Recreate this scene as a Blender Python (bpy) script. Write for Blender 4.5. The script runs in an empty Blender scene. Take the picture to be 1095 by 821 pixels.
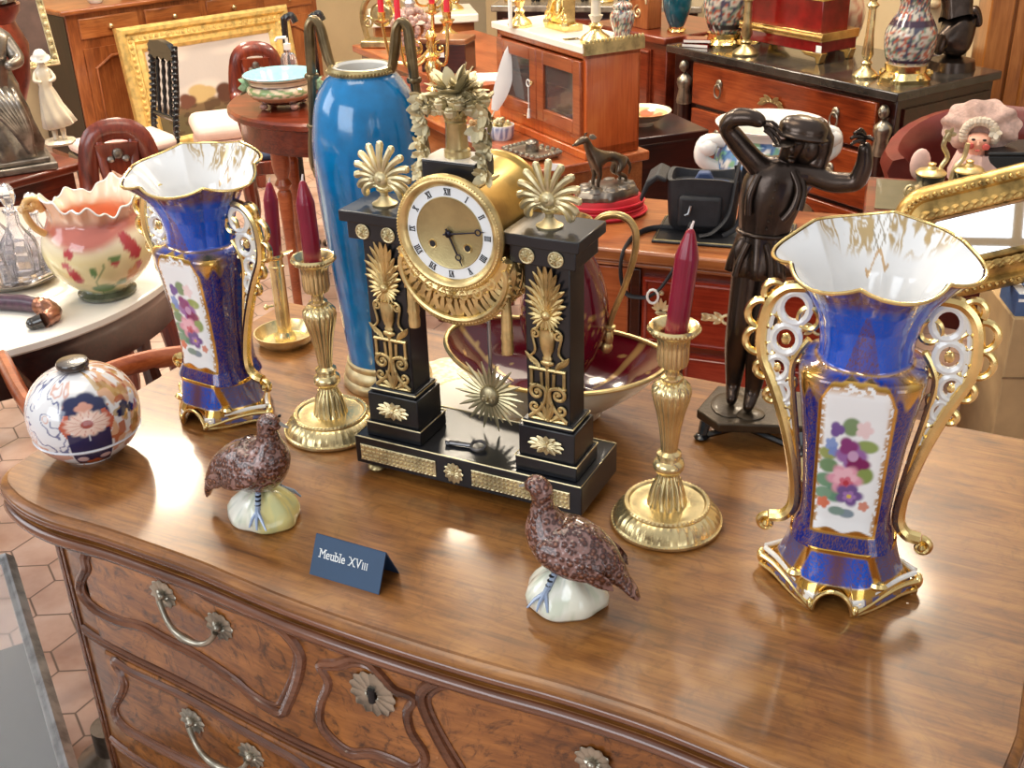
import bpy, math, random
import numpy as np
from mathutils import Vector, Matrix
random.seed(7)
PI = math.pi
SC = bpy.context.scene
COL = SC.collection
# ---------------------------------------------------------------- camera
F_PX, PITCH, ROLL, CAM_Z, IW, IH = 1200.0, math.radians(27), math.radians(-1.8), 1.60, 1095, 821
_fw = Vector((0, math.cos(PITCH), -math.sin(PITCH)))
_r0, _u0 = Vector((1, 0, 0)), Vector((0, math.sin(PITCH), math.cos(PITCH)))
_rt = math.cos(ROLL) * _r0 + math.sin(ROLL) * _u0
_up = -math.sin(ROLL) * _r0 + math.cos(ROLL) * _u0
cam = bpy.data.cameras.new('camera')
cam.sensor_width = 36
cam.lens = 36 * F_PX / IW
cam.clip_start = 0.05
camo = bpy.data.objects.new('camera', cam)
COL.objects.link(camo)
mw = Matrix.Identity(4)
for i in range(3):
    mw[i][0], mw[i][1], mw[i][2] = _rt[i], _up[i], -_fw[i]
mw[2][3] = CAM_Z
camo.matrix_world = mw
SC.camera = camo


def ray(x, y):
    return _fw + (x - IW / 2) / F_PX * _rt + (IH / 2 - y) / F_PX * _up


def onz(x, y, z):
    d = ray(x, y)
    t = (z - CAM_Z) / d.z
    return Vector((d.x * t, d.y * t, z))


def ony(x, y, Y):
    d = ray(x, y)
    t = Y / d.y
    return Vector((d.x * t, Y, CAM_Z + d.z * t))


# ---------------------------------------------------------------- materials
def s2l(c):
    return tuple((v / 12.92 if v <= .04045 else ((v + .055) / 1.055) ** 2.4) for v in c)


def rgb(r, g, b):
    return s2l((r / 255, g / 255, b / 255))


class NT:
    def __init__(s, name):
        s.m = bpy.data.materials.new(name)
        s.m.use_nodes = True
        s.t = s.m.node_tree
        s.b = s.t.nodes['Principled BSDF']

    def n(s, typ, **kw):
        nd = s.t.nodes.new(typ)
        for k, v in kw.items():
            if k.startswith('i_'):
                nd.inputs[k[2:].replace('_', ' ')].default_value = v
            else:
                setattr(nd, k, v)
        return nd

    def l(s, a, b):
        s.t.links.new(a, b)

    def set(s, **kw):
        for k, v in kw.items():
            s.b.inputs[k.replace('_', ' ')].default_value = v

    def ramp(s, fac, stops):
        r = s.n('ShaderNodeValToRGB')
        e = r.color_ramp.elements
        while len(e) < len(stops):
            e.new(.5)
        for el, (p, c) in zip(e, stops):
            el.position = p
            el.color = (*c, 1)
        s.l(fac, r.inputs['Fac'])
        return r.outputs['Color']

    def coords(s, scale=(1, 1, 1), rot=(0, 0, 0)):
        tc = s.n('ShaderNodeTexCoord')
        mp = s.n('ShaderNodeMapping')
        mp.inputs['Scale'].default_value = scale
        mp.inputs['Rotation'].default_value = rot
        s.l(tc.outputs['Object'], mp.inputs['Vector'])
        return mp.outputs['Vector']

    def noise(s, vec, scale, detail=4, rough=.55, dist=0):
        nd = s.n('ShaderNodeTexNoise')
        nd.inputs['Scale'].default_value = scale
        nd.inputs['Detail'].default_value = detail
        nd.inputs['Roughness'].default_value = rough
        nd.inputs['Distortion'].default_value = dist
        s.l(vec, nd.inputs['Vector'])
        return nd.outputs['Fac']

    def bump(s, h, strength, dist=.002):
        b = s.n('ShaderNodeBump')
        b.inputs['Strength'].default_value = strength
        b.inputs['Distance'].default_value = dist
        s.l(h, b.inputs['Height'])
        s.l(b.outputs['Normal'], s.b.inputs['Normal'])


def plain(name, c, rough=.5, metal=0, coat=0, var=.25, vs=18, bump=0, bs=200, **kw):
    t = NT(name)
    v = t.coords()
    f = t.noise(v, vs)
    a = tuple(x * (1 - var) for x in c)
    b = tuple(min(1, x * (1 + var)) for x in c)
    t.l(t.ramp(f, [(.3, a), (.7, b)]), t.b.inputs['Base Color'])
    t.set(Roughness=rough, Metallic=metal)
    t.b.inputs['Coat Weight'].default_value = coat
    t.b.inputs['Coat Roughness'].default_value = .06
    for k, x in kw.items():
        t.b.inputs[k.replace('_', ' ')].default_value = x
    if bump:
        t.bump(t.noise(v, bs, 3), bump)
    return t.m


def wood(name, dark, mid, light, scale=6, axis='x', rough=.3, coat=.5, burl=0.0, coatr=.12):
    t = NT(name)
    k = {'x': (.12, 1, 1), 'y': (1, .12, 1), 'z': (1, 1, .12)}[axis]
    v = t.coords(k)
    g = t.noise(v, scale * 11, 9, .68, .9)
    v2 = t.coords(tuple(.35 + .65 * q for q in k))
    big = t.noise(v2, scale * 1.1, 3, .5, 1.8 + burl * 2)
    fine = t.noise(t.coords(tuple(q if q == 1 else .035 for q in k)), scale * 34, 4, .6, .3)
    add = t.n('ShaderNodeMath', operation='MULTIPLY_ADD')
    t.l(big, add.inputs[0])
    add.inputs[1].default_value = .42
    mf = t.n('ShaderNodeMath', operation='MULTIPLY')
    t.l(fine, mf.inputs[0])
    mf.inputs[1].default_value = .26
    mul = t.n('ShaderNodeMath', operation='MULTIPLY_ADD')
    t.l(g, mul.inputs[0])
    mul.inputs[1].default_value = .32
    t.l(mf.outputs[0], mul.inputs[2])
    t.l(mul.outputs[0], add.inputs[2])
    col = t.ramp(add.outputs[0], [(.36, dark), (.48, mid), (.60, light)])
    if burl:
        v3 = t.coords()
        k1 = t.noise(v3, 22, 7, .72, 3.2)
        kc = t.ramp(k1, [(.50, (0, 0, 0)), (.64, (1, 1, 1))])
        mx = t.n('ShaderNodeMix', data_type='RGBA')
        sc = t.n('ShaderNodeMath', operation='MULTIPLY')
        t.l(kc, sc.inputs[0])
        sc.inputs[1].default_value = burl
        t.l(sc.outputs[0], mx.inputs['Factor'])
        t.l(col, mx.inputs['A'])
        mx.inputs['B'].default_value = (*[q * .45 for q in dark], 1)
        col = mx.outputs['Result']
    t.l(col, t.b.inputs['Base Color'])
    t.set(Roughness=rough)
    t.b.inputs['Coat Weight'].default_value = coat
    t.b.inputs['Coat Roughness'].default_value = coatr
    t.bump(g, .12, .001)
    return t.m


def painted(name, rough=.15, coat=.6, bump=0, bs=60, metal_rough=.22):
    """colour attribute 'Col' (pattern of the glaze itself); alpha = gilding"""
    t = NT(name)
    a = t.n('ShaderNodeAttribute', attribute_name='Col')
    t.l(a.outputs['Color'], t.b.inputs['Base Color'])
    t.l(a.outputs['Alpha'], t.b.inputs['Metallic'])
    t.set(Roughness=rough)
    t.b.inputs['Coat Weight'].default_value = coat
    t.b.inputs['Coat Roughness'].default_value = .04
    if bump:
        t.bump(t.noise(t.coords(), bs, 3), bump)
    return t.m


def gilt(name, c, rough=.28, bump=.25, bs=160, dark=.45, vs=30):
    t = NT(name)
    v = t.coords()
    f = t.noise(v, vs, 5)
    t.l(t.ramp(f, [(.3, tuple(x * dark for x in c)), (.55, c), (.8, tuple(min(1, x * 1.12) for x in c))]), t.b.inputs['Base Color'])
    t.set(Roughness=rough, Metallic=.86 if rough > .25 else 1)
    if bump:
        t.bump(t.noise(v, bs, 3), bump, .001)
    return t.m


def glassy(name, tint=(.95, .97, 1), rough=.03):
    t = NT(name)
    t.set(Roughness=rough)
    t.b.inputs['Base Color'].default_value = (*tint, 1)
    t.b.inputs['Transmission Weight'].default_value = .92
    t.b.inputs['IOR'].default_value = 1.45
    return t.m


M = {}
M['walnut_top'] = wood('walnut_top', rgb(78, 44, 16), rgb(128, 80, 34), rgb(160, 108, 52), 7, 'x', .36, .32, .3, .10)
M['walnut'] = wood('walnut', rgb(76, 40, 16), rgb(118, 70, 30), rgb(148, 94, 46), 6, 'x', .36, .35, .3)
M['burl'] = wood('burl_walnut', rgb(90, 48, 16), rgb(138, 82, 34), rgb(172, 108, 50), 6, 'x', .35, .35, .9)
M['moulding'] = wood('moulding_walnut', rgb(62, 33, 19), rgb(100, 58, 35), rgb(128, 80, 54), 6, 'x', .27, .7)
M['gold'] = gilt('gilt_bronze', (.80, .60, .27), .36, .3, 160, .5)
M['gold_bright'] = gilt('bright_gilding', (.93, .70, .30), .22, .1, 160, .7)
M['gold_pale'] = gilt('pale_gilt_bronze', (.78, .66, .39), .44, .35, 160, .5)
M['gold_old'] = gilt('drum_gilding', (.46, .30, .08), .32, .06, 90, .6)
M['brass'] = gilt('polished_brass', (.84, .67, .34), .255, .12, 160, .6)
M['brass_old'] = gilt('aged_brass', (.55, .44, .22), .32, .2)
M['bronze'] = gilt('dark_bronze', (.085, .062, .05), .27, .25, 120, .5)
M['bronze_handle'] = gilt('bronze_handle', (.26, .19, .10), .3, .2, 120, .4)
M['bronze_grey'] = gilt('grey_bronze', (.30, .26, .22), .3, .4, 60, .4)
M['steel'] = gilt('steel', (.45, .46, .48), .3, .05)
M['dull_metal'] = gilt('dull_mount', (.42, .38, .30), .3, .3)
M['black_marble'] = plain('black_marble', (.008, .009, .012), .3, 0, .2, .4, 30)
M['slate_top'] = plain('dark_marble_top', rgb(52, 48, 44), .16, 0, .5, .6, 14)
M['candle'] = plain('red_wax', rgb(128, 10, 44), .32, 0, .25, .12, 30, **{'Subsurface_Weight': .15})
M['candle_red'] = plain('bright_red_wax', rgb(214, 40, 60), .4, 0, .2, .1)
M['wick'] = plain('wick', rgb(225, 210, 205), .8)
M['enamel'] = plain('white_enamel', rgb(235, 240, 242), .15, 0, .6, .03)
M['dial_gold'] = gilt('dial_gilding', (.46, .37, .18), .42, .35, 500, .8)
M['ink'] = plain('black_ink', (.006, .006, .008), .5)
M['blue_glaze'] = plain('turquoise_glaze', rgb(0, 120, 182), .16, 0, .8, .14, 60, .05, 300)
M['white_china'] = plain('white_porcelain', rgb(238, 236, 230), .15, 0, .7, .04)
M['cream_china'] = plain('cream_porcelain', rgb(232, 220, 196), .2, 0, .6, .08)
M['painted'] = painted('painted_porcelain')
M['painted_bisque'] = painted('painted_bisque', .4, .2, .2)
M['burgundy'] = plain('burgundy_glaze', rgb(104, 8, 26), .12, 0, .8, .12)
M['card'] = plain('blue_card', rgb(22, 60, 94), .5, 0, .05, .08)
M['lettering'] = plain('white_lettering', rgb(236, 240, 240), .6, 0, 0, .02)
M['mahogany'] = wood('mahogany', rgb(52, 15, 8), rgb(104, 36, 18), rgb(138, 58, 30), 5, 'z', .28, .4)
M['mahogany_x'] = wood('mahogany_boards', rgb(52, 16, 8), rgb(100, 36, 18), rgb(132, 56, 30), 5, 'x', .28, .4)
M['mahogany_dark'] = wood('dark_mahogany', rgb(26, 10, 8), rgb(48, 18, 13), rgb(68, 28, 19), 5, 'x', .28, .4)
M['cherry'] = wood('cherry', rgb(98, 48, 22), rgb(140, 78, 38), rgb(170, 104, 56), 5, 'x', .33, .35)
M['cherry_z'] = wood('cherry_upright', rgb(98, 48, 22), rgb(138, 76, 38), rgb(168, 102, 56), 5, 'z', .33, .35)
M['honey'] = wood('honey_oak', rgb(128, 72, 26), rgb(160, 96, 40), rgb(184, 118, 58), 5, 'z', .36, .3)
M['orange_wood'] = wood('orange_fruitwood', rgb(116, 48, 20), rgb(152, 74, 36), rgb(178, 98, 54), 5, 'x', .3, .45)
M['ebony'] = plain('black_lacquer', (.010, .011, .012), .25, 0, .5, .3)
M['marble_white'] = plain('white_marble', rgb(240, 234, 222), .2, 0, .5, .06, 6)
M['glass'] = glassy('clear_glass')
M['crystal'] = glassy('cut_crystal', (.98, .96, 1), .02)
M['upholstery'] = plain('pink_white_upholstery', rgb(240, 214, 204), .8, 0, 0, .08, 12, .2, 300)
M['petit_point'] = plain('rose_upholstery', rgb(214, 150, 150), .8, 0, 0, .25, 26, .3, 300)
M['leather_black'] = plain('black_leather', (.012, .012, .014), .42, 0, .1, .3, 20, .5, 260)
M['leather_red'] = plain('oxblood_leather', rgb(108, 42, 36), .35, 0, .15, .2, 10, .2, 200)
M['nylon_blue'] = plain('blue_lining', rgb(52, 68, 104), .6)
M['nylon_black'] = plain('black_nylon', (.016, .016, .019), .6, 0, 0, .3, 40, .4, 400)
M['velvet'] = plain('red_velvet', rgb(178, 14, 28), .6, 0, 0, .3, 16, .2, 300)
M['red_lacquer'] = plain('red_tortoiseshell', rgb(120, 16, 16), .2, 0, .5, .3, 26)
M['paper'] = plain('white_paper', rgb(242, 240, 236), .8, 0, 0, .03)
M['teal'] = plain('teal_glaze', rgb(18, 84, 100), .15, 0, .6, .35, 24)
M['skin'] = plain('doll_skin', rgb(236, 176, 150), .5, 0, .1, .1)
M['lace'] = plain('pink_lace', rgb(206, 172, 158), .85, 0, 0, .22, 70, .8, 160)
M['cardboard'] = plain('cardboard', rgb(176, 146, 104), .85, 0, 0, .1)
M['wall'] = plain('wall_paint', rgb(196, 176, 140), .9, 0, 0, .06, 4)
M['baize'] = plain('grey_green_leather_top', rgb(96, 90, 66), .4, 0, .2, .15, 20)
M['grey_cloth'] = plain('grey_cloth', rgb(120, 116, 112), .9)


def floor_mat():
    t = NT('hexagon_terracotta')
    tc = t.coords((1, 1, 1), (0, 0, .5))
    sep = t.n('ShaderNodeSeparateXYZ')
    t.l(tc, sep.inputs[0])
    # hexagonal cells: two interleaved rectangular lattices
    S = .13

    def mth(op, a, b=None):
        nd = t.n('ShaderNodeMath', operation=op)
        for i, q in enumerate((a, b)):
            if q is None:
                continue
            if isinstance(q, (int, float)):
                nd.inputs[i].default_value = q
            else:
                t.l(q, nd.inputs[i])
        return nd.outputs[0]
    x, y = mth('DIVIDE', sep.outputs[0], S), mth('DIVIDE', sep.outputs[1], S * 1.7320508)

    def lat(ox, oy):
        a = mth('SUBTRACT', mth('FRACT', mth('ADD', x, ox)), .5)
        b = mth('MULTIPLY', mth('SUBTRACT', mth('FRACT', mth('ADD', y, oy)), .5), 1.7320508)
        d = mth('SQRT', mth('ADD', mth('MULTIPLY', a, a), mth('MULTIPLY', b, b)))
        aa, bb = mth('ABSOLUTE', a), mth('ABSOLUTE', b)
        hx = mth('MAXIMUM', aa, mth('ADD', mth('MULTIPLY', aa, .5), mth('MULTIPLY', bb, .8660254)))
        return hx
    e = mth('MINIMUM', lat(10, 10), lat(10.5, 10.5))
    nz = t.noise(t.coords(), 7, 4)
    c = t.ramp(nz, [(.3, rgb(172, 134, 116)), (.55, rgb(198, 166, 150)), (.75, rgb(212, 188, 176))])
    g = t.ramp(e, [(.475, (1, 1, 1)), (.492, (0, 0, 0))])
    mx = t.n('ShaderNodeMix', data_type='RGBA')
    t.l(g, mx.inputs['Factor'])
    mx.inputs['A'].default_value = (*rgb(110, 92, 82), 1)
    t.l(c, mx.inputs['B'])
    t.l(mx.outputs['Result'], t.b.inputs['Base Color'])
    t.set(Roughness=.35)
    t.b.inputs['Coat Weight'].default_value = .2
    t.bump(g, .4, .002)
    return t.m


def feather_mat():
    t = NT('feathered_glaze')
    v = t.coords((1, 1, 1))
    vo = t.n('ShaderNodeTexVoronoi', feature='F1')
    vo.inputs['Scale'].default_value = 170
    t.l(v, vo.inputs['Vector'])
    f = t.noise(v, 45, 4)
    c1 = t.ramp(vo.outputs['Distance'], [(.10, rgb(172, 122, 96)), (.30, rgb(112, 62, 44)), (.52, rgb(70, 36, 28)), (.70, rgb(160, 124, 116))])
    c2 = t.ramp(f, [(.35, rgb(140, 110, 100)), (.65, rgb(240, 224, 218))])
    mx = t.n('ShaderNodeMix', data_type='RGBA', blend_type='MULTIPLY')
    mx.inputs['Factor'].default_value = .6
    t.l(c1, mx.inputs['A'])
    t.l(c2, mx.inputs['B'])
    t.l(mx.outputs['Result'], t.b.inputs['Base Color'])
    t.set(Roughness=.16)
    t.b.inputs['Coat Weight'].default_value = .9
    t.b.inputs['Coat Roughness'].default_value = .05
    inv = t.n('ShaderNodeMath', operation='SUBTRACT')
    inv.inputs[0].default_value = 1
    t.l(vo.outputs['Distance'], inv.inputs[1])
    t.bump(inv.outputs[0], .8, .003)
    return t.m


M['gilt_wood'] = gilt('gilt_wood', (.86, .62, .22), .42, .4, 120, .6)
M['gilt_wood'].node_tree.nodes['Principled BSDF'].inputs['Metallic'].default_value = .55
M['floor'] = floor_mat()
M['feather'] = feather_mat()


# ---------------------------------------------------------------- mesh builder
def fan(n):
    return [(math.cos(2 * PI * i / n), math.sin(2 * PI * i / n)) for i in range(n)]


def cr(pts, k=6, closed=False):
    """Catmull-Rom through points (tuples of any length)"""
    P = [np.array(p, float) for p in pts]
    n = len(P)
    out = []
    rng = range(n) if closed else range(n - 1)
    for i in rng:
        if closed:
            a, b, c, d = P[(i - 1) % n], P[i], P[(i + 1) % n], P[(i + 2) % n]
        else:
            a, b, c, d = P[max(i - 1, 0)], P[i], P[i + 1], P[min(i + 2, n - 1)]
        for j in range(k):
            t = j / k
            out.append(.5 * ((2 * b) + (c - a) * t + (2 * a - 5 * b + 4 * c - d) * t * t + (3 * b - a - 3 * c + d) * t ** 3))
    if not closed:
        out.append(P[-1])
    return [tuple(float(q) for q in p) for p in out]


def XF(loc=(0, 0, 0), rz=0, rx=0, ry=0, s=1):
    sv = s if isinstance(s, (tuple, list)) else (s, s, s)
    return (Matrix.Translation(loc) @ Matrix.Rotation(rz, 4, 'Z') @ Matrix.Rotation(ry, 4, 'Y')
            @ Matrix.Rotation(rx, 4, 'X') @ Matrix.Diagonal((*sv, 1)))


class MB:
    def __init__(s, X=None):
        s.v, s.f, s.mi, s.X = [], [], [], X

    def add(s, vs, fs, m=0, X=None):
        o = len(s.v)
        for A in (X, s.X):
            if A is not None:
                vs = [A @ Vector(p) for p in vs]
        s.v += [tuple(p) for p in vs]
        s.f += [tuple(i + o for i in f) for f in fs]
        s.mi += [m] * len(fs)
        return s

    def box(s, x0, x1, y0, y1, z0, z1, m=0, X=None):
        vs = [(x, y, z) for z in (z0, z1) for y in (y0, y1) for x in (x0, x1)]
        return s.add(vs, [(0, 2, 3, 1), (4, 5, 7, 6), (0, 1, 5, 4), (2, 6, 7, 3), (0, 4, 6, 2), (1, 3, 7, 5)], m, X)

    def lathe(s, prof, n=32, c=(0, 0, 0), m=0, rf=None, X=None, sx=1, sy=1):
        vs, fs, rows = [], [], []
        for r, z in prof:
            if r < 1e-5:
                rows.append([len(vs)])
                vs.append((c[0], c[1], c[2] + z))
            else:
                row = []
                for i in range(n):
                    a = 2 * PI * i / n
                    q = r * (rf(a, z) if rf else 1)
                    row.append(len(vs))
                    vs.append((c[0] + q * math.cos(a) * sx, c[1] + q * math.sin(a) * sy, c[2] + z))
                rows.append(row)
        for A, B in zip(rows, rows[1:]):
            la, lb = len(A), len(B)
            for i in range(n):
                j = (i + 1) % n
                if la == 1 and lb == 1:
                    continue
                if la == 1:
                    fs.append((A[0], B[j], B[i]))
                elif lb == 1:
                    fs.append((A[i], A[j], B[0]))
                else:
                    fs.append((A[i], A[j], B[j], B[i]))
        return s.add(vs, fs, m, X)

    def tube(s, pts, r, n=8, m=0, closed=False, X=None, flat=1.0, caps=True):
        P = [Vector(p) for p in pts]
        k = len(P)
        R = list(r) if hasattr(r, '__len__') else [r] * k
        T = []
        for i in range(k):
            a = P[(i - 1) % k] if (closed or i) else P[i]
            b = P[(i + 1) % k] if (closed or i < k - 1) else P[i]
            d = b - a
            T.append(d.normalized() if d.length > 1e-9 else Vector((0, 0, 1)))
        up = Vector((0, 1, 0)) if abs(T[0].y) < .9 else Vector((1, 0, 0))
        N = (up - T[0] * up.dot(T[0])).normalized()
        vs, fs = [], []
        for i in range(k):
            N = (N - T[i] * N.dot(T[i]))
            N = N.normalized() if N.length > 1e-6 else T[i].orthogonal().normalized()
            B = T[i].cross(N)
            for a, b in fan(n):
                vs.append(P[i] + N * (a * R[i] * flat) + B * (b * R[i]))
        for i in range(k if closed else k - 1):
            j = (i + 1) % k
            for q in range(n):
                w = (q + 1) % n
                fs.append((i * n + q, i * n + w, j * n + w, j * n + q))
        if not closed and caps:
            fs.append(tuple(range(n - 1, -1, -1)))
            fs.append(tuple((k - 1) * n + q for q in range(n)))
        return s.add(vs, fs, m, X)

    def ell(s, c, r, n=12, m=0, X=None):
        r = r if hasattr(r, '__len__') else (r, r, r)
        h = max(4, n // 2)
        pr = [(max(0, math.sin(PI * i / h)), -math.cos(PI * i / h)) for i in range(h + 1)]
        pr[0], pr[-1] = (0, -1), (0, 1)
        A = Matrix.Translation(c) @ Matrix.Diagonal((*r, 1))
        return s.lathe(pr, n, m=m, X=(X @ A) if X is not None else A)

    def leaf(s, p, d, l, w, t, m=0, nrm=(0, -1, 0), curl=0.0, k=6, X=None):
        """leaf/petal blade starting at p along d"""
        p, d, nn = Vector(p), Vector(d).normalized(), Vector(nrm)
        sd = d.cross(nn)
        sd = sd.normalized() if sd.length > 1e-6 else d.orthogonal().normalized()
        nn = sd.cross(d).normalized()
        vs, fs = [], []
        for i in range(k + 1):
            u = i / k
            ww = w * (math.sin(PI * min(1, u * .86 + .10)) ** .8)
            c = p + d * (l * u) + nn * (curl * l * u * u)
            tt = t * (1 - .6 * u)
            vs += [c - sd * ww, c + nn * tt, c + sd * ww, c - nn * tt * .5]
        for i in range(k):
            for q in range(4):
                w_ = (q + 1) % 4
                fs.append((i * 4 + q, i * 4 + w_, i * 4 + 4 + w_, i * 4 + 4 + q))
        fs.append((3, 2, 1, 0))
        fs.append((k * 4, k * 4 + 1, k * 4 + 2, k * 4 + 3))
        return s.add(vs, fs, m, X)

    def prism(s, poly, a, b, m=0, plane='xz', X=None):
        n = len(poly)
        mk = {'xz': lambda p, q: (p[0], q, p[1]), 'xy': lambda p, q: (p[0], p[1], q), 'yz': lambda p, q: (q, p[0], p[1])}[plane]
        vs = [mk(p, a) for p in poly] + [mk(p, b) for p in poly]
        fs = [tuple(range(n)), tuple(range(2 * n - 1, n - 1, -1))]
        fs += [(i, n + i, n + (i + 1) % n, (i + 1) % n) for i in range(n)]
        return s.add(vs, fs, m, X)

    def grid(s, P, m=0, cu=False, cv=False, X=None):
        P = np.asarray(P, float)
        a, b = P.shape[:2]
        fs = []
        for i in range(a if cu else a - 1):
            i2 = (i + 1) % a
            for j in range(b if cv else b - 1):
                j2 = (j + 1) % b
                fs.append((i * b + j, i * b + j2, i2 * b + j2, i2 * b + j))
        return s.add([tuple(p) for p in P.reshape(-1, 3)], fs, m, X)

    def sweep(s, spine, nu=40, nv=24, m=0, X=None):
        """spine: (x,z,half thickness in plane,half width across y); a rounded body of revolution-like skin"""
        sp = np.array(cr(spine, max(2, nu // len(spine))))
        k = len(sp)
        tg = np.gradient(sp[:, :2], axis=0)
        tg /= np.linalg.norm(tg, axis=1)[:, None] + 1e-9
        nr = np.stack([-tg[:, 1], tg[:, 0]], 1)
        a = np.linspace(0, 2 * PI, nv, endpoint=False)
        P = np.zeros((k, nv, 3))
        P[:, :, 0] = sp[:, 0, None] + nr[:, 0, None] * sp[:, 2, None] * np.cos(a)
        P[:, :, 2] = sp[:, 1, None] + nr[:, 1, None] * sp[:, 2, None] * np.cos(a)
        P[:, :, 1] = sp[:, 3, None] * np.sin(a)
        return s.grid(P, m, cv=True, X=X)

    def build(s, name, mats, parent=None, smooth=40, bevel=0, seg=2, fix=True):
        me = bpy.data.meshes.new(name)
        me.from_pydata(s.v, [], s.f)
        mats = mats if isinstance(mats, (list, tuple)) else [mats]
        for q in mats:
            me.materials.append(M[q] if isinstance(q, str) else q)
        me.polygons.foreach_set('material_index', s.mi)
        if fix:
            import bmesh
            bm = bmesh.new()
            bm.from_mesh(me)
            bmesh.ops.recalc_face_normals(bm, faces=bm.faces)
            bm.to_mesh(me)
            bm.free()
        if smooth:
            me.polygons.foreach_set('use_smooth', [True] * len(me.polygons))
            me.set_sharp_from_angle(angle=math.radians(smooth))
        o = bpy.data.objects.new(name, me)
        COL.objects.link(o)
        if parent is not None:
            o.parent = parent
        if bevel:
            b = o.modifiers.new('bevel', 'BEVEL')
            b.width = bevel
            b.segments = seg
            b.limit_method = 'ANGLE'
            b.angle_limit = math.radians(40)
        return o


def skin(vs, es, rs, sub=2):
    """skinned skeleton -> (verts, faces)"""
    me = bpy.data.meshes.new('tmp')
    me.from_pydata(vs, es, [])
    o = bpy.data.objects.new('tmp', me)
    COL.objects.link(o)
    o.modifiers.new('s', 'SKIN')
    for i, d in enumerate(me.skin_vertices[0].data):
        r = rs[i]
        d.radius = r if hasattr(r, '__len__') else (r, r)
        d.use_root = (i == 0)
    q = o.modifiers.new('u', 'SUBSURF')
    q.levels = q.render_levels = sub
    dg = bpy.context.evaluated_depsgraph_get()
    m2 = bpy.data.meshes.new_from_object(o.evaluated_get(dg))
    V = [tuple(v.co) for v in m2.vertices]
    Fc = [tuple(p.vertices) for p in m2.polygons]
    bpy.data.objects.remove(o)
    bpy.data.meshes.remove(me)
    bpy.data.meshes.remove(m2)
    return V, Fc


def paint(o, fn):
    me = o.data
    n = len(me.vertices)
    co = np.empty(n * 3)
    me.vertices.foreach_get('co', co)
    c = fn(co.reshape(-1, 3))
    if c.shape[1] == 3:
        c = np.concatenate([c, np.zeros((n, 1))], 1)
    at = me.color_attributes.new('Col', 'FLOAT_COLOR', 'POINT')
    at.data.foreach_set('color', c.astype(np.float32).ravel())


# ---------------------------------------------------------------- things
def tag(o, label, cat, group=None, kind=None):
    o['label'] = label
    o['category'] = cat
    if group:
        o['group'] = group
    if kind:
        o['kind'] = kind
    return o


def thing(name, label, cat, loc=(0, 0, 0), rz=0, group=None):
    o = bpy.data.objects.new(name, None)
    o.empty_display_size = .05
    COL.objects.link(o)
    o.location = loc
    o.rotation_euler = (0, 0, rz)
    return tag(o, label, cat, group)


def struct(o):
    o['kind'] = 'structure'
    return o


def dup(root, loc, rz=0, label=None, tilt=(0, 0), scale=1):
    r = root.copy()
    COL.objects.link(r)
    r.location = loc
    r.rotation_euler = (tilt[0], tilt[1], rz)
    r.scale = (scale,) * 3
    if label:
        r['label'] = label
    for ch in root.children:
        c = ch.copy()
        COL.objects.link(c)
        c.parent = r
        for g in ch.children:
            d = g.copy()
            COL.objects.link(d)
            d.parent = c
    return r


def lerp(a, b, t):
    return a + (b - a) * t


def sm(a, b, x):
    t = np.clip((x - a) / (b - a + 1e-12), 0, 1)
    return t * t * (3 - 2 * t)


def hsh(x, y, z=0):
    return np.modf(np.abs(np.sin(x * 127.1 + y * 311.7 + z * 74.7) * 43758.5453))[0]


def vnoise(u, v):
    iu, iv = np.floor(u), np.floor(v)
    fu, fv = u - iu, v - iv
    fu, fv = fu * fu * (3 - 2 * fu), fv * fv * (3 - 2 * fv)
    a, b = hsh(iu, iv), hsh(iu + 1, iv)
    c, d = hsh(iu, iv + 1), hsh(iu + 1, iv + 1)
    return (a * (1 - fu) + b * fu) * (1 - fv) + (c * (1 - fu) + d * fu) * fv


def mixc(base, c, k):
    k = np.clip(k, 0, 1)[:, None]
    c = np.asarray(c, float)
    if c.ndim == 1 and c.shape[0] == 3 and base.shape[1] == 4:
        c = np.append(c, 0)
    return base * (1 - k) + c * k


def blob(base, u, v, cu, cv, ru, rv, col, ang=0, pet=0, amp=.25, soft=.15):
    """painted spot/flower in (u,v)"""
    du, dv = u - cu, v - cv
    ca, sa = math.cos(ang), math.sin(ang)
    a, b = (du * ca + dv * sa) / ru, (-du * sa + dv * ca) / rv
    d = np.sqrt(a * a + b * b)
    if pet:
        d = d / (1 - amp + amp * np.abs(np.cos(pet / 2 * np.arctan2(b, a))))
    return mixc(base, col, 1 - sm(1 - soft, 1 + soft, d))
# ================================================================ COMMODE
KO, KA = Vector((-.622, 1.179, 0)), math.radians(-27.4)
KM = Matrix.Translation(KO) @ Matrix.Rotation(KA, 4, 'Z')
TOP = .90
commode = thing('commode', 'carved walnut chest of drawers with serpentine front under all the porcelain', 'chest of drawers', KO, KA)
top_pts = [(-.017, .585), (-.016, .30), (-.015, .05), (-.010, .010), (.006, -.014), (.034, -.030), (.075, -.043), (.128, -.049), (.20, -.047),
           (.27, -.049), (.34, -.052), (.40, -.058), (.466, -.064), (.55, -.067), (.63, -.067), (.70, -.065), (.77, -.061), (.85, -.061),
           (.92, -.067), (.975, -.073), (1.03, -.071), (1.08, -.06), (1.12, -.04), (1.14, -.01), (1.15, .05), (1.15, .585)]
_o = cr(top_pts[2:-1], 4)
outline = [top_pts[0]] + [(a[0], a[1]) for a in _o] + [top_pts[-1]]


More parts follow.
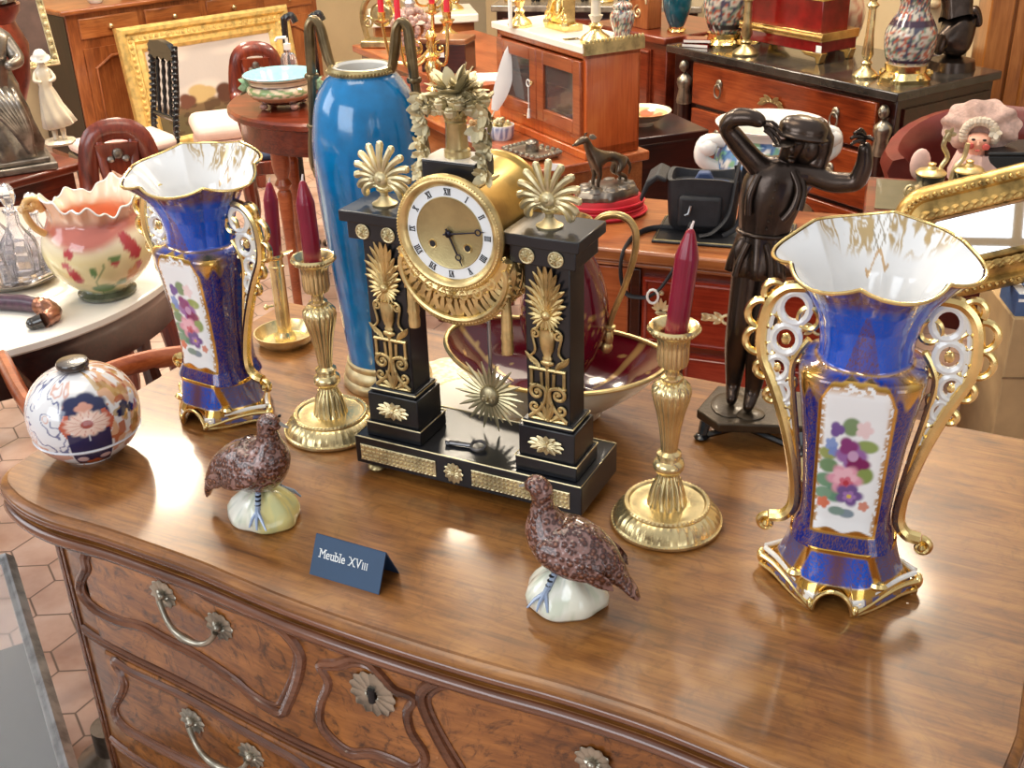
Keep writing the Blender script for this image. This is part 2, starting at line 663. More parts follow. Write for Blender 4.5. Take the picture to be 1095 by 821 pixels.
def inset(poly, d):
    out = []
    n = len(poly)
    for i in range(n):
        a, b, c = Vector(poly[i - 1]), Vector(poly[i]), Vector(poly[(i + 1) % n])
        t1, t2 = (b - a).normalized(), (c - b).normalized()
        nn = Vector((-t1.y - t2.y, t1.x + t2.x)).normalized()
        k = max(.5, nn.dot(Vector((-t1.y, t1.x))))
        q = b + nn * (d / k)
        out.append((q.x, q.y))
    return out


b = MB()
prof = [(.030, .853), (.022, .857), (.012, .860), (.006, .8645), (.003, .869), (.0045, .8735), (.012, .8755), (.0155, .8775), (.0065, .880), (.0005, .8845), (0, .889), (.001, .8935), (.005, .8965), (.009, .8975), (.010, .900)]
rows = [[(p[0], p[1], z) for p in inset(outline, d)] for d, z in prof]
b.grid(rows, cv=True)
n_ = len(outline)
b.add(rows[-1], [tuple(range(n_))])
b.add(rows[0], [tuple(range(n_ - 1, -1, -1))])
b.build('commode_top', 'walnut_top', commode, 30)
b = MB()
for d_, z_, r_ in ((.0055, .8655, .0078), (.0035, .8865, .0050)):
    b.tube([(p[0], p[1], z_) for p in inset(outline, d_)], r_, 8)
b.build('edge_moulding', 'moulding', commode, 60)

YB = [(.0, .06), (.028, .035), (.045, .014), (.085, .0), (.15, -.010), (.25, -.019), (.35, -.031), (.45, -.042), (.541, -.046)]
_yb = cr(YB + [(1.082 - x, y) for x, y in YB[-2::-1]], 6)
_ybx, _yby = [p[0] for p in _yb], [p[1] for p in _yb]


def yb(x):
    return float(np.interp(x, _ybx, _yby))


b = MB()
xs = [.022, .03, .045] + [.06 + .02 * i for i in range(49)] + [1.037, 1.052, 1.06]
pl = [(.022, .57)] + [(x, yb(x)) for x in xs] + [(1.06, .57)]
b.prism(pl, .10, .86, 0, 'xy')
b.box(.0195, .024, .06, .56, .16, .8, 0)
b.build('carcass', 'walnut', commode, 30)


def cf(px, py, out=0.0):
    """where the sight line through a traced pixel meets the curved drawer fronts (commode coordinates)"""
    R = Matrix.Rotation(-KA, 3, 'Z')
    d = R @ ray(px, py)
    c = R @ (Vector((0, 0, CAM_Z)) - KO)
    y = -.02
    for _ in range(12):
        t = (y - c.y) / d.y
        y = yb(c.x + d.x * t) - out
    t = (y - c.y) / d.y
    p = c + d * t
    return Vector((p.x, yb(p.x) - out, p.z))


def slab(b, x0, x1, z0, z1, th=.006, m=0):
    k = 40
    P0 = [(lerp(x0, x1, i / k)) for i in range(k + 1)]
    rows = []
    for z, t in ((z0, 0), (z0 + .001, th - .002), (z0 + .004, th), (z1 - .004, th), (z1 - .001, th - .002), (z1, 0)):
        rows.append([(x, yb(x) - t, z) for x in P0])
    b.grid(rows, m)
    for e in (0, -1):
        b.add([r[e] for r in rows], [tuple(range(6))], m)


P1 = [(86, 560), (110, 575), (147, 588), (183, 602), (205, 617), (227, 634), (257, 646), (286, 656), (308, 670), (323, 689), (326, 703), (321, 725), (312, 747), (304, 758), (279, 744), (257, 725), (220, 700), (183, 681), (158, 667), (132, 661), (106, 648), (92, 632), (90, 618), (96, 603), (94, 590), (99, 575)]
KP = [(346, 707), (364, 705), (380, 700), (397, 703), (412, 718), (426, 733), (446, 742), (439, 756), (443, 777), (457, 799), (456, 813), (445, 819), (426, 810), (401, 802), (379, 802), (360, 788), (347, 769), (347, 747), (355, 725)]
P2 = [(126, 703), (147, 716), (191, 736), (227, 755), (257, 773), (293, 793), (325, 812), (340, 832), (330, 860), (300, 868), (260, 838), (205, 812), (165, 791), (136, 773), (126, 755), (133, 738), (136, 722)]
CX = .541


def closed_moulding(b, loop, r, m=1):
    pts = cr([tuple(p) for p in loop], 4, True)
    pts = [(p[0], yb(p[0]) - .006, p[2]) for p in pts]
    b.tube(pts, r, 8, m, closed=True)
    # a second, finer bead just inside
    cx = sum(p[0] for p in pts) / len(pts)
    cz = sum(p[2] for p in pts) / len(pts)
    ins = [(cx + (p[0] - cx) * .955, 0, cz + (p[2] - cz) * .88) for p in pts]
    ins = [(p[0], yb(p[0]) - .006, p[2]) for p in ins]
    b.tube(ins, r * .45, 6, m, closed=True)


def mirror(loop):
    return [Vector((2 * CX - p.x, p.y, p.z)) for p in reversed(loop)]


l1 = [cf(*q) for q in P1]
lk = [cf(*q) for q in KP]
l2 = [cf(*q) for q in P2]
for l, hi, lo in ((l2, .672, .53),):
    for p in l:
        p.z = min(hi, max(lo, p.z))
print('P1 z', min(p.z for p in l1), max(p.z for p in l1), 'KP', min(p.z for p in lk), max(p.z for p in lk), [round(p.x, 3) for p in lk][:3])


def rosette(b, c, r, n=9, rot=0, hole=False, m=0):
    x, y, z = c
    for i in range(n):
        a = 2 * PI * i / n + rot
        b.leaf((x + .25 * r * math.cos(a), y - .002, z + .25 * r * math.sin(a)), (math.cos(a), 0, math.sin(a)), r * .78, r * .34, .0030, m, (0, -1, 0), .05, 6)
    if hole:
        b.tube([(x, y - .004, z + .35 * r * math.sin(a)) for a in (-1.2, 1.2)], r * .16, 8, 1)
    else:
        b.ell((x, y - .005, z), (r * .27, .006, r * .27), 12, m)


def bail(parent, p, q, name='handle'):
    b = MB()
    for c in (p, q):
        rosette(b, (c.x, c.y, c.z), .0185, 11)
    pts = []
    a0, a1 = Vector((p.x, p.y - .010, p.z - .004)), Vector((q.x, q.y - .010, q.z - .004))
    for i in range(17):
        t = i / 16
        c = a0.lerp(a1, t)
        drop = .023 * (1 - abs(2 * t - 1) ** 4)
        pts.append((c.x, c.y - .010 * math.sin(PI * t), c.z - drop))
    b.tube(pts, [.0034 + .0016 * math.exp(-((i - 8) / 2.2) ** 2) for i in range(17)], 8)
    b.build(name, 'dull_metal', parent, 50)


h1 = [cf(176, 634, .006), cf(236, 668, .006)]
h2 = [cf(207, 769, .006), cf(270, 806, .006)]
hr = cf(635, 813, .006)
esc = cf(400, 740, .006)
for k, (z0, z1) in enumerate(((.690, .848), (.500, .672), (.300, .482))):
    b = MB()
    slab(b, .115, .967, z0, z1, .006, 0)
    if k == 0:
        for l in (l1, mirror(l1)):
            closed_moulding(b, l, .0065)
        closed_moulding(b, lk, .0055)
    else:
        zz = -.19 * (k - 1)
        for l in (l2, mirror(l2)):
            closed_moulding(b, [Vector((p.x, p.y, p.z + zz)) for p in l], .006)
        closed_moulding(b, [Vector((p.x, p.y, p.z - .18 - .19 * (k - 1))) for p in lk], .005)
    d = b.build('drawer', ['burl', 'moulding'], commode, 30)
    if k == 0:
        bail(d, *h1)
        dx = h1[1] - h1[0]
        bail(d, hr, Vector((hr.x + dx.length, yb(hr.x + dx.length) - .006, hr.z - .004)))
        b = MB()
        rosette(b, tuple(esc), .027, 13, hole=True)
        b.build('keyhole_escutcheon', ['dull_metal', 'ink'], d, 50)
    else:
        off = Vector((0, 0, -.19 * (k - 1)))
        bail(d, h2[0] + off, h2[1] + off)
        mx = [Vector((2 * CX - p.x, p.y, p.z)) + off for p in (h2[1], h2[0])]
        bail(d, *mx)
        b = MB()
        rosette(b, (CX, yb(CX) - .006, .60 - .19 * (k - 1)), .021, 12, hole=True)
        b.build('keyhole_escutcheon', ['dull_metal', 'ink'], d, 50)
# rails between drawers
for z in (.681, .491):
    b = MB()
    for dz, r in ((.004, .0042), (-.005, .0028)):
        b.tube([(x, yb(x) - .002, z + dz) for x in np.linspace(.07, 1.01, 40)], r, 8)
    b.build('drawer_rail', 'moulding', commode)
for sx in (0, 1):
    b = MB()
    x0 = .052 if not sx else 1.03
    b.tube([(x0, yb(x0) - .001, z) for z in np.linspace(.12, .845, 14)], .004, 8)
    b.tube([(x0 + (.012 if not sx else -.012), yb(x0 + (.012 if not sx else -.012)) - .001, z) for z in np.linspace(.12, .845, 14)], .0022, 8)
    b.build('corner_moulding', 'moulding', commode)
for x, y in ((.06, .03), (1.02, .03), (.06, .53), (1.02, .53)):
    b = MB()
    sg = -1 if x < .5 else 1
    sy = -1 if y < .3 else 1
    b.tube(cr([(x, y, .14), (x + sg * .012, y + sy * .012, .09), (x - sg * .004, y, .04), (x + sg * .012, y + sy * .01, .0)], 5), [.04] * 4 + [.034] * 4 + [.026] * 4 + [.022] * 3 + [.024], 10)
    b.build('foot', 'walnut', commode)


def K(x, y, z=TOP):
    return KM @ Vector((x, y, z))


# ================================================================ PORCELAIN VASES
def poly_r(th, faces, p=18):
    s = 0
    for phi, d in faces:
        s = s + np.maximum(np.cos(th - math.radians(phi)), 0) ** p / d ** p
    return s ** (-1 / p)


OCT = [(-90, .049), (90, .049), (0, .057), (180, .057), (-40, .0555), (40, .0555), (-140, .0555), (140, .0555)]
DIA = [(-90, .061), (90, .061), (0, .080), (180, .080), (-42, .0594), (42, .0594), (-138, .0594), (138, .0594)]
COBALT, DCOB, FIL = rgb(0, 84, 200), rgb(8, 30, 118), rgb(146, 96, 60)
GLD = (*rgb(226, 178, 84), 1.0)


def filigree(u, v):
    n = vnoise(u, v) + .55 * vnoise(u * 2.3 + 9, v * 2.3 + 4)
    return sm(.10, .03, np.abs(n - .72)) * .9 + sm(.06, .02, np.abs(n - .98)) * .6


def make_vase():
    root = thing('porcelain_vase', '', 'vase')
    NT_, NZ = 400, 200
    th = np.linspace(0, 2 * PI, NT_, endpoint=False)
    zs = np.linspace(.058, .334, NZ)
    sc = np.interp(zs, [.058, .075, .09, .12, .16, .20, .222, .232, .238, .243], [.90, .78, .76, .79, .86, .96, 1.03, 1.04, 1.0, .84])
    rn = np.interp(zs, [.058, .238, .245, .26, .28, .30, .315, .325, .334], [.043, .043, .0425, .0425, .0465, .055, .0660, .0745, .0835])
    # gentle smoothing of the piecewise profiles
    ker = np.array([1, 3, 4, 3, 1]) / 12
    rn = np.convolve(np.pad(rn, 2, 'edge'), ker, 'valid')
    sc = np.convolve(np.pad(sc, 2, 'edge'), ker, 'valid')
    ro = poly_r(th, OCT)
    rib = sum(np.exp(-((np.angle(np.exp(1j * (th - math.radians(a)))) / .26) ** 2)) for a in (-38, 38, -142, 142))
    ro = ro * (1 + .11 * rib)
    lobe = np.sqrt(np.sin(3 * (th + PI / 2 + .12)) ** 2 + .004) ** .8
    ear = np.exp(-((np.angle(np.exp(1j * th)) / .35) ** 2)) + np.exp(-((np.angle(np.exp(1j * (th - PI))) / .35) ** 2))
    w = sm(.236, .246, zs)[:, None]
    am = np.interp(zs, [.24, .29, .334], [.06, .09, .10])[:, None]
    fl = np.interp(zs, [.28, .334], [0, 1])[:, None]
    R = sc[:, None] * ro[None, :] * (1 - w) + w * rn[:, None] * (1 + am * (lobe[None, :] - .75) + fl * .10 * ear[None, :])
    zz = zs[:, None] + fl ** 2 * (.002 * ear[None, :] - .008 * lobe[None, :] + .018 * sm(-.3, 1, np.sin(th))[None, :])
    P = np.stack([R * np.cos(th), R * np.sin(th) * (1 + .02 * fl), zz], -1)
    b = MB()
    b.grid(P, cv=True)
    o = b.build('body', 'painted', root, 60)

    def col(c):
        x, y, z = c.T
        t = np.arctan2(y, x)
        base = np.tile(np.array([*COBALT, 0.]), (len(c), 1))
        side = np.minimum(np.abs(np.abs(t) - math.radians(90)), 9) / math.radians(90)
        fi = filigree(t * 34, z * 330)
        body = sm(.242, .236, z)
        base = mixc(base, np.array([*DCOB, 0]), body)
        base = mixc(base, np.array([*FIL, .55]), fi * (body * .75 + (1 - body) * .15))
        # neck: filigree triangle in front, gilt haze under the rim
        tri = np.clip(1 - np.abs(np.abs(t) - PI / 2) / np.interp(z, [.24, .30], [.42, .03]), 0, 1)
        base = mixc(base, np.array([*rgb(120, 76, 60), .4]), (tri > .05) * (.30 + .65 * fi) * (z > .24) * (z < .30))
        base = mixc(base, np.array([*rgb(130, 84, 52), .5]), sm(.303, .318, z) * (.5 + .5 * vnoise(t * 40, z * 900)))
        # painted reserve
        hw = .0305 * np.interp(z, [.07, .23], [.92, 1.05])
        fr = np.abs(y) > .03
        u = np.where(y < 0, x, -x) / hw
        topz = .234 - .015 * np.abs(u) ** 4 - .0015 * np.cos(u * 12)
        inside = fr * sm(1.03, .98, np.abs(u)) * sm(topz + .001, topz - .0005, z) * sm(.078, .080, z + .002 * np.cos(u * 6))
        edge = fr * sm(1.13, 1.08, np.abs(u)) * sm(topz + .006, topz + .004, z) * sm(.073, .075, z) * (1 - inside)
        base = mixc(base, np.array(GLD), edge)
        pan = np.tile(np.array([*rgb(238, 240, 240), 0.]), (len(c), 1))
        v = (.233 - z) / .150
        # gilt lace along the reserve's border
        lace = sm(.16, .02, 1 - np.abs(u)) * (vnoise(u * 9, z * 500) > .52) + sm(.07, .0, v) * (vnoise(u * 8, z * 420) > .45)
        pan = mixc(pan, np.array([*rgb(206, 160, 96), .5]), np.clip(lace, 0, 1) * .9)
        A = .51
        for (cu, cv, ru, rv, colr, ang, pet) in (
                (-.1, .29, .20, .05, rgb(120, 146, 104), .5, 0), (.45, .42, .26, .035, rgb(142, 162, 96), -.2, 0), (-.76, .50, .22, .035, rgb(150, 160, 96), .5, 0),
                (-.72, .59, .22, .04, rgb(112, 144, 104), -.2, 0), (.45, .63, .24, .05, rgb(132, 152, 84), .3, 0), (-.78, .70, .24, .04, rgb(110, 150, 120), .4, 0),
                (-.42, .79, .26, .05, rgb(96, 144, 116), -.3, 0), (-.82, .80, .2, .035, rgb(120, 156, 130), .2, 0), (.05, .93, .2, .025, rgb(128, 146, 158), .2, 0), (-.3, .92, .2, .025, rgb(124, 150, 140), -.4, 0),
                (-.55, .32, .17, .045, rgb(112, 84, 150), .6, 3), (.31, .30, .2, .05, rgb(232, 206, 206), 0, 5), (-.69, .43, .15, .04, rgb(134, 156, 206), 0, 5), (-.6, .48, .13, .03, rgb(120, 144, 200), 0, 5),
                (.0, .50, .36, .085, rgb(150, 104, 164), .35, 4), (-.15, .43, .22, .05, rgb(134, 58, 118), .6, 3), (.22, .55, .30, .045, rgb(124, 36, 92), -.1, 3), (.05, .5, .12, .03, rgb(196, 156, 190), 0, 0),
                (-.14, .68, .42, .085, rgb(222, 156, 174), 0, 6), (-.14, .66, .30, .055, rgb(234, 182, 194), .4, 5), (-.08, .705, .18, .04, rgb(206, 104, 124), 0, 5), (-.08, .705, .07, .016, rgb(180, 60, 76), 0, 0),
                (.07, .79, .34, .065, rgb(112, 84, 142), 0, 5), (.08, .80, .17, .032, rgb(158, 118, 176), 0, 5), (.08, .80, .06, .012, rgb(214, 180, 90), 0, 0),
                (-.80, .87, .17, .035, rgb(214, 118, 90), 0, 5), (.62, .86, .14, .03, rgb(210, 140, 120), 0, 5)):
            pan = blob(pan, u, v, cu * .92, cv * .98 - .015, ru * 1.35, rv * 1.3, np.array([*colr, 0]), ang * .0, pet, .3, .2)
        base = base * (1 - inside[:, None]) + pan * inside[:, None]
        # gilded caps on the ribs
        ribm = np.exp(-((np.abs(np.abs(np.abs(t) - PI / 2) - math.radians(50)) / .22) ** 2))
        base = mixc(base, np.array(GLD), ribm * sm(.216, .223, z + .006 * np.sin(t * 22)) * sm(.2425, .240, z))
        base = mixc(base, np.array(GLD), sm(.0018, .0006, np.abs(z - .2425)) * .8)
        base = mixc(base, np.array(GLD), sm(.330, .333, z))
        return base
    paint(o, col)
    # lining
    k0 = 110
    Pi = P[k0:].copy()
    ctr = Pi * np.array([0, 0, 1.0])
    d = Pi - ctr
    Pi = ctr + d * (1 - .003 / np.linalg.norm(d, axis=2, keepdims=True))
    bot = np.tile(np.array([[[0, 0, zs[k0] - .005]]]), (1, NT_, 1))
    b = MB()
    b.grid(np.concatenate([bot, Pi]), cv=True)
    lo = b.build('lining', 'painted', root, 60)

    def lcol(c):
        x, y, z = c.T
        t = np.arctan2(y, x)
        r = np.hypot(x, y)
        base = np.tile(np.array([*rgb(226, 227, 228), 0.]), (len(c), 1))
        dt = np.abs(t - PI / 2)
        r2 = np.clip((r - .042) / .046, 0, 1)
        # gilt lambrequin on the back of the lining
        nn_ = vnoise(t * 9 + 3, r2 * 5) + .5 * vnoise(t * 19 + 7, r2 * 10)
        sc_ = np.maximum(sm(.17, .08, np.abs(nn_ - .72)), sm(.09, .03, np.abs(nn_ - 1.05))) * sm(.36, .5, r2) * sm(1.25, 1.0, dt) * (dt > .10) * sm(.80, .5, dt * .45 + (1 - r2) * .9)
        base = mixc(base, np.array([*rgb(196, 164, 100), .5]), sc_ * .9)
        grid_ = ((np.abs(np.sin(t * 30 + r * 260)) < .25) | (np.abs(np.sin(t * 30 - r * 260)) < .25)) * (dt < .12 * r2 + .03) * (r2 > .4)
        base = mixc(base, np.array([*rgb(150, 134, 104), .4]), grid_ * .8)
        base = mixc(base, np.array([*rgb(206, 160, 90), .5]), (np.abs(r2 - .32 - .1 * np.cos(dt * 22)) < .03) * (dt < .2) * .8)
        return base
    paint(lo, lcol)
    b = MB()
    b.tube([tuple(p) for p in P[-1][::2]], .0017, 8, closed=True)
    b.build('rim', 'gold_bright', root)
    # foot
    nb, nt = 48, 288
    th2 = np.linspace(0, 2 * PI, nt, endpoint=False)
    rt_, rb_ = poly_r(th2, OCT) * .92, poly_r(th2, DIA)
    xb = rb_ * np.cos(th2)
    arch = np.where(np.abs(np.sin(th2)) > .7, np.sqrt(np.maximum(.0185 ** 2 - xb ** 2, 0)) * 1.25, 0)
    arch += np.where(np.abs(np.sin(th2)) <= .7, .006 * sm(.03, .05, np.abs(xb)) * sm(.081, .06, np.abs(xb)), 0)
    t_ = np.linspace(0, 1, nb)[:, None]
    zt = .060 + (arch - .060)[None, :] * t_
    q = np.clip((.060 - zt) / .060, 0, 1)
    Rr = rt_ + (rb_ - rt_) * (q ** 1.5)
    Rr = Rr * (1 + .05 * np.exp(-((zt - .012) / .010) ** 2) * (np.abs(np.cos(th2)) > .3))
    b = MB()
    b.grid(np.stack([Rr * np.cos(th2), Rr * np.sin(th2), zt], -1), cv=True)
    fo = b.build('base', 'painted', root, 60)
    so = fo.modifiers.new('s', 'SOLIDIFY')
    so.thickness = .004

    def fcol(c):
        x, y, z = c.T
        t = np.arctan2(y, x)
        base = np.tile(np.array([*rgb(230, 224, 214), 0.]), (len(c), 1))
        hwf = np.interp(z, [.015, .062], [.044, .028])
        fr = (np.abs(y) > .028) & (np.abs(x) < hwf) & (z > .026)
        side = (np.abs(x) >= hwf) & (z > .022)
        fi = filigree(t * 30, z * 300)
        base = mixc(base, np.array([*COBALT, 0]), fr * 1.0)
        base = mixc(base, np.array([*rgb(116, 72, 64), .4]), fr * np.exp(-(x / .010) ** 2) * .8)
        base = mixc(base, np.array([*DCOB, 0]), side * .9)
        base = mixc(base, np.array([*FIL, .55]), (fr | side) * fi * .7)
        low = (z > .006) & (z < .017) & (np.abs(x) > .03)
        base = mixc(base, np.array([*rgb(24, 40, 120), 0]), low * .9)
        ed = sm(.0045, .002, np.abs(np.abs(x) - hwf)) * (z > .02) * (np.abs(y) > .025)
        band = sm(.006, .003, np.abs(z - .021)) * (np.abs(x) < .085) + sm(.004, .002, np.abs(z - .003)) + sm(.004, .002, np.abs(z - .059))
        band = band + (vnoise(t * 14, z * 150) > .62) * (z < .02) * .7
        base = mixc(base, np.array(GLD), np.clip(ed + band, 0, 1))
        return base
    paint(fo, fcol)
    # pierced scroll handles
    for sx in (1, -1):
        b = MB()
        X = Matrix.Diagonal((sx, 1, 1, 1))
        s_out = [(.060, 0, .302), (.078, 0, .299), (.092, 0, .284), (.0975, 0, .256), (.095, 0, .232), (.083, 0, .205), (.0705, 0, .173), (.0600, 0, .139), (.0525, 0, .104), (.0515, 0, .078), (.060, 0, .064), (.074, 0, .0605)]
        pts = cr(s_out, 5)
        k = len(pts)
        b.tube(pts, [.0058 + .0008 * (i / k) for i in range(k)], 8, 0, X=X)
        b.tube([(p[0] - .0075, p[1], p[2]) for p in pts[8:36]], .0026, 6, 1, X=X)
        vol = [(.076 + .010 * math.cos(a) * (1 - a / 11), 0, .0505 + .0095 * math.sin(a) * (1 - a / 11) + .001) for a in np.linspace(1.55, -6.0, 26)]
        vol = [(.077 + (.0095 - .0013 * i / 3) * math.cos(1.7 - i * .36), 0, .052 + (.0095 - .0013 * i / 3) * math.sin(1.7 - i * .36)) for i in range(20)]
        b.tube(vol, .0036, 8, 0, X=X)
        b.ell((.077, 0, .052), (.005, .007, .005), 8, 0, X=X)
        inn = cr([(.052, 0, .252), (.060, 0, .240), (.066, 0, .222), (.062, 0, .19), (.0555, 0, .15), (.050, 0, .11)], 4)
        b.tube(inn, .0036, 8, 0, X=X)
        for (cx, cz, r, m, tr) in ((.074, .250, .0125, 1, .0040), (.080, .2205, .0105, 1, .0036), (.068, .281, .0135, 1, .0040), (.0545, .272, .0095, 0, .003), (.0735, .197, .0085, 1, .0034), (.0680, .175, .0065, 0, .0030), (.0620, .156, .0055, 1, .0028), (.0575, .140, .0045, 0, .0026), (.087, .266, .0065, 0, .0026), (.063, .236, .0060, 0, .0026), (.0875, .240, .0055, 0, .0026), (.0655, .207, .0050, 0, .0024)):
            b.tube([(cx + r * math.cos(a), 0, cz + r * 1.1 * math.sin(a)) for a in np.linspace(0, 2 * PI, 18)[:-1]], tr, 6, m, closed=True, X=X)
        for (cx, cz, r, a0, a1) in ((.0985, .272, .0135, -1.5, 1.7), (.100, .246, .0125, -1.9, 1.4), (.088, .294, .010, -.5, 2.4), (.0925, .218, .008, -1.9, 1.2), (.083, .192, .006, -1.9, 1.2)):
            b.tube([(cx + r * math.cos(a), 0, cz + r * math.sin(a)) for a in np.linspace(a0, a1, 12)], .0036, 8, 0, X=X)
        b.ell((.074, 0, .250), (.005, .004, .006), 8, 0, X=X)
        b.ell((.080, 0, .2205), (.0042, .004, .005), 8, 0, X=X)
        for a, c in (((.060, .262), (.066, .262)), ((.064, .228), (.071, .224)), ((.066, .207), (.082, .206)), ((.063, .186), (.078, .184))):
            b.tube([(a[0], 0, a[1]), (c[0], 0, c[1])], .0026, 6, 1, X=X)
        b.build('handle', ['gold_bright', 'white_china'], root)
        b = MB()
        for sy in (-1, 1):
            e = cr([(.019 * sx, .061 * sy, .0045), (.030 * sx, .053 * sy, .0075), (.046 * sx, .036 * sy, .0125), (.064 * sx, .016 * sy, .0150), (.079 * sx, .002 * sy, .0140)], 5)
            ne = len(e)
            b.tube(e, [.0040 - .0014 * math.sin(PI * i / ne) for i in range(ne)], 8, 1)
            b.tube([(p[0] * .955, p[1] * .955, p[2] + .0095 - .003 * math.sin(PI * i / ne)) for i, p in enumerate(e)], .0026, 8, 0)
            b.tube([(p[0] * 1.0, p[1] * 1.0, max(.0026, p[2] - .010)) for p in e], .0026, 8, 1)
            b.tube([(.019 * math.cos(a) * sx, .0612 * sy, .002 + .023 * math.sin(a)) for a in np.linspace(0, PI / 2, 10)], .0022, 8, 1)
            b.ell((.040 * sx, .040 * sy, .026), (.010, .006, .005), 8, 1)
        b.ell((.079 * sx, 0, .013), (.0052, .0065, .0085), 10, 1)
        b.ell((.022 * sx, -.059, .006), (.004, .004, .006), 10, 1)
        b.build('foot_scroll', ['white_china', 'gold_bright'], root)
    return root


vase = make_vase()
vase.location = (.3225, .919, TOP)
vase.scale = (.965, .98, 1.03)
vase.rotation_euler = (0, 0, math.radians(-20))
vase['group'] = 'pair of blue and gilt porcelain vases'
vase['label'] = 'cobalt and gilt porcelain flower vase at the right, white panel with roses facing forward'
v2 = dup(vase, (-.383, 1.328, TOP + .0018), math.radians(-30), 'cobalt and gilt porcelain flower vase at the left, beside the round lidded jar')
v2.scale = (.965, .98, .975)
v2.rotation_euler = (0, math.radians(1.4), math.radians(-30))
# ================================================================ PORTICO CLOCK
CA = math.radians(-27.1)
CO = Vector((-.1884, 1.1595, TOP))
CM = Matrix.Translation(CO) @ Matrix.Rotation(CA, 4, 'Z')
clock = thing('mantel_clock', 'black marble portico clock with gilt bronze mounts and round white dial', 'clock', CO, CA)
b = MB()
b.box(0, .292, 0, .104, .012, .048)
pl_ = b.build('plinth', 'black_marble', clock, 30, .0012)
b = MB()
b.tube([(.001, .0, .0485), (.291, .0, .0485), (.291, .104, .0485), (.001, .104, .0485)], .0009, 6, closed=True)
b.build('gilt_edge', 'gold_pale', pl_)
for x0, x1 in ((.008, .110), (.157, .278)):
    b = MB()
    b.box(x0, x1, -.0012, .001, .0185, .0385)
    random.seed(int(x0 * 1000))
    n = int((x1 - x0) / .0052)
    for i in range(n):
        for j in range(4):
            b.ell((x0 + .003 + i * .0052 + random.uniform(-.001, .001), -.0015, .0205 + j * .0052), (.0024, .0016, .0022), 6)
    for z in (.0188, .0382):
        b.tube([(x0, -.001, z), (x1, -.001, z)], .0009, 6)
    b.build('relief_panel', 'gold_pale', pl_)


def flower(b, c, rx, rz, n=12, m=0, t=.0022):
    x, y, z = c
    for i in range(n):
        a = 2 * PI * i / n
        d = Vector((math.cos(a) * rx, 0, math.sin(a) * rz))
        b.leaf((x, y, z), d, d.length, min(rx, rz) * .36, t, m, (0, -1, 0), .05, 5)
    for i in range(n):
        a = 2 * PI * (i + .5) / n
        d = Vector((math.cos(a) * rx, 0, math.sin(a) * rz))
        b.leaf((x, y - .001, z), d, d.length * .6, min(rx, rz) * .2, t, m, (0, -1, 0), .1, 5)
    b.ell((x, y - .002, z), (min(rx, rz) * .25, .003, min(rx, rz) * .25), 8, m)


b = MB()
flower(b, (.1335, -.0005, .0285), .0125, .0135, 12)
b.build('plinth_rosette', 'gold_pale', pl_)
for x, y in ((.02, .012), (.272, .012), (.02, .092), (.272, .092)):
    b = MB()
    b.lathe([(0, 0), (.009, 0), (.0115, .004), (.010, .008), (.006, .0105), (.008, .013), (0, .013)], 16, (x, y, 0))
    b.build('foot', 'brass_old', pl_)


def palm_blades(b, c, n, l0, l1, spread, w, y=-.002, curl=.12, t=.0022, m=0):
    x, yy, z = c
    for i in range(n):
        u = i / (n - 1) * 2 - 1
        a = PI / 2 - u * spread
        l = lerp(l1, l0, abs(u) ** 1.3)
        b.leaf((x + .004 * math.cos(a), yy + y, z + .004 * math.sin(a)), (math.cos(a), 0, math.sin(a)), l, w, t, m, (0, -1, 0), curl, 6)


def scroll(b, c, r, a0, turns, rad, sgn=1, m=0, y=-.002):
    n = int(18 * turns) + 4
    pts = []
    for i in range(n + 1):
        t = i / n
        a = a0 + sgn * t * turns * 2 * PI
        q = r * (1 - .78 * t)
        pts.append((c[0] + q * math.cos(a), c[1] + y, c[2] + q * math.sin(a)))
    b.tube(pts, [rad * (1 - .35 * i / n) for i in range(n + 1)], 7, m)
    b.ell((c[0], c[1] + y, c[2]), r * .26, 8, m)


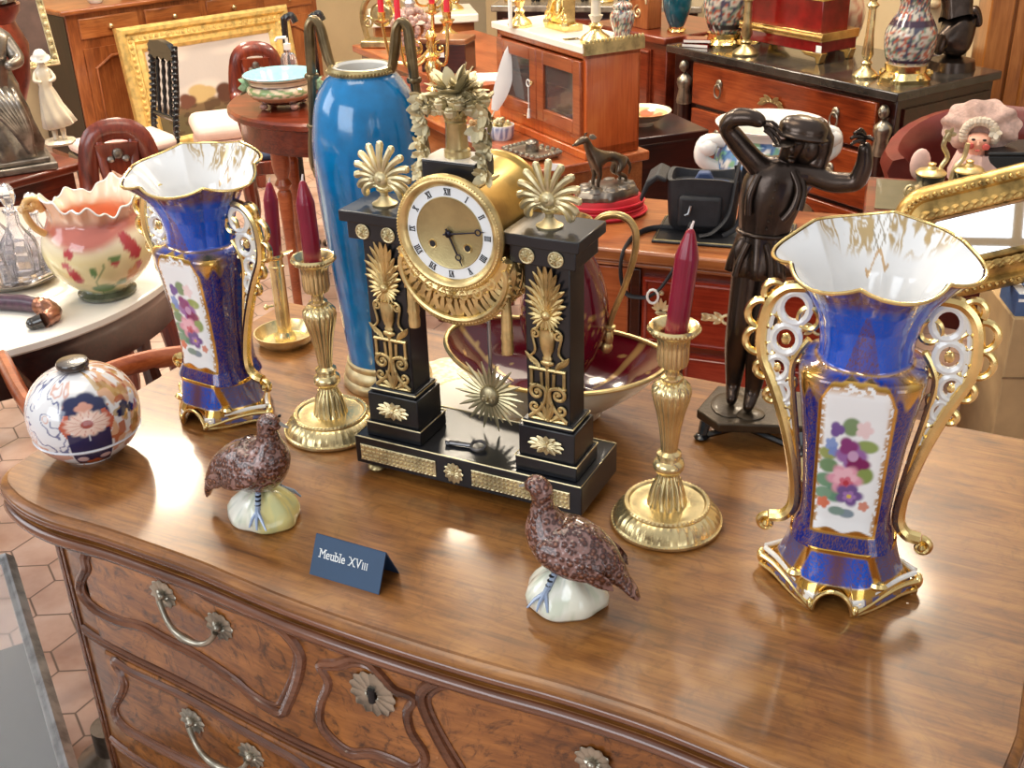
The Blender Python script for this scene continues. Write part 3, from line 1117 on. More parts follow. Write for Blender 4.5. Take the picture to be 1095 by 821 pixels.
for px in (.0500, .2455):
    b = MB()
    # stepped base, shaft, entablature
    b.box(px - .037, px + .037, .008, .068, .0485, .066)
    b.box(px - .0335, px + .0335, .0115, .0645, .066, .104)
    b.box(px - .030, px + .030, .0145, .0615, .104, .111)
    b.box(px - .0255, px + .0255, .019, .057, .109, .294)
    b.box(px - .0365, px + .0365, .008, .068, .293, .3135)
    b.box(px - .0425, px + .0425, .002, .074, .3135, .326)
    p_ = b.build('pillar', 'black_marble', clock, 30, .0012)
    b = MB()
    for z, h, y0, y1 in ((.1085, .0305, .0142, .0618), (.0665, .0372, .0078, .0682)):
        b.tube([(px - h, y0, z), (px + h, y0, z), (px + h, y1, z), (px - h, y1, z)], .001, 6, closed=True)
    b.build('gilt_fillet', 'gold_pale', p_)
    for dx in (-.0165, .0155):
        b = MB()
        flower(b, (px + dx, .0075, .3030), .0078, .0078, 10)
        b.tube([(px + dx + .0078 * c, .0068, .3030 + .0078 * s) for c, s in fan(20)], .0010, 6, closed=True)
        b.build('rosette', 'gold_pale', p_)
    b = MB()
    flower(b, (px, .011, .085), .0215, .0115, 12)
    b.build('base_mount', 'gold_pale', p_)
    # palm, quiver urn and lyre scrolls running up the shaft
    b = MB()
    Y = .0185
    for z, n, l, sp, w in ((.234, 9, .020, 1.45, .0028), (.242, 9, .026, 1.2, .0030), (.250, 7, .030, .9, .0031), (.257, 5, .033, .45, .0032)):
        palm_blades(b, (px, Y, z), n, l * .8, l, sp, w)
    for i in range(9):
        a = -PI / 2 + (i - 4) * .33
        b.leaf((px, Y - .003, .236), (math.cos(a), 0, math.sin(a)), .017, .0026, .002, 0, (0, -1, 0), .15)
    b.ell((px, Y - .003, .237), (.006, .005, .006), 10)
    b.lathe([(0, 0), (.0055, 0), (.0055, .002), (.0042, .004), (.0075, .012), (.0088, .022), (.0095, .030), (.0078, .0335), (.0095, .036), (0, .036)], 18, (px, Y - .001, .186), sy=.6)
    for sx in (-1, 1):
        scroll(b, (px + sx * .0135, Y, .214), .005, PI / 2, 1.1, .0016, sx)
        b.tube(cr([(px + sx * .009, Y - .002, .222), (px + sx * .017, Y - .002, .216), (px + sx * .0135, Y - .002, .196), (px + sx * .019, Y - .002, .188)], 4), .0015, 6)
        for q in range(4):
            b.leaf((px + sx * (.009 + .003 * q), Y - .001, .174 + .002 * q), (sx * .6, 0, 1), .014, .0026, .002, 0, (0, -1, 0), .1)
        b.tube([(px + sx * .019, Y - .001, .172), (px + sx * .019, Y - .001, .155)], .0019, 6)
        b.tube([(px + sx * .0075, Y - .001, .170), (px + sx * .0065, Y - .001, .152)], .0019, 6)
        b.ell((px + sx * .019, Y - .001, .1535), .0026, 8)
        scroll(b, (px + sx * .0125, Y, .1455), .0085, PI * (.5 if sx > 0 else .5), 1.25, .0024, -sx)
        b.tube(cr([(px + sx * .0125, Y - .002, .154), (px + sx * .003, Y - .002, .150), (px + sx * .003, Y - .002, .138), (px + sx * .009, Y - .002, .126), (px + sx * .018, Y - .002, .118), (px + sx * .022, Y - .002, .1145)], 4), .0022, 7)
        scroll(b, (px + sx * .0155, Y, .128), .006, -PI / 2, 1.0, .002, sx)
        b.leaf((px + sx * .004, Y - .001, .113), (sx * .8, 0, .6), .020, .0036, .002, 0, (0, -1, 0), .1)
        b.leaf((px + sx * .002, Y - .002, .116), (sx * .25, 0, 1), .020, .003, .002, 0, (0, -1, 0), .1)
    b.tube([(px - .021, Y - .001, .1735), (px + .021, Y - .001, .1735)], .0022, 6)
    b.tube([(px, Y - .001, .186), (px, Y - .001, .112)], .0024, 6)
    b.tube([(px - .022, Y, .1125), (px + .022, Y, .1125)], .0018, 6)
    b.ell((px, Y - .002, .182), (.008, .003, .004), 10)
    b.build('palm_mount', 'gold', p_)
    # palmette finial
    f = MB()
    fy = .036
    f.lathe([(0, 0), (.0135, 0), (.0140, .002), (.0085, .005), (.0042, .010), (.0045, .014), (.0085, .017), (0, .018)], 20, (px - .004, fy, .326))
    cx = px - .004
    for i in range(13):
        u = i / 6 - 1
        a = PI / 2 - u * 1.72
        L = lerp(.034, .022, abs(u) ** 1.2)
        bend = -u * .55
        pts = []
        for q in range(8):
            t = q / 7
            aa = a + bend * t * t
            pts.append((cx + .006 * math.cos(a) + L * t * math.cos(aa), fy - .001 - .003 * math.sin(PI * t), .352 + .006 * math.sin(a) + L * t * math.sin(aa)))
        f.tube(pts, [.0024 + .0018 * t / 7 for t in range(8)], 8)
        f.ell(pts[-1], (.0043, .0036, .0043), 8)
    f.ell((cx, fy + .001, .357), (.019, .0022, .018), 16)
    f.ell((cx, fy - .003, .355), (.0095, .006, .0095), 12)
    f.ell((cx, fy - .006, .355), (.0035, .005, .0035), 8)
    for sx in (-1, 1):
        f.tube(cr([(cx, fy, .342), (cx + sx * .010, fy - .001, .347), (cx + sx * .020, fy, .343), (cx + sx * .024, fy, .336)], 4), .0030, 8)
        scroll(f, (cx + sx * .0225, fy, .3385), .0055, PI / 2, 1.1, .0022, -sx, 0, 0)
        for q in range(3):
            f.leaf((cx + sx * .008, fy - .002, .347), (sx * (1 - .3 * q), 0, .35 + .35 * q), .017, .0036, .0025, 0, (0, -1, 0), -.1)
        f.ell((cx + sx * .0125, fy - .003, .3535), (.005, .004, .005), 8)
    f.build('palmette_finial', 'gold_pale', p_)
M['key_steel'] = gilt('key_steel', (.20, .19, .19), .35, .1)
M['blued_steel'] = gilt('blued_steel', (.05, .045, .06), .3, 0)
# drum, bezel and dial
DX, DZ = .1462, .3185
Xd = XF((DX, 0, DZ), 0, PI / 2)      # lathe axis z -> -y
b = MB()
b.lathe([(0, -.116), (.050, -.116), (.0575, -.114), (.0585, -.110), (.0575, -.106), (.0555, -.103), (.0545, -.100), (.0545, -.012), (.0560, -.008), (.0535, .0), (0, .0)], 72, X=Xd)
b.build('drum', 'gold_old', clock)
b = MB()
b.lathe([(.054, -.004), (.0605, -.003), (.0622, .0), (.0618, .003), (.0595, .006), (.0572, .0065), (.0562, .0075), (.0545, .0068), (.0525, .0055), (.0510, .0035), (.0495, .0015), (.0495, -.001)], 96, X=Xd)
for c, s in fan(110):
    b.ell((DX + .0592 * c, -.0062, DZ + .0592 * s), .0011, 6)
b.build('bezel', 'gold', clock)
b = MB()
b.lathe([(.0375, .0012), (.0375, .0020), (.0500, .0014), (.0500, .0)], 96, X=Xd)
b.lathe([(0, .0018), (.0365, .0018), (.0380, .0026), (.0390, .0018)], 96, m=1, X=Xd)
for sx in (-1, 1):
    b.lathe([(.0030, .0018), (.0045, .0030), (.0050, .0018)], 20, m=2, X=XF((DX + sx * .0205, 0, DZ - .0135), 0, PI / 2))
    b.lathe([(0, .0022), (.0034, .0022), (.0034, .0015)], 20, m=3, X=XF((DX + sx * .0205, 0, DZ - .0135), 0, PI / 2))
dial = b.build('dial', ['enamel', 'dial_gold', 'gold', 'ink'], clock)
ROM = ['XII', 'I', 'II', 'III', 'IIII', 'V', 'VI', 'VII', 'VIII', 'IX', 'X', 'XI']
for h, s in enumerate(ROM):
    a = PI / 2 - h * PI / 6
    b = MB()
    wid = {'I': .0019, 'V': .0042, 'X': .0042}
    tot = sum(wid[c] for c in s)
    x = -tot / 2
    hh = .0033
    A = XF((DX + .0440 * math.cos(a), -.0019, DZ + .0440 * math.sin(a)), 0, 0, PI / 2 - a)

    def stroke(x0, z0, x1, z1, w):
        d = Vector((x1 - x0, z1 - z0)).normalized()
        n = Vector((-d.y, d.x)) * w / 2
        poly = [(x0 + n.x, z0 + n.y), (x0 - n.x, z0 - n.y), (x1 - n.x, z1 - n.y), (x1 + n.x, z1 + n.y)]
        b.prism(poly, -.0004, .0002, 0, 'xz', X=A)
    for c in s:
        w = wid[c]
        if c == 'I':
            stroke(x + w / 2, -hh, x + w / 2, hh, .0010)
        elif c == 'V':
            stroke(x + .0006, hh, x + w / 2, -hh, .0011)
            stroke(x + w - .0006, hh, x + w / 2, -hh, .0005)
        else:
            stroke(x + .0006, hh, x + w - .0006, -hh, .0011)
            stroke(x + w - .0006, hh, x + .0006, -hh, .0005)
        x += w
    stroke(-tot / 2, hh, tot / 2, hh, .0004)
    stroke(-tot / 2, -hh, tot / 2, -hh, .0004)
    b.build('hour_numeral', 'ink', dial, 0)
for nm, ang, L, ring, w in (('hour_hand', math.radians(-66), .036, .026, .0010), ('minute_hand', math.radians(10), .0425, .035, .0008)):
    b = MB()
    d = Vector((math.cos(ang), 0, math.sin(ang)))
    c = Vector((DX, -.0045, DZ))
    b.tube([c - d * .006, c + d * (ring - .003)], [w * 1.3, w], 6)
    b.tube([c + d * (ring + .003), c + d * L], [w, w * .4], 6)
    e = c + d * ring
    b.tube([(e.x + .0030 * q, e.y, e.z + .0030 * s) for q, s in fan(16)], .0008, 6, closed=True)
    b.ell(tuple(c), (.0042, .002, .0042), 12)
    b.build(nm, 'blued_steel', dial)
# acanthus apron below the drum
b = MB()
ra = np.linspace(0, 1, 8)
aa_ = np.linspace(math.radians(200), math.radians(340), 40)
dp_a = .026 * np.sin(np.linspace(0, PI, 40)) ** .7
for y0_, y1_ in ((.006, .012), (.060, .066)):
    Rr_ = .050 + ra[None, :] * (.016 + dp_a[:, None])
    F1 = np.stack([DX + Rr_ * np.cos(aa_)[:, None], np.full_like(Rr_, y0_) + .012 * ra[None, :] ** 2, DZ - .006 + Rr_ * np.sin(aa_)[:, None]], -1)
    F2 = F1 + np.array([0, y1_ - y0_, 0])
    b.grid(np.concatenate([F1, F2[:, ::-1]], 1), cv=True)
for k in range(5):
    y = .004 + k * .020
    b.tube([(DX + .0640 * math.cos(a), y, DZ - .003 + .0640 * math.sin(a)) for a in np.linspace(math.radians(198), math.radians(342), 30)], .0065 if k == 0 else .005, 8)
for i in range(46):
    a = math.radians(200 + 140 * i / 45)
    b.ell((DX + .0712 * math.cos(a), .006, DZ - .003 + .0712 * math.sin(a)), (.0022, .004, .0022), 6)
for i in range(26):
    a = math.radians(200 + 140 * i / 25)
    for k in range(4):
        c = (DX + .060 * math.cos(a), .002 + .02 * k, DZ - .003 + .060 * math.sin(a))
        b.leaf(c, (.25 * math.sin(a * 3) + math.cos(a), .5, math.sin(a)), .013, .0042, .003, 0, (math.cos(a + 1.57), -1, math.sin(a + 1.57)), .2, 5)
for i in range(30):
    a = math.radians(206 + 128 * i / 29)
    dp = .026 * math.sin(PI * i / 29) ** .7
    for k in range(4):
        c = (DX + .066 * math.cos(a), .000 + .022 * k, DZ - .006 + .066 * math.sin(a))
        b.leaf(c, (math.cos(a) + .5 * math.sin(i * 2.1), .25, math.sin(a)), .006 + dp, .0046, .003, 0, (math.cos(a + 1.57), -1, math.sin(a + 1.57)), .15, 5)
for rr, tr, y0 in ((.024, .0035, .0), (.030, .0026, .004)):
    for k in range(3):
        b.tube([(DX + (.066 + rr * math.sin(PI * i / 40) ** .7) * math.cos(math.radians(204 + 132 * i / 40)), y0 + .030 * k, DZ - .006 + (.066 + rr * math.sin(PI * i / 40) ** .7) * math.sin(math.radians(204 + 132 * i / 40))) for i in range(41)], tr, 8)
for i in range(52):
    a = math.radians(206 + 128 * i / 51)
    r_ = .066 + .0275 * math.sin(PI * i / 51) ** .7
    b.ell((DX + r_ * math.cos(a), .0, DZ - .006 + r_ * math.sin(a)), .0024, 6)
for sx in (-1, 1):
    for q in range(3):
        scroll(b, (DX + sx * (.012 + .016 * q), -.001, DZ - .066 + .004 * q * q), .007, PI / 2, 1.2, .002, -sx, 0, 0)
flower(b, (DX, -.001, DZ - .066), .008, .006, 9)
b.build('acanthus_apron', 'gold', clock)
# hanging spear mounts either side of the dial
for x, z1, z0 in ((.090, .285, .200), (.2035, .275, .188)):
    b = MB()
    L = z1 - z0
    b.lathe([(0, 0), (.0062, .001), (.0068, .008), (.0060, .014), (.0066, .018), (.0062, .022), (.0060, L * .45), (.0048, L * .7), (.0022, L * .95), (0, L)], 14, (x, .0085, z0))
    for i in range(10):
        a = 2 * PI * i / 10
        b.leaf((x + .006 * math.cos(a), .0085 + .006 * math.sin(a), z0 + .018), (.1 * -math.cos(a), .1 * -math.sin(a), 1), L * .5, .0022, .001, 0, (math.cos(a), math.sin(a), 0), 0, 5)
    b.build('spear_mount', 'gold', clock)
# pendulum: sunburst on a steel rod
b = MB()
b.tube([(DX, .075, .262), (DX, .075, .095)], .0022, 8)
pend = b.build('pendulum_rod', 'steel', clock)
b = MB()
random.seed(3)
for i in range(28):
    a = 2 * PI * i / 28
    l = .046 if i % 2 == 0 else .037
    l *= random.uniform(.9, 1.05)
    b.leaf((DX, .071, .097), (math.cos(a), 0, math.sin(a)), l, .0030, .0018, 0, (0, -1, 0), 0, 5)
b.ell((DX, .069, .097), (.0125, .006, .0140), 14)
b.ell((DX, .062, .0955), (.0022, .003, .0030), 8)
for sx in (-1, 1):
    b.ell((DX + sx * .0038, .0640, .0995), (.0022, .0015, .0010), 6)
    b.ell((DX + sx * .0055, .0645, .0945), (.0028, .0020, .0028), 6)
b.ell((DX, .0635, .0905), (.0028, .0015, .0012), 6)
b.build('sunburst_bob', 'gold_pale', pend)
M['gold_matt'] = gilt('matt_gilding', (.74, .65, .42), .55, .4, 160, .5)
# pedestal, flower column and garlands above the drum
b = MB()
UX, UY = .139, .036
b.box(UX - .031, UX + .031, UY - .021, UY + .021, .3655, .3875)
pd = b.build('pedestal_block', 'black_marble', clock, 30, .0015)
b = MB()
cap = [(UX - .0305, UY - .0205), (UX + .0305, UY - .0205), (UX + .0305, UY + .0205), (UX - .0305, UY + .0205)]
b.prism(cap, .3876, .3884, 0, 'xy')
b.build('block_top_reflection', 'marble_white', pd)  # white sheet painted in for the reflection on the black block's top
b = MB()
sad = []
for i in range(21):
    t = i / 20
    sad.append((UX - .035 + .070 * t, UY - .0235, .3650 + .0035 * math.cos(2 * PI * t) - .0020))
b.tube(sad, .0016, 6)
b.tube([sad[-1], (UX + .035, UY + .022, .3660)], .0016, 6)
b.tube([sad[0], (UX - .035, UY + .022, .3660)], .0016, 6)
for p in sad:
    b.ell(p, .0021, 6)
b.build('beaded_edge', 'gold_pale', pd)
b = MB()
b.lathe([(0, 0), (.0135, 0), (.0135, .007), (.0115, .009), (.0105, .034), (.0118, .036), (.0105, .038), (.0115, .042), (.0135, .050), (0, .050)], 28, (UX, UY, .3884), rf=lambda a, z: 1 + .02 * math.cos(14 * a))
for i in range(12):
    a = 2 * PI * i / 12
    b.leaf((UX + .010 * math.cos(a), UY + .010 * math.sin(a), .427), (math.cos(a) * .4, math.sin(a) * .4, 1), .014, .0035, .0015, 0, (math.cos(a), math.sin(a), 0), .2, 5)
b.build('flower_column', 'brass_old', clock)
b = MB()
random.seed(11)
for i in range(34):
    a = random.uniform(0, 2 * PI)
    e = random.uniform(.1, 1.5)
    b.leaf((UX + .006 * math.cos(a), UY + .006 * math.sin(a), .452), (math.cos(a) * math.cos(e), math.sin(a) * math.cos(e), math.sin(e)), random.uniform(.022, .031), .0078, .002, 0, (math.cos(a), math.sin(a), 0), .15)
for i in range(34):
    a = random.uniform(0, 2 * PI)
    r = random.uniform(.004, .034)
    c = (UX + r * math.cos(a), UY + r * math.sin(a) * .8, .448 + random.uniform(-.008, .012) - r * .25)
    rr = random.uniform(.0048, .0078)
    b.ell(c, rr, 8)
    for q in range(6):
        aa = 2 * PI * q / 6
        b.leaf(c, (math.cos(aa), math.sin(aa), .35 + math.sin(a) * .2), rr * 1.8, rr * .7, .0012, 0, (0, 0, 1), .25, 4)
b.build('bouquet', 'gold_matt', clock)
for sx in (-1, 1):
    b = MB()
    pts = cr([(UX + sx * .016, UY - .002, .447), (UX + sx * .028, UY - .006, .445), (UX + sx * .035, UY - .008, .432), (UX + sx * .034, UY - .008, .412), (UX + sx * .036, UY - .010, .392), (UX + sx * .040, UY - .012, .374)], 4)
    b.tube(pts, .002, 6)
    random.seed(20 + sx)
    for i, p in enumerate(pts):
        for q in range(3):
            c = (p[0] + random.uniform(-.005, .005), p[1] + random.uniform(-.005, .003), p[2] + random.uniform(-.003, .003))
            c = (c[0], c[1], c[2])
        for q in range(1):
            rr = random.uniform(.0030, .0048)
            b.ell(c, rr, 7)
            for w in range(5):
                a = random.uniform(0, 2 * PI)
                b.leaf(c, (math.cos(a), -.5, math.sin(a)), rr * 3.4, rr * 1.1, .0012, 0, (0, -1, 0), .2, 4)
    b.build('garland', 'gold_matt', clock)

# key lying on the plinth
kp = CM @ Vector((.112, .024, .048))
key = thing('clock_key', 'steel winding key with ring bow lying on the black clock plinth', 'key', kp, CA)
b = MB()
b.tube([(0, 0, .003), (.026, .004, .003)], [.0026, .0022], 8)
b.build('shaft', 'key_steel', key)
b = MB()
b.tube([(.0335 + .0075 * c, .005 + .0065 * s, .0040 + .0016 * s) for c, s in fan(20)], .0016, 8, closed=True)
b.build('bow', 'key_steel', key)
b = MB()
b.box(-.001, .004, -.002, .002, .0005, .006)
b.build('socket', 'key_steel', key, bevel=.0005)
key.scale = (1.15,) * 3
# ================================================================ CANDLESTICKS
def flute(n, amp, z0, z1):
    return lambda a, z: 1 + (amp * abs(math.sin(n * a / 2)) - amp * .5) * (1 if z0 < z < z1 else 0)


def make_candlestick():
    root = thing('candlestick', '', 'candlestick')
    b = MB()
    b.lathe([(0, 0), (.0585, 0), (.0605, .002), (.0605, .005), (.0585, .007)], 64)
    b.lathe([(.0585, .007), (.0570, .010), (.0530, .017), (.0480, .021), (.0465, .022)], 120, rf=flute(40, .035, .0075, .0215))
    b.lathe([(.0465, .022), (.0470, .0245), (.0450, .027), (.0425, .0270), (.0405, .0245), (.030, .0235), (.022, .0250), (.0, .026)], 64)
    for c, s in fan(60):
        b.ell((.0458 * c, .0458 * s, .0258), .0016, 6)
    for c, s in fan(72):
        b.ell((.0598 * c, .0598 * s, .0045), .0018, 6)
    b.build('foot', 'brass', root)
    b = MB()
    b.lathe([(.0, .022), (.022, .025), (.0195, .030), (.0175, .040), (.0150, .050), (.0115, .057), (.0105, .062)], 96, rf=flute(16, .16, .026, .058))
    for i in range(8):
        a = 2 * PI * i / 8
        b.leaf((.018 * math.cos(a), .018 * math.sin(a), .026), (-.25 * math.cos(a), -.25 * math.sin(a), 1), .030, .0058, .0022, 0, (math.cos(a), math.sin(a), 0), .1)
    b.lathe([(.0105, .062), (.0130, .064), (.0165, .069), (.0170, .073), (.0160, .077), (.0120, .080), (.0115, .083), (.0135, .085), (.0130, .088), (.0088, .091)], 40)
    b.build('stem_base', 'brass', root)
    b = MB()
    b.lathe([(.0088, .090), (.0092, .100), (.0112, .118), (.0145, .136), (.0182, .150), (.0200, .160), (.0195, .1665), (.0160, .1715), (.0105, .1735)], 96, rf=flute(16, .10, .091, .17))
    for i in range(14):
        a = 2 * PI * i / 14
        b.leaf((.0115 * math.cos(a), .0115 * math.sin(a), .1735), (math.cos(a), math.sin(a), -.75), .0125, .0035, .0018, 0, (math.cos(a), math.sin(a), 1), -.2)
    b.lathe([(.0105, .1735), (.0115, .176), (.0112, .1785), (.0078, .181), (.0075, .186), (.0090, .189)], 40)
    b.build('stem', 'brass', root)
    b = MB()
    b.lathe([(.0, .187), (.0090, .189), (.0145, .192), (.0160, .198), (.0158, .212), (.0165, .221), (.0185, .225)], 72, rf=flute(18, .08, .1895, .224))
    b.lathe([(.0185, .225), (.0240, .228), (.0265, .231), (.0268, .234), (.0250, .2365), (.0215, .2355), (.0185, .232), (.0150, .230), (.0135, .226), (.0130, .205), (0, .204)], 48)
    for c, s in fan(40):
        b.ell((.0262 * c, .0262 * s, .2325), .0016, 6)
    b.build('candle_cup', 'brass', root)
    return root


def make_candle(name, label, r, h):
    root = thing(name, label, 'candle')
    b = MB()
    b.lathe([(0, 0), (r * .92, 0), (r, .006), (r * 1.02, h - .030), (r * 1.0, h - .0285), (r * .72, h - .016), (r * .40, h - .004), (r * .22, h - .001), (0, h)], 24)
    b.build('wax', 'candle', root, 12)
    b = MB()
    b.tube([(0, 0, h - .002), (.0007, 0, h + .003), (.002, .001, h + .007)], [.0016, .0014, .001], 6)
    b.build('wick', 'wick', root)
    return root


cs = make_candlestick()
cs.location = (.165, 1.030, TOP)
cs['label'] = 'brass candlestick with fluted stem standing right of the clock'
cs['group'] = 'pair of brass candlesticks'
dup(cs, (-.232, 1.262, TOP), .6, 'brass candlestick with fluted stem standing left of the clock')
cd = make_candle('candle', 'dark red candle standing in the candlestick right of the clock', .0115, .135)
cd['group'] = 'dark red candles'
cd.location = (.165, 1.030, TOP + .2045)
cd.rotation_euler = (math.radians(1.5), math.radians(5.0), 0)
dup(cd, (-.232, 1.262, TOP + .2045), .5, 'dark red candle standing in the candlestick left of the clock', (math.radians(1), math.radians(-1.4)), .93)
# chamber candlestick
ch = thing('chamberstick', 'plain brass chamber candlestick with round saucer and tube stem behind the left vase', 'candlestick', (-.3376, 1.5383, TOP))
b = MB()
b.lathe([(0, .003), (.034, .003), (.040, .010), (.044, .018), (.046, .018), (.043, .008), (.036, 0), (0, 0)], 56)
b.build('saucer', 'brass', ch)
b = MB()
b.lathe([(.016, .003), (.0155, .010), (.0115, .016), (.0105, .020), (.0105, .132), (.0125, .134), (.0130, .138), (.0125, .140), (.0100, .140), (.0095, .128), (0, .128)], 32)
b.lathe([(.0105, .118), (.0118, .119), (.0118, .122), (.0105, .123)], 32)
b.build('stem', 'brass', ch)
b = MB()
b.tube([(-.010, -.008, .062), (-.018, -.012, .062)], .002, 8)
b.ell((-.020, -.013, .062), .0042, 10)
b.build('push_knob', 'brass', ch)
b = MB()
b.leaf((.010, 0, .1395), (1, .1, .15), .017, .008, .001, 0, (0, 0, 1), .1)
b.build('lip', 'brass', ch)
c2 = dup(cd, (-.3376, 1.5383, TOP + .1285), .2, 'dark red candle standing in the plain brass chamber candlestick', (math.radians(1), math.radians(2.6)), .88)

# ================================================================ TALL BLUE VASE
bv = thing('blue_vase', 'tall turquoise blue ceramic vase with bronze handles and gilt foot ring', 'vase', (-.172, 1.401, TOP))
b = MB()
pr = cr([(.046, .030), (.0505, .034), (.0535, .07), (.0585, .13), (.0635, .19), (.0680, .25), (.0700, .30), (.0685, .345), (.0610, .388), (.0480, .412), (.0385, .422)], 5)
b.lathe([(0, .03)] + pr, 72)
b.build('body', 'blue_glaze', bv)
b = MB()
b.lathe([(.0395, .4205), (.0415, .4225), (.0420, .4265), (.0400, .4295), (.0370, .4300), (.0350, .4280), (.0340, .42), (.036, .405)], 56)
for c, s in fan(56):
    b.ell((.0418 * c, .0418 * s, .4245), .0019, 6)
b.build('beaded_neck_ring', 'brass_old', bv)
b = MB()
b.lathe([(.0352, .4282), (.0330, .4300), (.0310, .4270), (.0330, .41), (.045, .39), (.060, .35), (.060, .2), (0, .1)], 48)
b.build('lining', 'white_china', bv)
b = MB()
b.lathe([(0, 0), (.060, 0), (.0615, .003), (.0610, .010), (.0575, .014)], 56)
b.lathe([(.0575, .014), (.0585, .017), (.0560, .026), (.0530, .030)], 112, rf=flute(50, .02, .0145, .0275))
b.lathe([(.0530, .030), (.0545, .033), (.0540, .037), (.0515, .039), (.050, .036)], 56)
b.build('foot_ring', 'gold_pale', bv)
for sx, ang in ((1, math.radians(-18)), (-1, math.radians(-18))):
    b = MB()
    X = Matrix.Rotation(ang, 4, 'Z')
    s = sx
    pts = cr([(.0385 * s, 0, .424), (.043 * s, 0, .436), (.047 * s, 0, .455), (.0505 * s, 0, .474), (.0575 * s, 0, .482), (.0645 * s, 0, .474), (.0665 * s, 0, .450), (.069 * s, 0, .41), (.0735 * s, 0, .36), (.0775 * s, 0, .325), (.0775 * s, 0, .300), (.0725 * s, 0, .291)], 5)
    k = len(pts)
    b.tube(pts, [.0055 + .0012 * math.sin(i / k * 9) ** 2 for i in range(k)], 10, X=X)
    b.lathe([(0, -.004), (.0085, -.003), (.0095, 0), (.0085, .003), (0, .004)], 16, X=X @ Matrix.Translation((.0685 * s, 0, .414)))
    b.lathe([(0, -.003), (.0078, -.002), (.0085, 0), (.0078, .002), (0, .003)], 16, X=X @ Matrix.Translation((.0740 * s, 0, .352)))
    b.ell((.0725 * s, 0, .292), (.008, .010, .012), 12, X=X)
    b.tube([(p[0] + .0042 * s * .0, p[1] - .0050, p[2]) for p in pts[4:-6]], .0022, 6, X=X)
    b.build('handle', 'bronze_handle', bv)


# ================================================================ PARTRIDGES
def make_bird(upright=0.0):
    root = thing('partridge_figurine', '', 'figurine')
    b = MB()
    # spine from the crown of the head down the neck and back to the tail
    if not upright:
        sp = [(-.0405, .129, .0015, .0015), (-.037, .1285, .0060, .0065), (-.030, .1290, .0105, .0100), (-.0235, .1240, .0115, .0110), (-.0220, .1130, .0105, .0108), (-.0215, .100, .0145, .0150),
              (-.0165, .083, .0250, .0240), (-.002, .070, .0310, .0300), (.018, .066, .0285, .0285), (.036, .059, .0215, .0225), (.050, .050, .0135, .0155), (.060, .041, .0070, .0105), (.070, .031, .0038, .0090), (.076, .023, .0010, .0040)]
    else:
        sp = [(-.036, .1225, .0015, .0015), (-.033, .1235, .0055, .0060), (-.0265, .1270, .0095, .0090), (-.0205, .1245, .0110, .0105), (-.0190, .1140, .0110, .0110), (-.0185, .101, .0150, .0155),
              (-.0150, .085, .0265, .0250), (-.002, .072, .0330, .0310), (.018, .066, .0300, .0290), (.038, .058, .0235, .0235), (.054, .047, .0150, .0165), (.064, .036, .0080, .0110), (.071, .024, .0042, .0085), (.074, .014, .0010, .0040)]
    b.sweep(sp, 84, 40)
    o = b.build('body', 'feather', root, 80)
    for sy in (-1, 1):
        b = MB()
        b.ell((0, 0, 0), (.036, .009, .019), 20, X=XF((.014, sy * .0225, .068), rz=sy * -.12, rx=sy * .35, ry=.30))
        for q in range(4):
            b.leaf((.030, sy * .0285, .066 - .004 * q), (1, -sy * .22, -.52 + .05 * q), .030, .0042, .0018, 0, (0, sy, 0), 0)
        b.build('wing', 'feather', root, 80)
        b = MB()
        b.ell((-.031, sy * .0088, .1312), .0019, 8)
        b.build('eye', 'ink', root)
    b = MB()
    b.leaf((-.036, 0, .1275), (-1, 0, -.28), .011, .0030, .0030, 0, (0, 0, 1), -.1)
    b.build('beak', 'grey_cloth', root)
    return root


def rock(root, flip=1, yel=0):
    th = np.linspace(0, 2 * PI, 64, endpoint=False)
    rows = []
    for r, z in ((.0, 0), (.040, 0), (.0435, .004), (.043, .012), (.038, .021), (.030, .029), (.022, .036), (.012, .041), (.0, .0425)):
        rr = r * (1 + .05 * np.sin(3 * th + z * 90) + .03 * np.sin(7 * th + z * 40))
        rows.append(np.stack([rr * np.cos(th) * 1.06, rr * np.sin(th) * .9, np.full_like(th, z) + .002 * np.sin(5 * th) * (z > .008)], -1))
    b = MB()
    b.grid(np.array(rows), cv=True)
    o = b.build('rock_base', 'painted', root, 60)
    o.scale = (.90, .90, 1.0)

    def col(c):
        x, y, z = c.T
        t = np.arctan2(y, x)
        base = np.tile(np.array([*rgb(240, 240, 226), 0.]), (len(c), 1))
        base = mixc(base, np.array([*rgb(226, 212, 120), 0]), sm(-.005, .02, x * flip + .006 * np.sin(t * 6)) * (.85 if yel else .12))
        base = mixc(base, np.array([*rgb(170, 190, 150), 0]), ((vnoise(t * 5 + 3, z * 160) > .6) * .35))
        base = mixc(base, np.array([*rgb(150, 170, 160), 0]), ((np.abs(np.sin(t * 16 + z * 200)) < .12) * (z > .012) * .35))
        return base
    paint(o, col)
    for sy in (-1, 1):
        b = MB()
        b.tube(cr([(-.004, sy * .010, .050), (-.006, sy * .016, .038), (-.010, sy * .026, .026)], 4), .0032, 8)
        for a in (-.6, 0, .6):
            d = Vector((math.sin(a) - .25, sy * math.cos(a), -.9))
            p = Vector((-.010, sy * .0262, .0265))
            b.tube([p, p + Vector((d.x * .011, d.y * .008, -.0065)), p + Vector((d.x * .019, d.y * .0125, -.0155))], [.0024, .0019, .001], 6)
        for i in range(5):
            b.ell((-.006 - .0008 * i, sy * (.014 + .0025 * i), .044 - .004 * i), (.0036, .0036, .0012), 8, 1)
        b.build('foot', ['leg_blue', 'ink'], root)


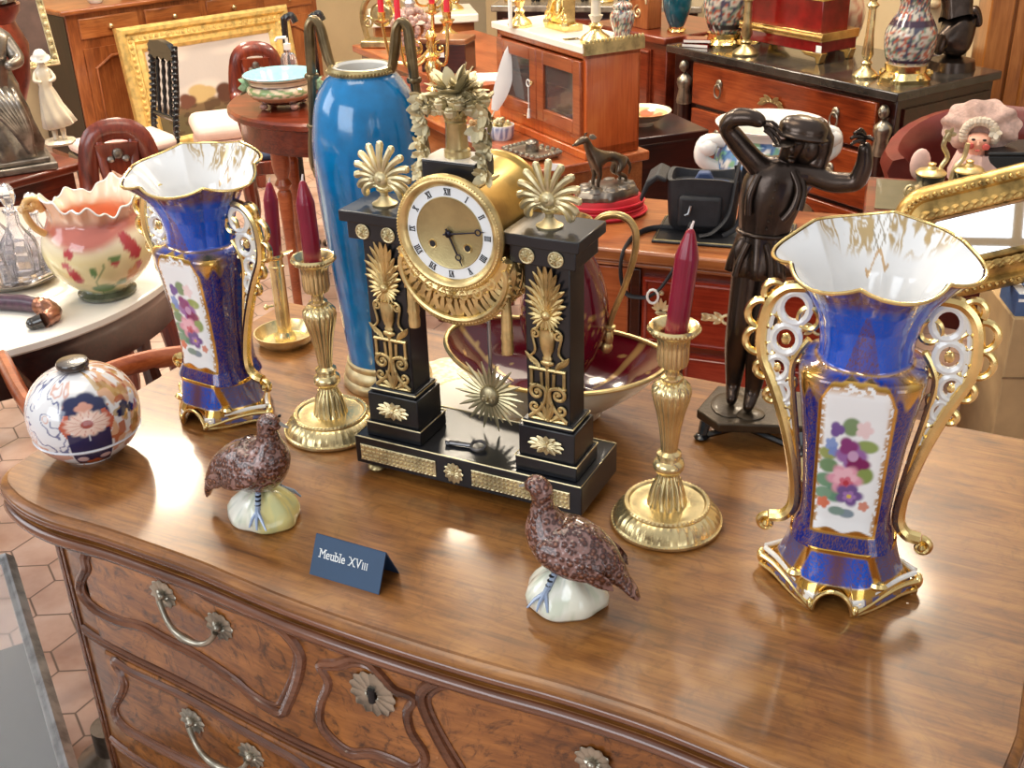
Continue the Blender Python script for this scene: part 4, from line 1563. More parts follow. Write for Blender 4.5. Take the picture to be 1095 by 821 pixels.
M['leg_blue'] = plain('blue_grey_glaze', rgb(150, 168, 196), .25, 0, .5)
br = make_bird()
rock(br)
br.location = (.046, .896, TOP)
br.rotation_euler = (0, 0, math.radians(-24))
br['group'] = 'pair of partridge figurines'
br['label'] = 'brown glazed partridge on plain white rock base, right of the blue card'
bl = make_bird(1)
rock(bl, -1, 1)
bl.location = (-.282, 1.062, TOP)
bl.rotation_euler = (0, 0, math.radians(158))
bl['group'] = 'pair of partridge figurines'
bl['label'] = 'brown glazed partridge on white and yellow rock base, left of the blue card'

# ================================================================ SIGN CARD
sg = thing('price_card', 'folded dark blue card lettered in white, standing between the two partridges', 'sign', (-.1700, .9520, TOP), math.radians(-27))
b = MB()
W2, HH, D2, T2 = .0425, .0385, .020, .0012
for s in (-1, 1):
    b.add([(-W2, s * D2, 0), (W2, s * D2, 0), (W2, s * .0005, HH), (-W2, s * .0005, HH), (-W2, s * (D2 - T2), 0), (W2, s * (D2 - T2), 0), (W2, s * -.0004, HH - .002), (-W2, s * -.0004, HH - .002)],
          [(0, 1, 2, 3), (4, 7, 6, 5), (0, 3, 7, 4), (1, 5, 6, 2), (0, 4, 5, 1), (3, 2, 6, 7)])
b.build('card', 'card', sg, 0)
def glyph(chr_, size):
    fc = bpy.data.curves.new('glyph', 'FONT')
    fc.body = chr_
    fc.size = size
    fc.extrude = .0002
    fo_ = bpy.data.objects.new('glyph', fc)
    COL.objects.link(fo_)
    m = bpy.data.meshes.new_from_object(fo_.evaluated_get(bpy.context.evaluated_depsgraph_get()))
    vs = [tuple(v.co) for v in m.vertices]
    fs = [tuple(p.vertices) for p in m.polygons]
    bpy.data.objects.remove(fo_)
    bpy.data.curves.remove(fc)
    bpy.data.meshes.remove(m)
    return vs, fs


tb = MB()
cx_ = 0.0
for chr_, size in [(c, .0118) for c in 'Meuble'] + [(' ', .0118)] + [(c, .0118) for c in 'XV'] + [(c, .0092) for c in 'III']:
    if chr_ == ' ':
        cx_ += .0036
        continue
    vs, fs = glyph(chr_, size)
    x0, x1 = min(v[0] for v in vs), max(v[0] for v in vs)
    y0, y1 = min(v[1] for v in vs), max(v[1] for v in vs)
    sq = .86 if chr_ in 'MXV' else .92
    tb.add([(cx_ + (v[0] - x0) * sq, v[1], v[2]) for v in vs], fs)
    w_ = (x1 - x0) * sq
    st_, hb = size * .075, size * .032
    spots = {'M': ((0, y0), (w_, y0), (.0, y1), (w_, y1)), 'l': ((w_ / 2, y0), (w_ / 2 - st_ * .4, y1)), 'b': ((0, y1),), 'u': ((0, y1), (w_ - st_, y1), (w_, y0)),
             'X': ((.0004, y0), (w_ - .0004, y0), (.0004, y1), (w_ - .0004, y1)), 'V': ((.0004, y1), (w_ - .0004, y1)), 'I': ((w_ / 2, y0), (w_ / 2, y1))}.get(chr_, ())
    for sx_, sy_ in spots:
        sy_ = sy_ + (hb if sy_ == y0 else -hb)
        sw_ = 1.05 if chr_ == 'I' else 1.5
        tb.box(cx_ + sx_ - st_ * sw_, cx_ + sx_ + st_ * sw_, sy_ - hb, sy_ + hb, -.0002, .0002)
    cx_ += w_ + (.0017 if chr_ in 'VI' else .00125)
tb.v = [(v[0] - cx_ / 2, v[1] - .0042, v[2]) for v in tb.v]
lt = tb.build('lettering', 'lettering', sg, 0)
sl = math.atan2(D2, HH)
lt.rotation_euler = (PI / 2 - sl, 0, 0)
lt.location = (-.004, -D2 * .40 - .0008, HH * .58)
lt.scale = (1.0, 1.15, 1)

# ================================================================ LIDDED IMARI JAR
jr = thing('lidded_jar', 'round porcelain jar painted in blue and rust, black knob lid, at commode left corner', 'jar', (-.528, 1.222, TOP), math.radians(24))


def ball_profile(z0, z1, n):
    out = []
    for i in range(n + 1):
        z = lerp(z0, z1, i / n)
        u = (z - .058) / .062
        out.append((.0670 * math.sqrt(max(0, 1 - abs(u) ** 2.25)), z))
    return out


def imari(c):
    x, y, z = c.T
    t = np.arctan2(-x, -y)          # 0 = front, + = viewer's left
    u = -t * .0715                  # to the right
    v = z
    base = np.tile(np.array([*rgb(226, 226, 228), 0.]), (len(c), 1))
    NB, RU, PK = rgb(26, 32, 78), rgb(196, 104, 70), rgb(232, 196, 180)
    # trailing blue branches on the left
    n = vnoise(u * 75 + 3, v * 75) + .4 * vnoise(u * 160, v * 160)
    br_ = sm(.07, .03, np.abs(n - .62)) * (u < -.018) * (u > -.2) * (v > .030)
    base = mixc(base, np.array([*rgb(70, 80, 130), 0]), br_ * .9)
    r2 = sm(.08, .03, np.abs(n - .95)) * (u < -.014) * (v > .03)
    base = mixc(base, np.array([*rgb(206, 150, 130), 0]), r2 * .8)
    # rust and gilt brocade on the right
    n2 = vnoise(u * 120 + 7, v * 120)
    rr = (u > .026) * (v > .03)
    base = mixc(base, np.array([*rgb(214, 166, 128), .0]), rr * sm(.45, .6, n2) * .95)
    base = mixc(base, np.array([*rgb(180, 96, 60), .1]), rr * sm(.62, .7, vnoise(u * 150, v * 150 + 9)) * .9)
    base = mixc(base, np.array([*rgb(206, 170, 100), .4]), rr * sm(.66, .72, vnoise(u * 95 + 40, v * 95 + 9)) * .7)
    for cu, cv in ((.056, .078), (.066, .071), (.048, .072)):
        base = blob(base, u, v, cu, cv, .008, .006, np.array([*NB, 0]), 0, 5)
    # blue cloud panel above, chrysanthemum, blue panel below
    base = blob(base, u, v, .0, .093, .034, .012, np.array([*NB, 0]), 0, 5, .2)
    base = blob(base, u, v, -.018, .086, .016, .012, np.array([*NB, 0]), .6, 0)
    base = blob(base, u, v, .018, .086, .016, .012, np.array([*NB, 0]), -.6, 0)
    base = blob(base, u, v, .0, .0905, .013, .006, np.array([*rgb(208, 150, 130), 0]), 0, 4)
    ru = (np.abs(u) < .036 - .6 * np.abs(v - .071)) & (np.abs(v - .071) < .014)
    base = mixc(base, np.array([*rgb(190, 92, 66), 0]), ru * 1.0 * (np.abs(u) > .022))
    tp = (np.abs(u) < .026) & (v > .034) & (v < .062)
    base = mixc(base, np.array([*NB, 0]), tp * 1.0)
    base = mixc(base, np.array([*rgb(210, 216, 226), 0]), tp * sm(.06, .02, np.abs(np.sin(u * 190))) * (v > .05) * .9)
    base = blob(base, u, v, .0, .072, .029, .0155, np.array([*rgb(236, 206, 190), 0]), 0, 14, .14)
    a2 = np.arctan2((v - .072) / .0155, u / .029)
    d2 = np.hypot(u / .029, (v - .072) / .0155)
    base = mixc(base, np.array([*rgb(196, 120, 100), 0]), sm(.35, .1, np.abs(np.sin(a2 * 7))) * (d2 < .95) * .7)
    base = blob(base, u, v, .0, .072, .008, .005, np.array([*rgb(160, 70, 60), 0]), 0, 0)
    # lower bowl decoration
    tp2 = (np.abs(u) < .027) & (v > .010) & (v < .033)
    base = mixc(base, np.array([*NB, 0]), tp2 * 1.0)
    base = blob(base, u, v, .0, .012, .015, .008, np.array([*rgb(196, 90, 50), 0]), 0, 5)
    base = blob(base, u, v, -.016, .022, .008, .005, np.array([*rgb(220, 190, 190), 0]), 0, 0)
    base = blob(base, u, v, .017, .022, .008, .004, np.array([*rgb(220, 190, 190), 0]), 0, 0)
    lo_ = (v < .032) * (np.abs(u) > .029) * sm(.55, .65, vnoise(u * 70, v * 110))
    base = mixc(base, np.array([*rgb(206, 140, 110), 0]), lo_ * .8)
    base = mixc(base, np.array([*rgb(226, 226, 230), 0]), sm(.003, .0015, np.abs(v - .0338)))
    return base


b = MB()
b.lathe([(0, 0), (.030, 0), (.031, .004)] + ball_profile(.0045, .033, 40), 260)
o = b.build('bowl', 'painted', jr, 60)
paint(o, imari)
b = MB()
b.lathe([(.0630, .0332), (.0646, .0340)] + ball_profile(.0345, .1155, 110) + [(.021, .1165), (0, .117)], 260)
o = b.build('lid', 'painted', jr, 60)
paint(o, imari)
b = MB()
b.lathe([(0, .1155), (.013, .1160), (.0150, .1185), (.0185, .1200), (.0195, .1245), (.0180, .1275), (.0120, .1285), (.0, .1285)], 40)
b.build('knob', 'knob_glaze', jr) if 'knob_glaze' in M else b.build('knob', plain('knob_glaze', rgb(62, 52, 46), .2, 0, .6, .4, 60), jr)

# ================================================================ BURGUNDY BOWL, VASE AND GILT CLOTH
bw = thing('oval_bowl', 'oval burgundy bowl with gilt rim and white outside, lying behind the clock', 'bowl', (.055, 1.292, TOP + .0024), math.radians(-29))
th = np.linspace(0, 2 * PI, 96, endpoint=False)


def oval_rows(prof):
    rows = []
    for k, z in prof:
        lift = .012 * (np.abs(np.cos(th)) ** 2) * (z / .075)
        rows.append(np.stack([.150 * k * np.cos(th), .102 * k * np.sin(th), z + lift], -1))
    return np.array(rows)


b = MB()
b.grid(oval_rows([(0, 0), (.40, 0), (.43, .004), (.45, .012), (.60, .026), (.80, .047), (.94, .066), (1.0, .076)]), cv=True)
b.build('bowl_outside', 'cream_china', bw)
ins_prof = [(.985, .0765), (.93, .067), (.79, .050), (.70, .039), (.60, .031), (.50, .0255), (.40, .0215), (.28, .020), (.14, .020), (0, .020)]
fine = cr(ins_prof, 6)
b = MB()
b.grid(oval_rows(fine), cv=True)
o = b.build('bowl_inside', 'painted', bw)


def bowl_col(c):
    x, y, z = c.T
    t = np.arctan2(y / .102, x / .150)
    r = np.hypot(x / .150, y / .102)
    base = np.tile(np.array([*rgb(88, 8, 24), 0.]), (len(c), 1))
    ln = (np.abs(np.sin(t * 3 + .4)) < .016 / np.maximum(r, .2)) * (r > .42)
    ln = np.maximum(ln, (np.abs(r - .46) < .007)) * 1.0
    ln = np.maximum(ln, (np.abs(r - .90) < .006))
    sp_ = (hsh(np.floor(t * 9), np.floor(r * 9)) > .45) * (np.hypot((t * 9) % 1 - .5, (r * 9) % 1 - .5) < .09) * (r > .5) * (r < .86)
    base = mixc(base, np.array([*rgb(214, 176, 110), .7]), np.clip(ln + sp_, 0, 1) * .85)
    return base


paint(o, bowl_col)
b = MB()
b.tube([tuple(p) for p in oval_rows([(.995, .0775)])[0]], .0032, 8, closed=True)
b.build('gilt_rim', 'gold', bw)

vs_c = (.075, 1.312, TOP)
bg = thing('burgundy_vase', 'burgundy porcelain vase with arched gilt swan-neck handle, standing in the oval bowl', 'vase', (vs_c[0] - .006, vs_c[1] - .004, TOP + .0236))
b = MB()
vprof = cr([(.024, .0), (.026, .006), (.020, .014), (.030, .030), (.046, .060), (.056, .095), (.055, .130), (.046, .165), (.034, .190), (.028, .205), (.030, .222), (.036, .232)], 7)
b.lathe([(0, 0)] + vprof + [(.033, .232), (.026, .21), (.0, .15)], 120)
o = b.build('body', 'painted', bg)


def bvc(c):
    x, y, z = c.T
    t = np.arctan2(y, x)
    base = np.tile(np.array([*rgb(104, 10, 34), 0.]), (len(c), 1))
    arc = .148 - .030 * np.abs(np.sin(t * 2)) ** .7
    ln = sm(.0022, .0010, np.abs(z - arc)) + sm(.0015, .0008, np.abs(z - arc + .010)) * (np.sin(t * 60) > 0)
    ln = ln + (np.abs(np.sin(t * 2)) < .03) * (z < .146) * (z > .03)
    sp_ = (np.hypot((t * 7) % 1 - .5, (z * 45) % 1 - .5) < .13) * (z > .05) * (z < .115)
    ln = ln + sp_ + (z < .012) + (z > .226)
    return mixc(base, np.array([*rgb(216, 176, 104), .8]), np.clip(ln, 0, 1) * .9)


paint(o, bvc)
b = MB()
pts = cr([(.030, -.01, .205), (.034, -.012, .222), (.045, -.015, .238), (.062, -.02, .243), (.078, -.022, .236), (.086, -.024, .218), (.084, -.024, .190), (.075, -.022, .155), (.064, -.02, .125), (.058, -.018, .105), (.056, -.016, .088)], 5)
k = len(pts)
b.tube(pts, [.0055 - .0022 * i / k for i in range(k)], 10)
b.tube([(p[0] - .002, p[1] - .0045, p[2] + .001) for p in pts[6:-4]], .0016, 6)
b.ell((.055, -.015, .080), (.0065, .0065, .013), 12)
b.ell((.053, -.014, .066), (.0080, .0075, .009), 12)
b.lathe([(.004, -.004), (.008, -.002), (.008, .002), (.004, .004)], 14, (.056, -.016, .094))
b.build('handle', 'gold', bg)

dl = MB()
R_ = [(.0, .0004), (.06, .0004), (.118, .0004), (.124, .0011), (.118, .0018), (0, .0018)]
dl.lathe([(.0, 0), (.128, 0), (.130, .0010), (.128, .0018), (.10, .0018), (.05, .0018), (0, .0018)], 180, rf=lambda a, z: 1 + .03 * abs(math.sin(14 * a)))
do = dl.build('table_mat', 'painted', None, 40)
do.location = (-.055, 1.335, TOP)
tag(do, 'white mat with scalloped edge and gilt pattern under the burgundy bowl', 'mat')
_d = MB()
tt = np.linspace(0, 2 * PI, 200, endpoint=False)
rr = np.linspace(.001, 1, 60)
P = np.stack([np.outer(rr, .128 * (1 + .03 * np.abs(np.sin(14 * tt))) * np.cos(tt)), np.outer(rr, .128 * (1 + .03 * np.abs(np.sin(14 * tt))) * np.sin(tt)), np.full((60, 200), .0020)], -1)
_d.grid(P, cv=True)
dp = _d.build('printed_face', 'painted_bisque', do, 0)


def mat_col(c):
    r = np.hypot(c[:, 0], c[:, 1])
    t = np.arctan2(c[:, 1], c[:, 0])
    base = np.tile(np.array([*rgb(240, 232, 218), 0.]), (len(c), 1))
    k = (r > .062) * sm(.52, .62, vnoise(t * 22, r * 230)) * .75 + (np.abs(r - .060) < .002)
    return mixc(base, np.array([*rgb(206, 172, 104), .3]), np.clip(k, 0, 1))


paint(do, mat_col)
paint(dp, mat_col)

# ================================================================ BRONZE STATUE
SO = Vector((.2875, 1.2225, TOP))
st = thing('bronze_statuette', 'dark bronze statuette of a hatted youth shading his eyes, on a small stand', 'statue', SO, math.radians(-13))
ZB = .036      # top of the slab
b = MB()
body = MB()
V = []
E = []
R = []


def J(p, r, par=None):
    V.append(p)
    R.append(r)
    if par is not None:
        E.append((par, len(V) - 1))
    return len(V) - 1


pel = J((.006, 0, .245), (.021, .018))
wst = J((.007, .002, .268), (.0185, .016), pel)
chs = J((.012, .004, .300), (.025, .019), wst)
upc = J((.018, .005, .328), (.022, .016), chs)
nk = J((.024, .003, .346), (.0095, .0095), upc)
hd = J((.031, -.004, .363), (.0135, .0140), nk)
hd2 = J((.035, -.005, .380), (.0135, .0140), hd)
# viewer's left arm: raised, bent over the head
a1 = J((-.004, .003, .338), (.0140, .0140), upc)
a2 = J((-.026, .0, .362), (.0135, .0130), a1)
a3 = J((-.044, -.004, .386), (.0125, .0120), a2)
a4 = J((-.034, -.010, .397), (.0115, .0110), a3)
a5 = J((-.013, -.016, .398), (.0100, .0095), a4)
a6 = J((.000, -.018, .391), (.0070, .0065), a5)
# viewer's right arm: out to the side, forearm up
c1 = J((.046, .004, .334), (.0135, .0135), upc)
c2 = J((.076, -.002, .324), (.0130, .0125), c1)
c3 = J((.103, -.006, .327), (.0130, .0125), c2)
c4 = J((.108, -.010, .350), (.0105, .0100), c3)
c5 = J((.105, -.013, .374), (.0070, .0065), c4)
# legs
for sx, hip, kn, an, to in ((-1, (-.008, 0, .232), (-.013, -.010, .150), (-.016, .006, .062), (-.017, -.016, .045)), (1, (.020, 0, .230), (.014, -.018, .145), (.008, -.008, .062), (.002, -.030, .044))):
    g0 = J(hip, (.0210, .0200), pel)
    g1 = J(tuple(lerp(hip[i], kn[i], .5) for i in range(3)), (.0195, .0185), g0)
    g2 = J(kn, (.0175, .0170), g1)
    g3 = J((lerp(kn[0], an[0], .35), lerp(kn[1], an[1], .35) + .004, lerp(kn[2], an[2], .35)), (.0180, .0175), g2)
    g4 = J(an, (.0100, .0100), g3)
    g5 = J((an[0] * .6 + to[0] * .4, an[1] * .6 + to[1] * .4, an[2] - .010), (.0105, .0085), g4)
    J(to, (.0090, .0065), g5)
vv, ff = skin(V, E, R, 2)
body.add(vv, ff)
# fingers
for base, dirs in (((-.001, -.019, .390), [(1, -.12 + .1 * q, -.75 + .22 * q) for q in range(4)]), ((.104, -.014, .378), [(-.80 + .10 * q, -.45, .25 + .16 * q) for q in range(4)])):
    for q, d in enumerate(dirs):
        d = Vector(d).normalized()
        p = Vector(base) + Vector((0, .003 * (q - 1.5), .002 * (q - 1.5)))
        L_ = (.017, .020, .019, .015)[q]
        body.tube([p, p + d * L_ * .5, p + d * L_ * .8 + Vector((0, -.002, -.002)), p + d * L_ + Vector((0, -.003, -.005))], [.0026, .0024, .0021, .0016], 7)
    p = Vector(base)
    body.tube([p, p + Vector((.004, -.007, .003)), p + Vector((.009, -.010, .001))], [.0028, .0025, .0018], 7)
# face: nose, brow, chin, ears
body.leaf((.030, -.0175, .369), (0, -.5, -1), .009, .0026, .0035, 0, (0, -1, 0), 0)
for sx in (-1, 1):
    body.ell((.0315 + sx * .0048, -.0165, .3695), (.0020, .0014, .0013), 8)
    body.ell((.0325 + sx * .0135, -.003, .366), (.0020, .0032, .0045), 8)
body.ell((.030, -.0165, .3565), (.0036, .0016, .0011), 8)
body.ell((.030, -.0145, .351), (.0042, .0032, .0030), 8)
body.build('figure', 'bronze', st, 80)
b = MB()
hatX = XF((.040, -.002, .381), rz=.2, ry=.16, rx=-.05)
b.lathe([(0, .0165), (.010, .0160), (.0190, .0125), (.0235, .0065), (.0240, .0010), (.0235, -.003), (.0265, -.0050), (.0250, -.0075), (.016, -.006)], 32, X=hatX, sx=1.12)
b.leaf((.028, -.018, .374), (-.75, -.5, -.05), .022, .016, .003, 0, (0, 0, 1), -.1)
b.tube(cr([(.052, .004, .386), (.060, .008, .374), (.060, .010, .356), (.056, .008, .340), (.050, .006, .330)], 5), [.012] * 6 + [.014] * 5 + [.013] * 5 + [.009] * 5, 12)
b.ell((.046, .004, .362), (.017, .014, .020), 14)
b.build('hat', 'bronze', st, 80)
# jerkin with belt and flared skirt
b = MB()
tw = np.linspace(0, 2 * PI, 72, endpoint=False)
rows = []
for z, rx, ry, cx, cy, am in ((.346, .017, .0150, .020, .004, 0), (.338, .0290, .0210, .018, .004, .0), (.326, .0360, .0245, .016, .004, .0), (.300, .0360, .0260, .012, .003, .012), (.280, .0315, .0235, .009, .002, .015), (.266, .0285, .0220, .007, .001, .02),
                              (.262, .0290, .0225, .007, .001, .02), (.245, .0330, .0265, .007, .0, .05), (.228, .0370, .0300, .007, 0, .08), (.216, .0390, .0320, .007, 0, .09), (.215, .0370, .0300, .007, 0, .09), (.235, .026, .021, .007, 0, 0)):
    w_ = 1 + am * np.sin(9 * tw + z * 20)
    rows.append(np.stack([cx + rx * np.cos(tw) * w_, cy + ry * np.sin(tw) * w_, np.full_like(tw, z)], -1))
b.grid(np.array(rows), cv=True)
for p_ in (((.032, -.012, .338), (.040, -.018, .320), (.036, -.022, .300), (.026, -.024, .286)), ((.040, -.004, .336), (.046, -.012, .316), (.043, -.018, .296)), ((-.004, -.014, .334), (-.012, -.020, .312), (-.012, -.022, .290)), ((.010, -.022, .256), (.016, -.027, .238), (.018, -.030, .218)), ((-.010, -.020, .256), (-.018, -.024, .236), (-.022, -.026, .218))):
    b.tube(cr(p_, 5), .0042, 8)
for i in range(7):
    b.ell((.0165 - .0012 * i, -.0215 - .0003 * i, .328 - .009 * i), .0018, 6)
b.build('jerkin', 'bronze', st, 80)
b = MB()
b.tube([(.007 + .0295 * math.cos(a), .001 + .0230 * math.sin(a), .264 + .001 * math.sin(2 * a)) for a in np.linspace(0, 2 * PI, 40)[:-1]], .0028, 8, closed=True)
b.leaf((-.014, -.014, .262), (-.25, -.2, -1), .030, .008, .006, 0, (0, -1, 0), 0)
b.build('belt', 'bronze', st, 80)
b = MB()
slab_pts = [(-.058, -.018), (-.036, .052), (.070, .052), (.078, -.040), (-.030, -.050)]
b.prism([(p[0] * 1.0, p[1]) for p in slab_pts], .024, ZB, 0, 'xy')
b.ell((-.018, .0, ZB), (.025, .035, .005), 16)
b.ell((.006, -.020, ZB), (.020, .018, .0045), 16)
b.build('slab', 'bronze_stand', st, 30, .003) if 'bronze_stand' in M else b.build('slab', plain('stand_metal', rgb(66, 56, 44), .38, .6, .1, .3, 40, .3), st, 30, .003)
b = MB()
for p, q in (((-.045, -.018, .026), (-.050, -.028, .0)), ((.066, -.036, .026), (.072, -.046, .0)), ((-.032, .045, .026), (-.036, .052, .0)), ((.062, .045, .026), (.066, .052, .0))):
    b.tube([p, q], [.0075, .0055], 8)
    b.ell((q[0], q[1], .004), (.010, .010, .004), 8)
b.tube([(-.049, -.026, .004), (.0, -.012, .014), (.071, -.044, .004)], .004, 6)
b.tube([(.0, -.012, .014), (.064, .048, .005)], .004, 6)
b.build('stand', 'ebony', st)

# ================================================================ SMALL BRASS DISH behind the right vase
bd = MB()
bd.lathe([(0, 0), (.020, 0), (.026, .006), (.034, .016), (.036, .017), (.0345, .019), (.025, .010), (0, .005)], 40)
o = bd.build('brass_dish', 'brass', None)
o.location = K(.905, .375)
tag(o, 'small polished brass dish behind the right blue and gilt vase', 'dish')
# ================================================================ SHOP FURNITURE BEHIND
def turned_leg(b, x, y, z0, z1, r, m=0, n=16):
    h = z1 - z0
    b.lathe([(0, 0), (r * .45, 0), (r * .5, h * .05), (r * .62, h * .45), (r * .8, h * .68), (r * .55, h * .70), (r * .95, h * .73), (r * .6, h * .76), (r * .9, h * .80), (r, h * .84), (r, h), (0, h)], n, (x, y, z0), m)


def V3(p):
    return Vector(p)


# ---- round marble-topped table, left
mt = thing('marble_table', 'round white marble table with dark wood apron at the left, behind the commode', 'table', (-1.2, 2.3, 0))
b = MB()
b.lathe([(0, .718), (.476, .718), (.483, .724), (.483, .736), (.478, .740), (0, .740)], 96)
b.build('marble_top', 'marble_white', mt)
b = MB()
b.lathe([(.452, .625), (.462, .630), (.462, .690), (.470, .700), (.474, .718), (.44, .718), (.44, .625), (.452, .625)], 80)
b.build('apron', 'mahogany_dark', mt)
for a in (-35, 55, 145, 235):
    b = MB()
    c, s = math.cos(math.radians(a)), math.sin(math.radians(a))
    b.tube([(c * .43, s * .43, .66), (c * .43, s * .43, .4), (c * .45, s * .45, .0)], [.024, .019, .012], 10)
    b.build('leg', 'mahogany_dark', mt)

# ---- barbotine cachepot
pot = thing('cachepot', 'cream cachepot painted with red flowers and leaves, ruffled rim and green foot', 'planter', (-.825, 2.155, .74), .3)
th = np.linspace(0, 2 * PI, 160, endpoint=False)
prf = np.array(cr([(.045, .014), (.048, .018), (.066, .032), (.094, .062), (.107, .098), (.104, .132), (.091, .158), (.084, .172), (.087, .188), (.098, .208)], 6))
fr_ = sm(.150, .208, prf[:, 1])[:, None]
ruf = 1 + .05 * fr_ * np.sin(7 * th) + .03 * fr_ * np.sin(17 * th)
zz = prf[:, 1, None] + fr_ * (.014 * np.sin(2 * th + .6) + .008 * np.sin(7 * th) + .004 * np.sin(19 * th))
Pp = np.stack([prf[:, 0, None] * ruf * np.cos(th), prf[:, 0, None] * ruf * np.sin(th), zz], -1)
b = MB()
b.grid(Pp, cv=True)
o = b.build('body', 'painted', pot)


def potcol(c):
    x, y, z = c.T
    t = np.arctan2(-x, -y)
    u, v = -t * .1, z
    base = np.tile(np.array([*rgb(232, 214, 158), 0.]), (len(c), 1))
    base = mixc(base, np.array([*rgb(240, 226, 196), 0]), sm(.10, .14, z))
    base = mixc(base, np.array([*rgb(196, 96, 84), 0]), sm(.128, .150, z + .012 * np.sin(t * 3 + 1)) * sm(.196, .165, z) * sm(-1.9, -.6, u * 10 + 1) * .9)
    base = mixc(base, np.array([*rgb(240, 176, 140), 0]), sm(.165, .195, z) * .8)
    base = mixc(base, np.array([*rgb(120, 150, 110), 0]), sm(.038, .018, z + .006 * np.sin(t * 8)) * .8)
    RD = np.array([*rgb(186, 70, 76), 0])
    for cu, cv, r in ((-.052, .124, .011), (-.060, .100, .010), (-.050, .082, .012), (-.046, .070, .012), (.064, .128, .016), (.072, .110, .016), (.058, .142, .012), (.028, .100, .009), (.078, .08, .010)):
        base = blob(base, u, v, cu, cv, r, r, RD, 0, 5)
    for cu, cv, rx, ry in ((-.012, .084, .006, .012), (.030, .108, .012, .006), (.0, .040, .03, .012), (.044, .05, .016, .008)):
        base = blob(base, u, v, cu, cv, rx, ry, np.array([*rgb(110, 140, 86), 0]))
    base = blob(base, u, v, .066, .064, .014, .02, np.array([*rgb(206, 140, 70), 0]), 0, 5)
    st_ = (np.abs(u + .005 - .2 * (v - .06) - .006 * np.sin(v * 80)) < .0015) * (v < .1)
    base = mixc(base, np.array([*rgb(120, 140, 90), 0]), st_ * .8)
    return base


paint(o, potcol)
ins = Pp * np.array([.965, .965, 1])
b = MB()
b.grid(np.concatenate([np.tile([[[0, 0, .05]]], (1, 160, 1)), ins[16:]]), cv=True)
for q in range(0, 160):
    pass
o = b.build('lining', 'painted', pot)
paint(o, lambda c: mixc(np.tile(np.array([*rgb(234, 226, 202), 0.]), (len(c), 1)), np.array([*rgb(238, 160, 120), 0]), sm(.188, .150, c[:, 2]) * .9))
b = MB()
b.tube([tuple((Pp[-1, i] + ins[-1, i]) / 2) for i in range(160)], .0022, 6, closed=True)
b.build('rim', 'white_china', pot)
b = MB()
b.lathe([(0, 0), (.052, 0), (.058, .004), (.058, .010), (.050, .014), (.046, .018), (0, .018)], 40)
b.build('foot', plain('olive_glaze', rgb(92, 96, 76), .2, 0, .6, .4, 60), pot)
for s in (-1, 1):
    b = MB()
    a = math.radians(205 if s < 0 else 10)
    c, q = math.cos(a), math.sin(a)
    b.tube(cr([(c * .094, q * .094, .200), (c * .104, q * .104, .224), (c * .122, q * .122, .224), (c * .126, q * .126, .200), (c * .115, q * .115, .172), (c * .098, q * .098, .155)], 4), .0068, 10)
    for i in range(6):
        b.ell((c * (.105 + .005 * i), q * (.105 + .005 * i), .213 + .003 * math.sin(i * 2)), .009, 8)
    b.build('handle', plain('ochre_glaze', rgb(214, 168, 104), .3, 0, .4), pot)

# ---- silver tray with decanters
ty = thing('serving_tray', 'oval silvered tray with raised rim under the glass decanters on the marble table', 'tray', (-1.14, 2.30, .74), -.5)
b = MB()
b.lathe([(0, .004), (.165, .004), (.185, .010), (.200, .018), (.204, .018), (.190, .006), (.165, 0), (0, 0)], 72, sy=.62)
b.build('tray', gilt('silver_plate', (.62, .56, .50), .22, .1), ty)
b = MB()
b.tube(cr([(.190, -.04, .016), (.215, -.035, .030), (.222, 0, .034), (.215, .035, .030), (.190, .04, .016)], 5), .005, 8)
b.build('handle', 'silver_plate' if 'silver_plate' in M else bpy.data.materials['silver_plate'], ty)


def decanter(name, label, px, py, s=1.0, z=.745):
    p = onz(px, py, z)
    d = thing(name, label, 'decanter', (p.x, p.y, z))
    b = MB()
    b.lathe([(0, 0), (.034, 0), (.036, .004), (.034, .012), (.038, .040), (.040, .065), (.034, .085), (.020, .104), (.0135, .118), (.0130, .140), (.0175, .148), (.015, .150), (.010, .146), (.010, .118), (.016, .104), (.030, .083), (.035, .062), (.031, .012), (0, .008)], 12)
    o = b.build('bottle', 'crystal', d, 20)
    b = MB()
    b.lathe([(0, .140), (.0085, .140), (.0095, .151), (.007, .156), (.013, .164), (.018, .178), (.016, .192), (.010, .202), (0, .207)], 8)
    b.build('stopper', 'crystal', d, 10)
    d.scale = (s,) * 3
    return d


decanter('decanter', 'tallest cut glass decanter with pointed stopper on the silvered tray', 28, 296, 1.0)
decanter('decanter', 'cut glass decanter with stopper at the left edge of the tray', 2, 288, .98)
decanter('decanter', 'smaller cut glass decanter behind the tallest decanter, beside the cachepot', 47, 281, .78)
for i, (px, py, lb) in enumerate(((58, 292, 'small clear glass tumbler at the right end of the silvered tray'), (12, 303, 'small clear glass tumbler at the front of the silvered tray'))):
    p = onz(px, py, .745)
    b = MB()
    b.lathe([(0, 0), (.016, 0), (.019, .045), (.0175, .045), (.0148, .006), (0, .005)], 14)
    o = b.build('tumbler', 'crystal', None, 20)
    o.location = (p.x, p.y, .746)
    tag(o, lb, 'glass', 'tumblers on the tray')
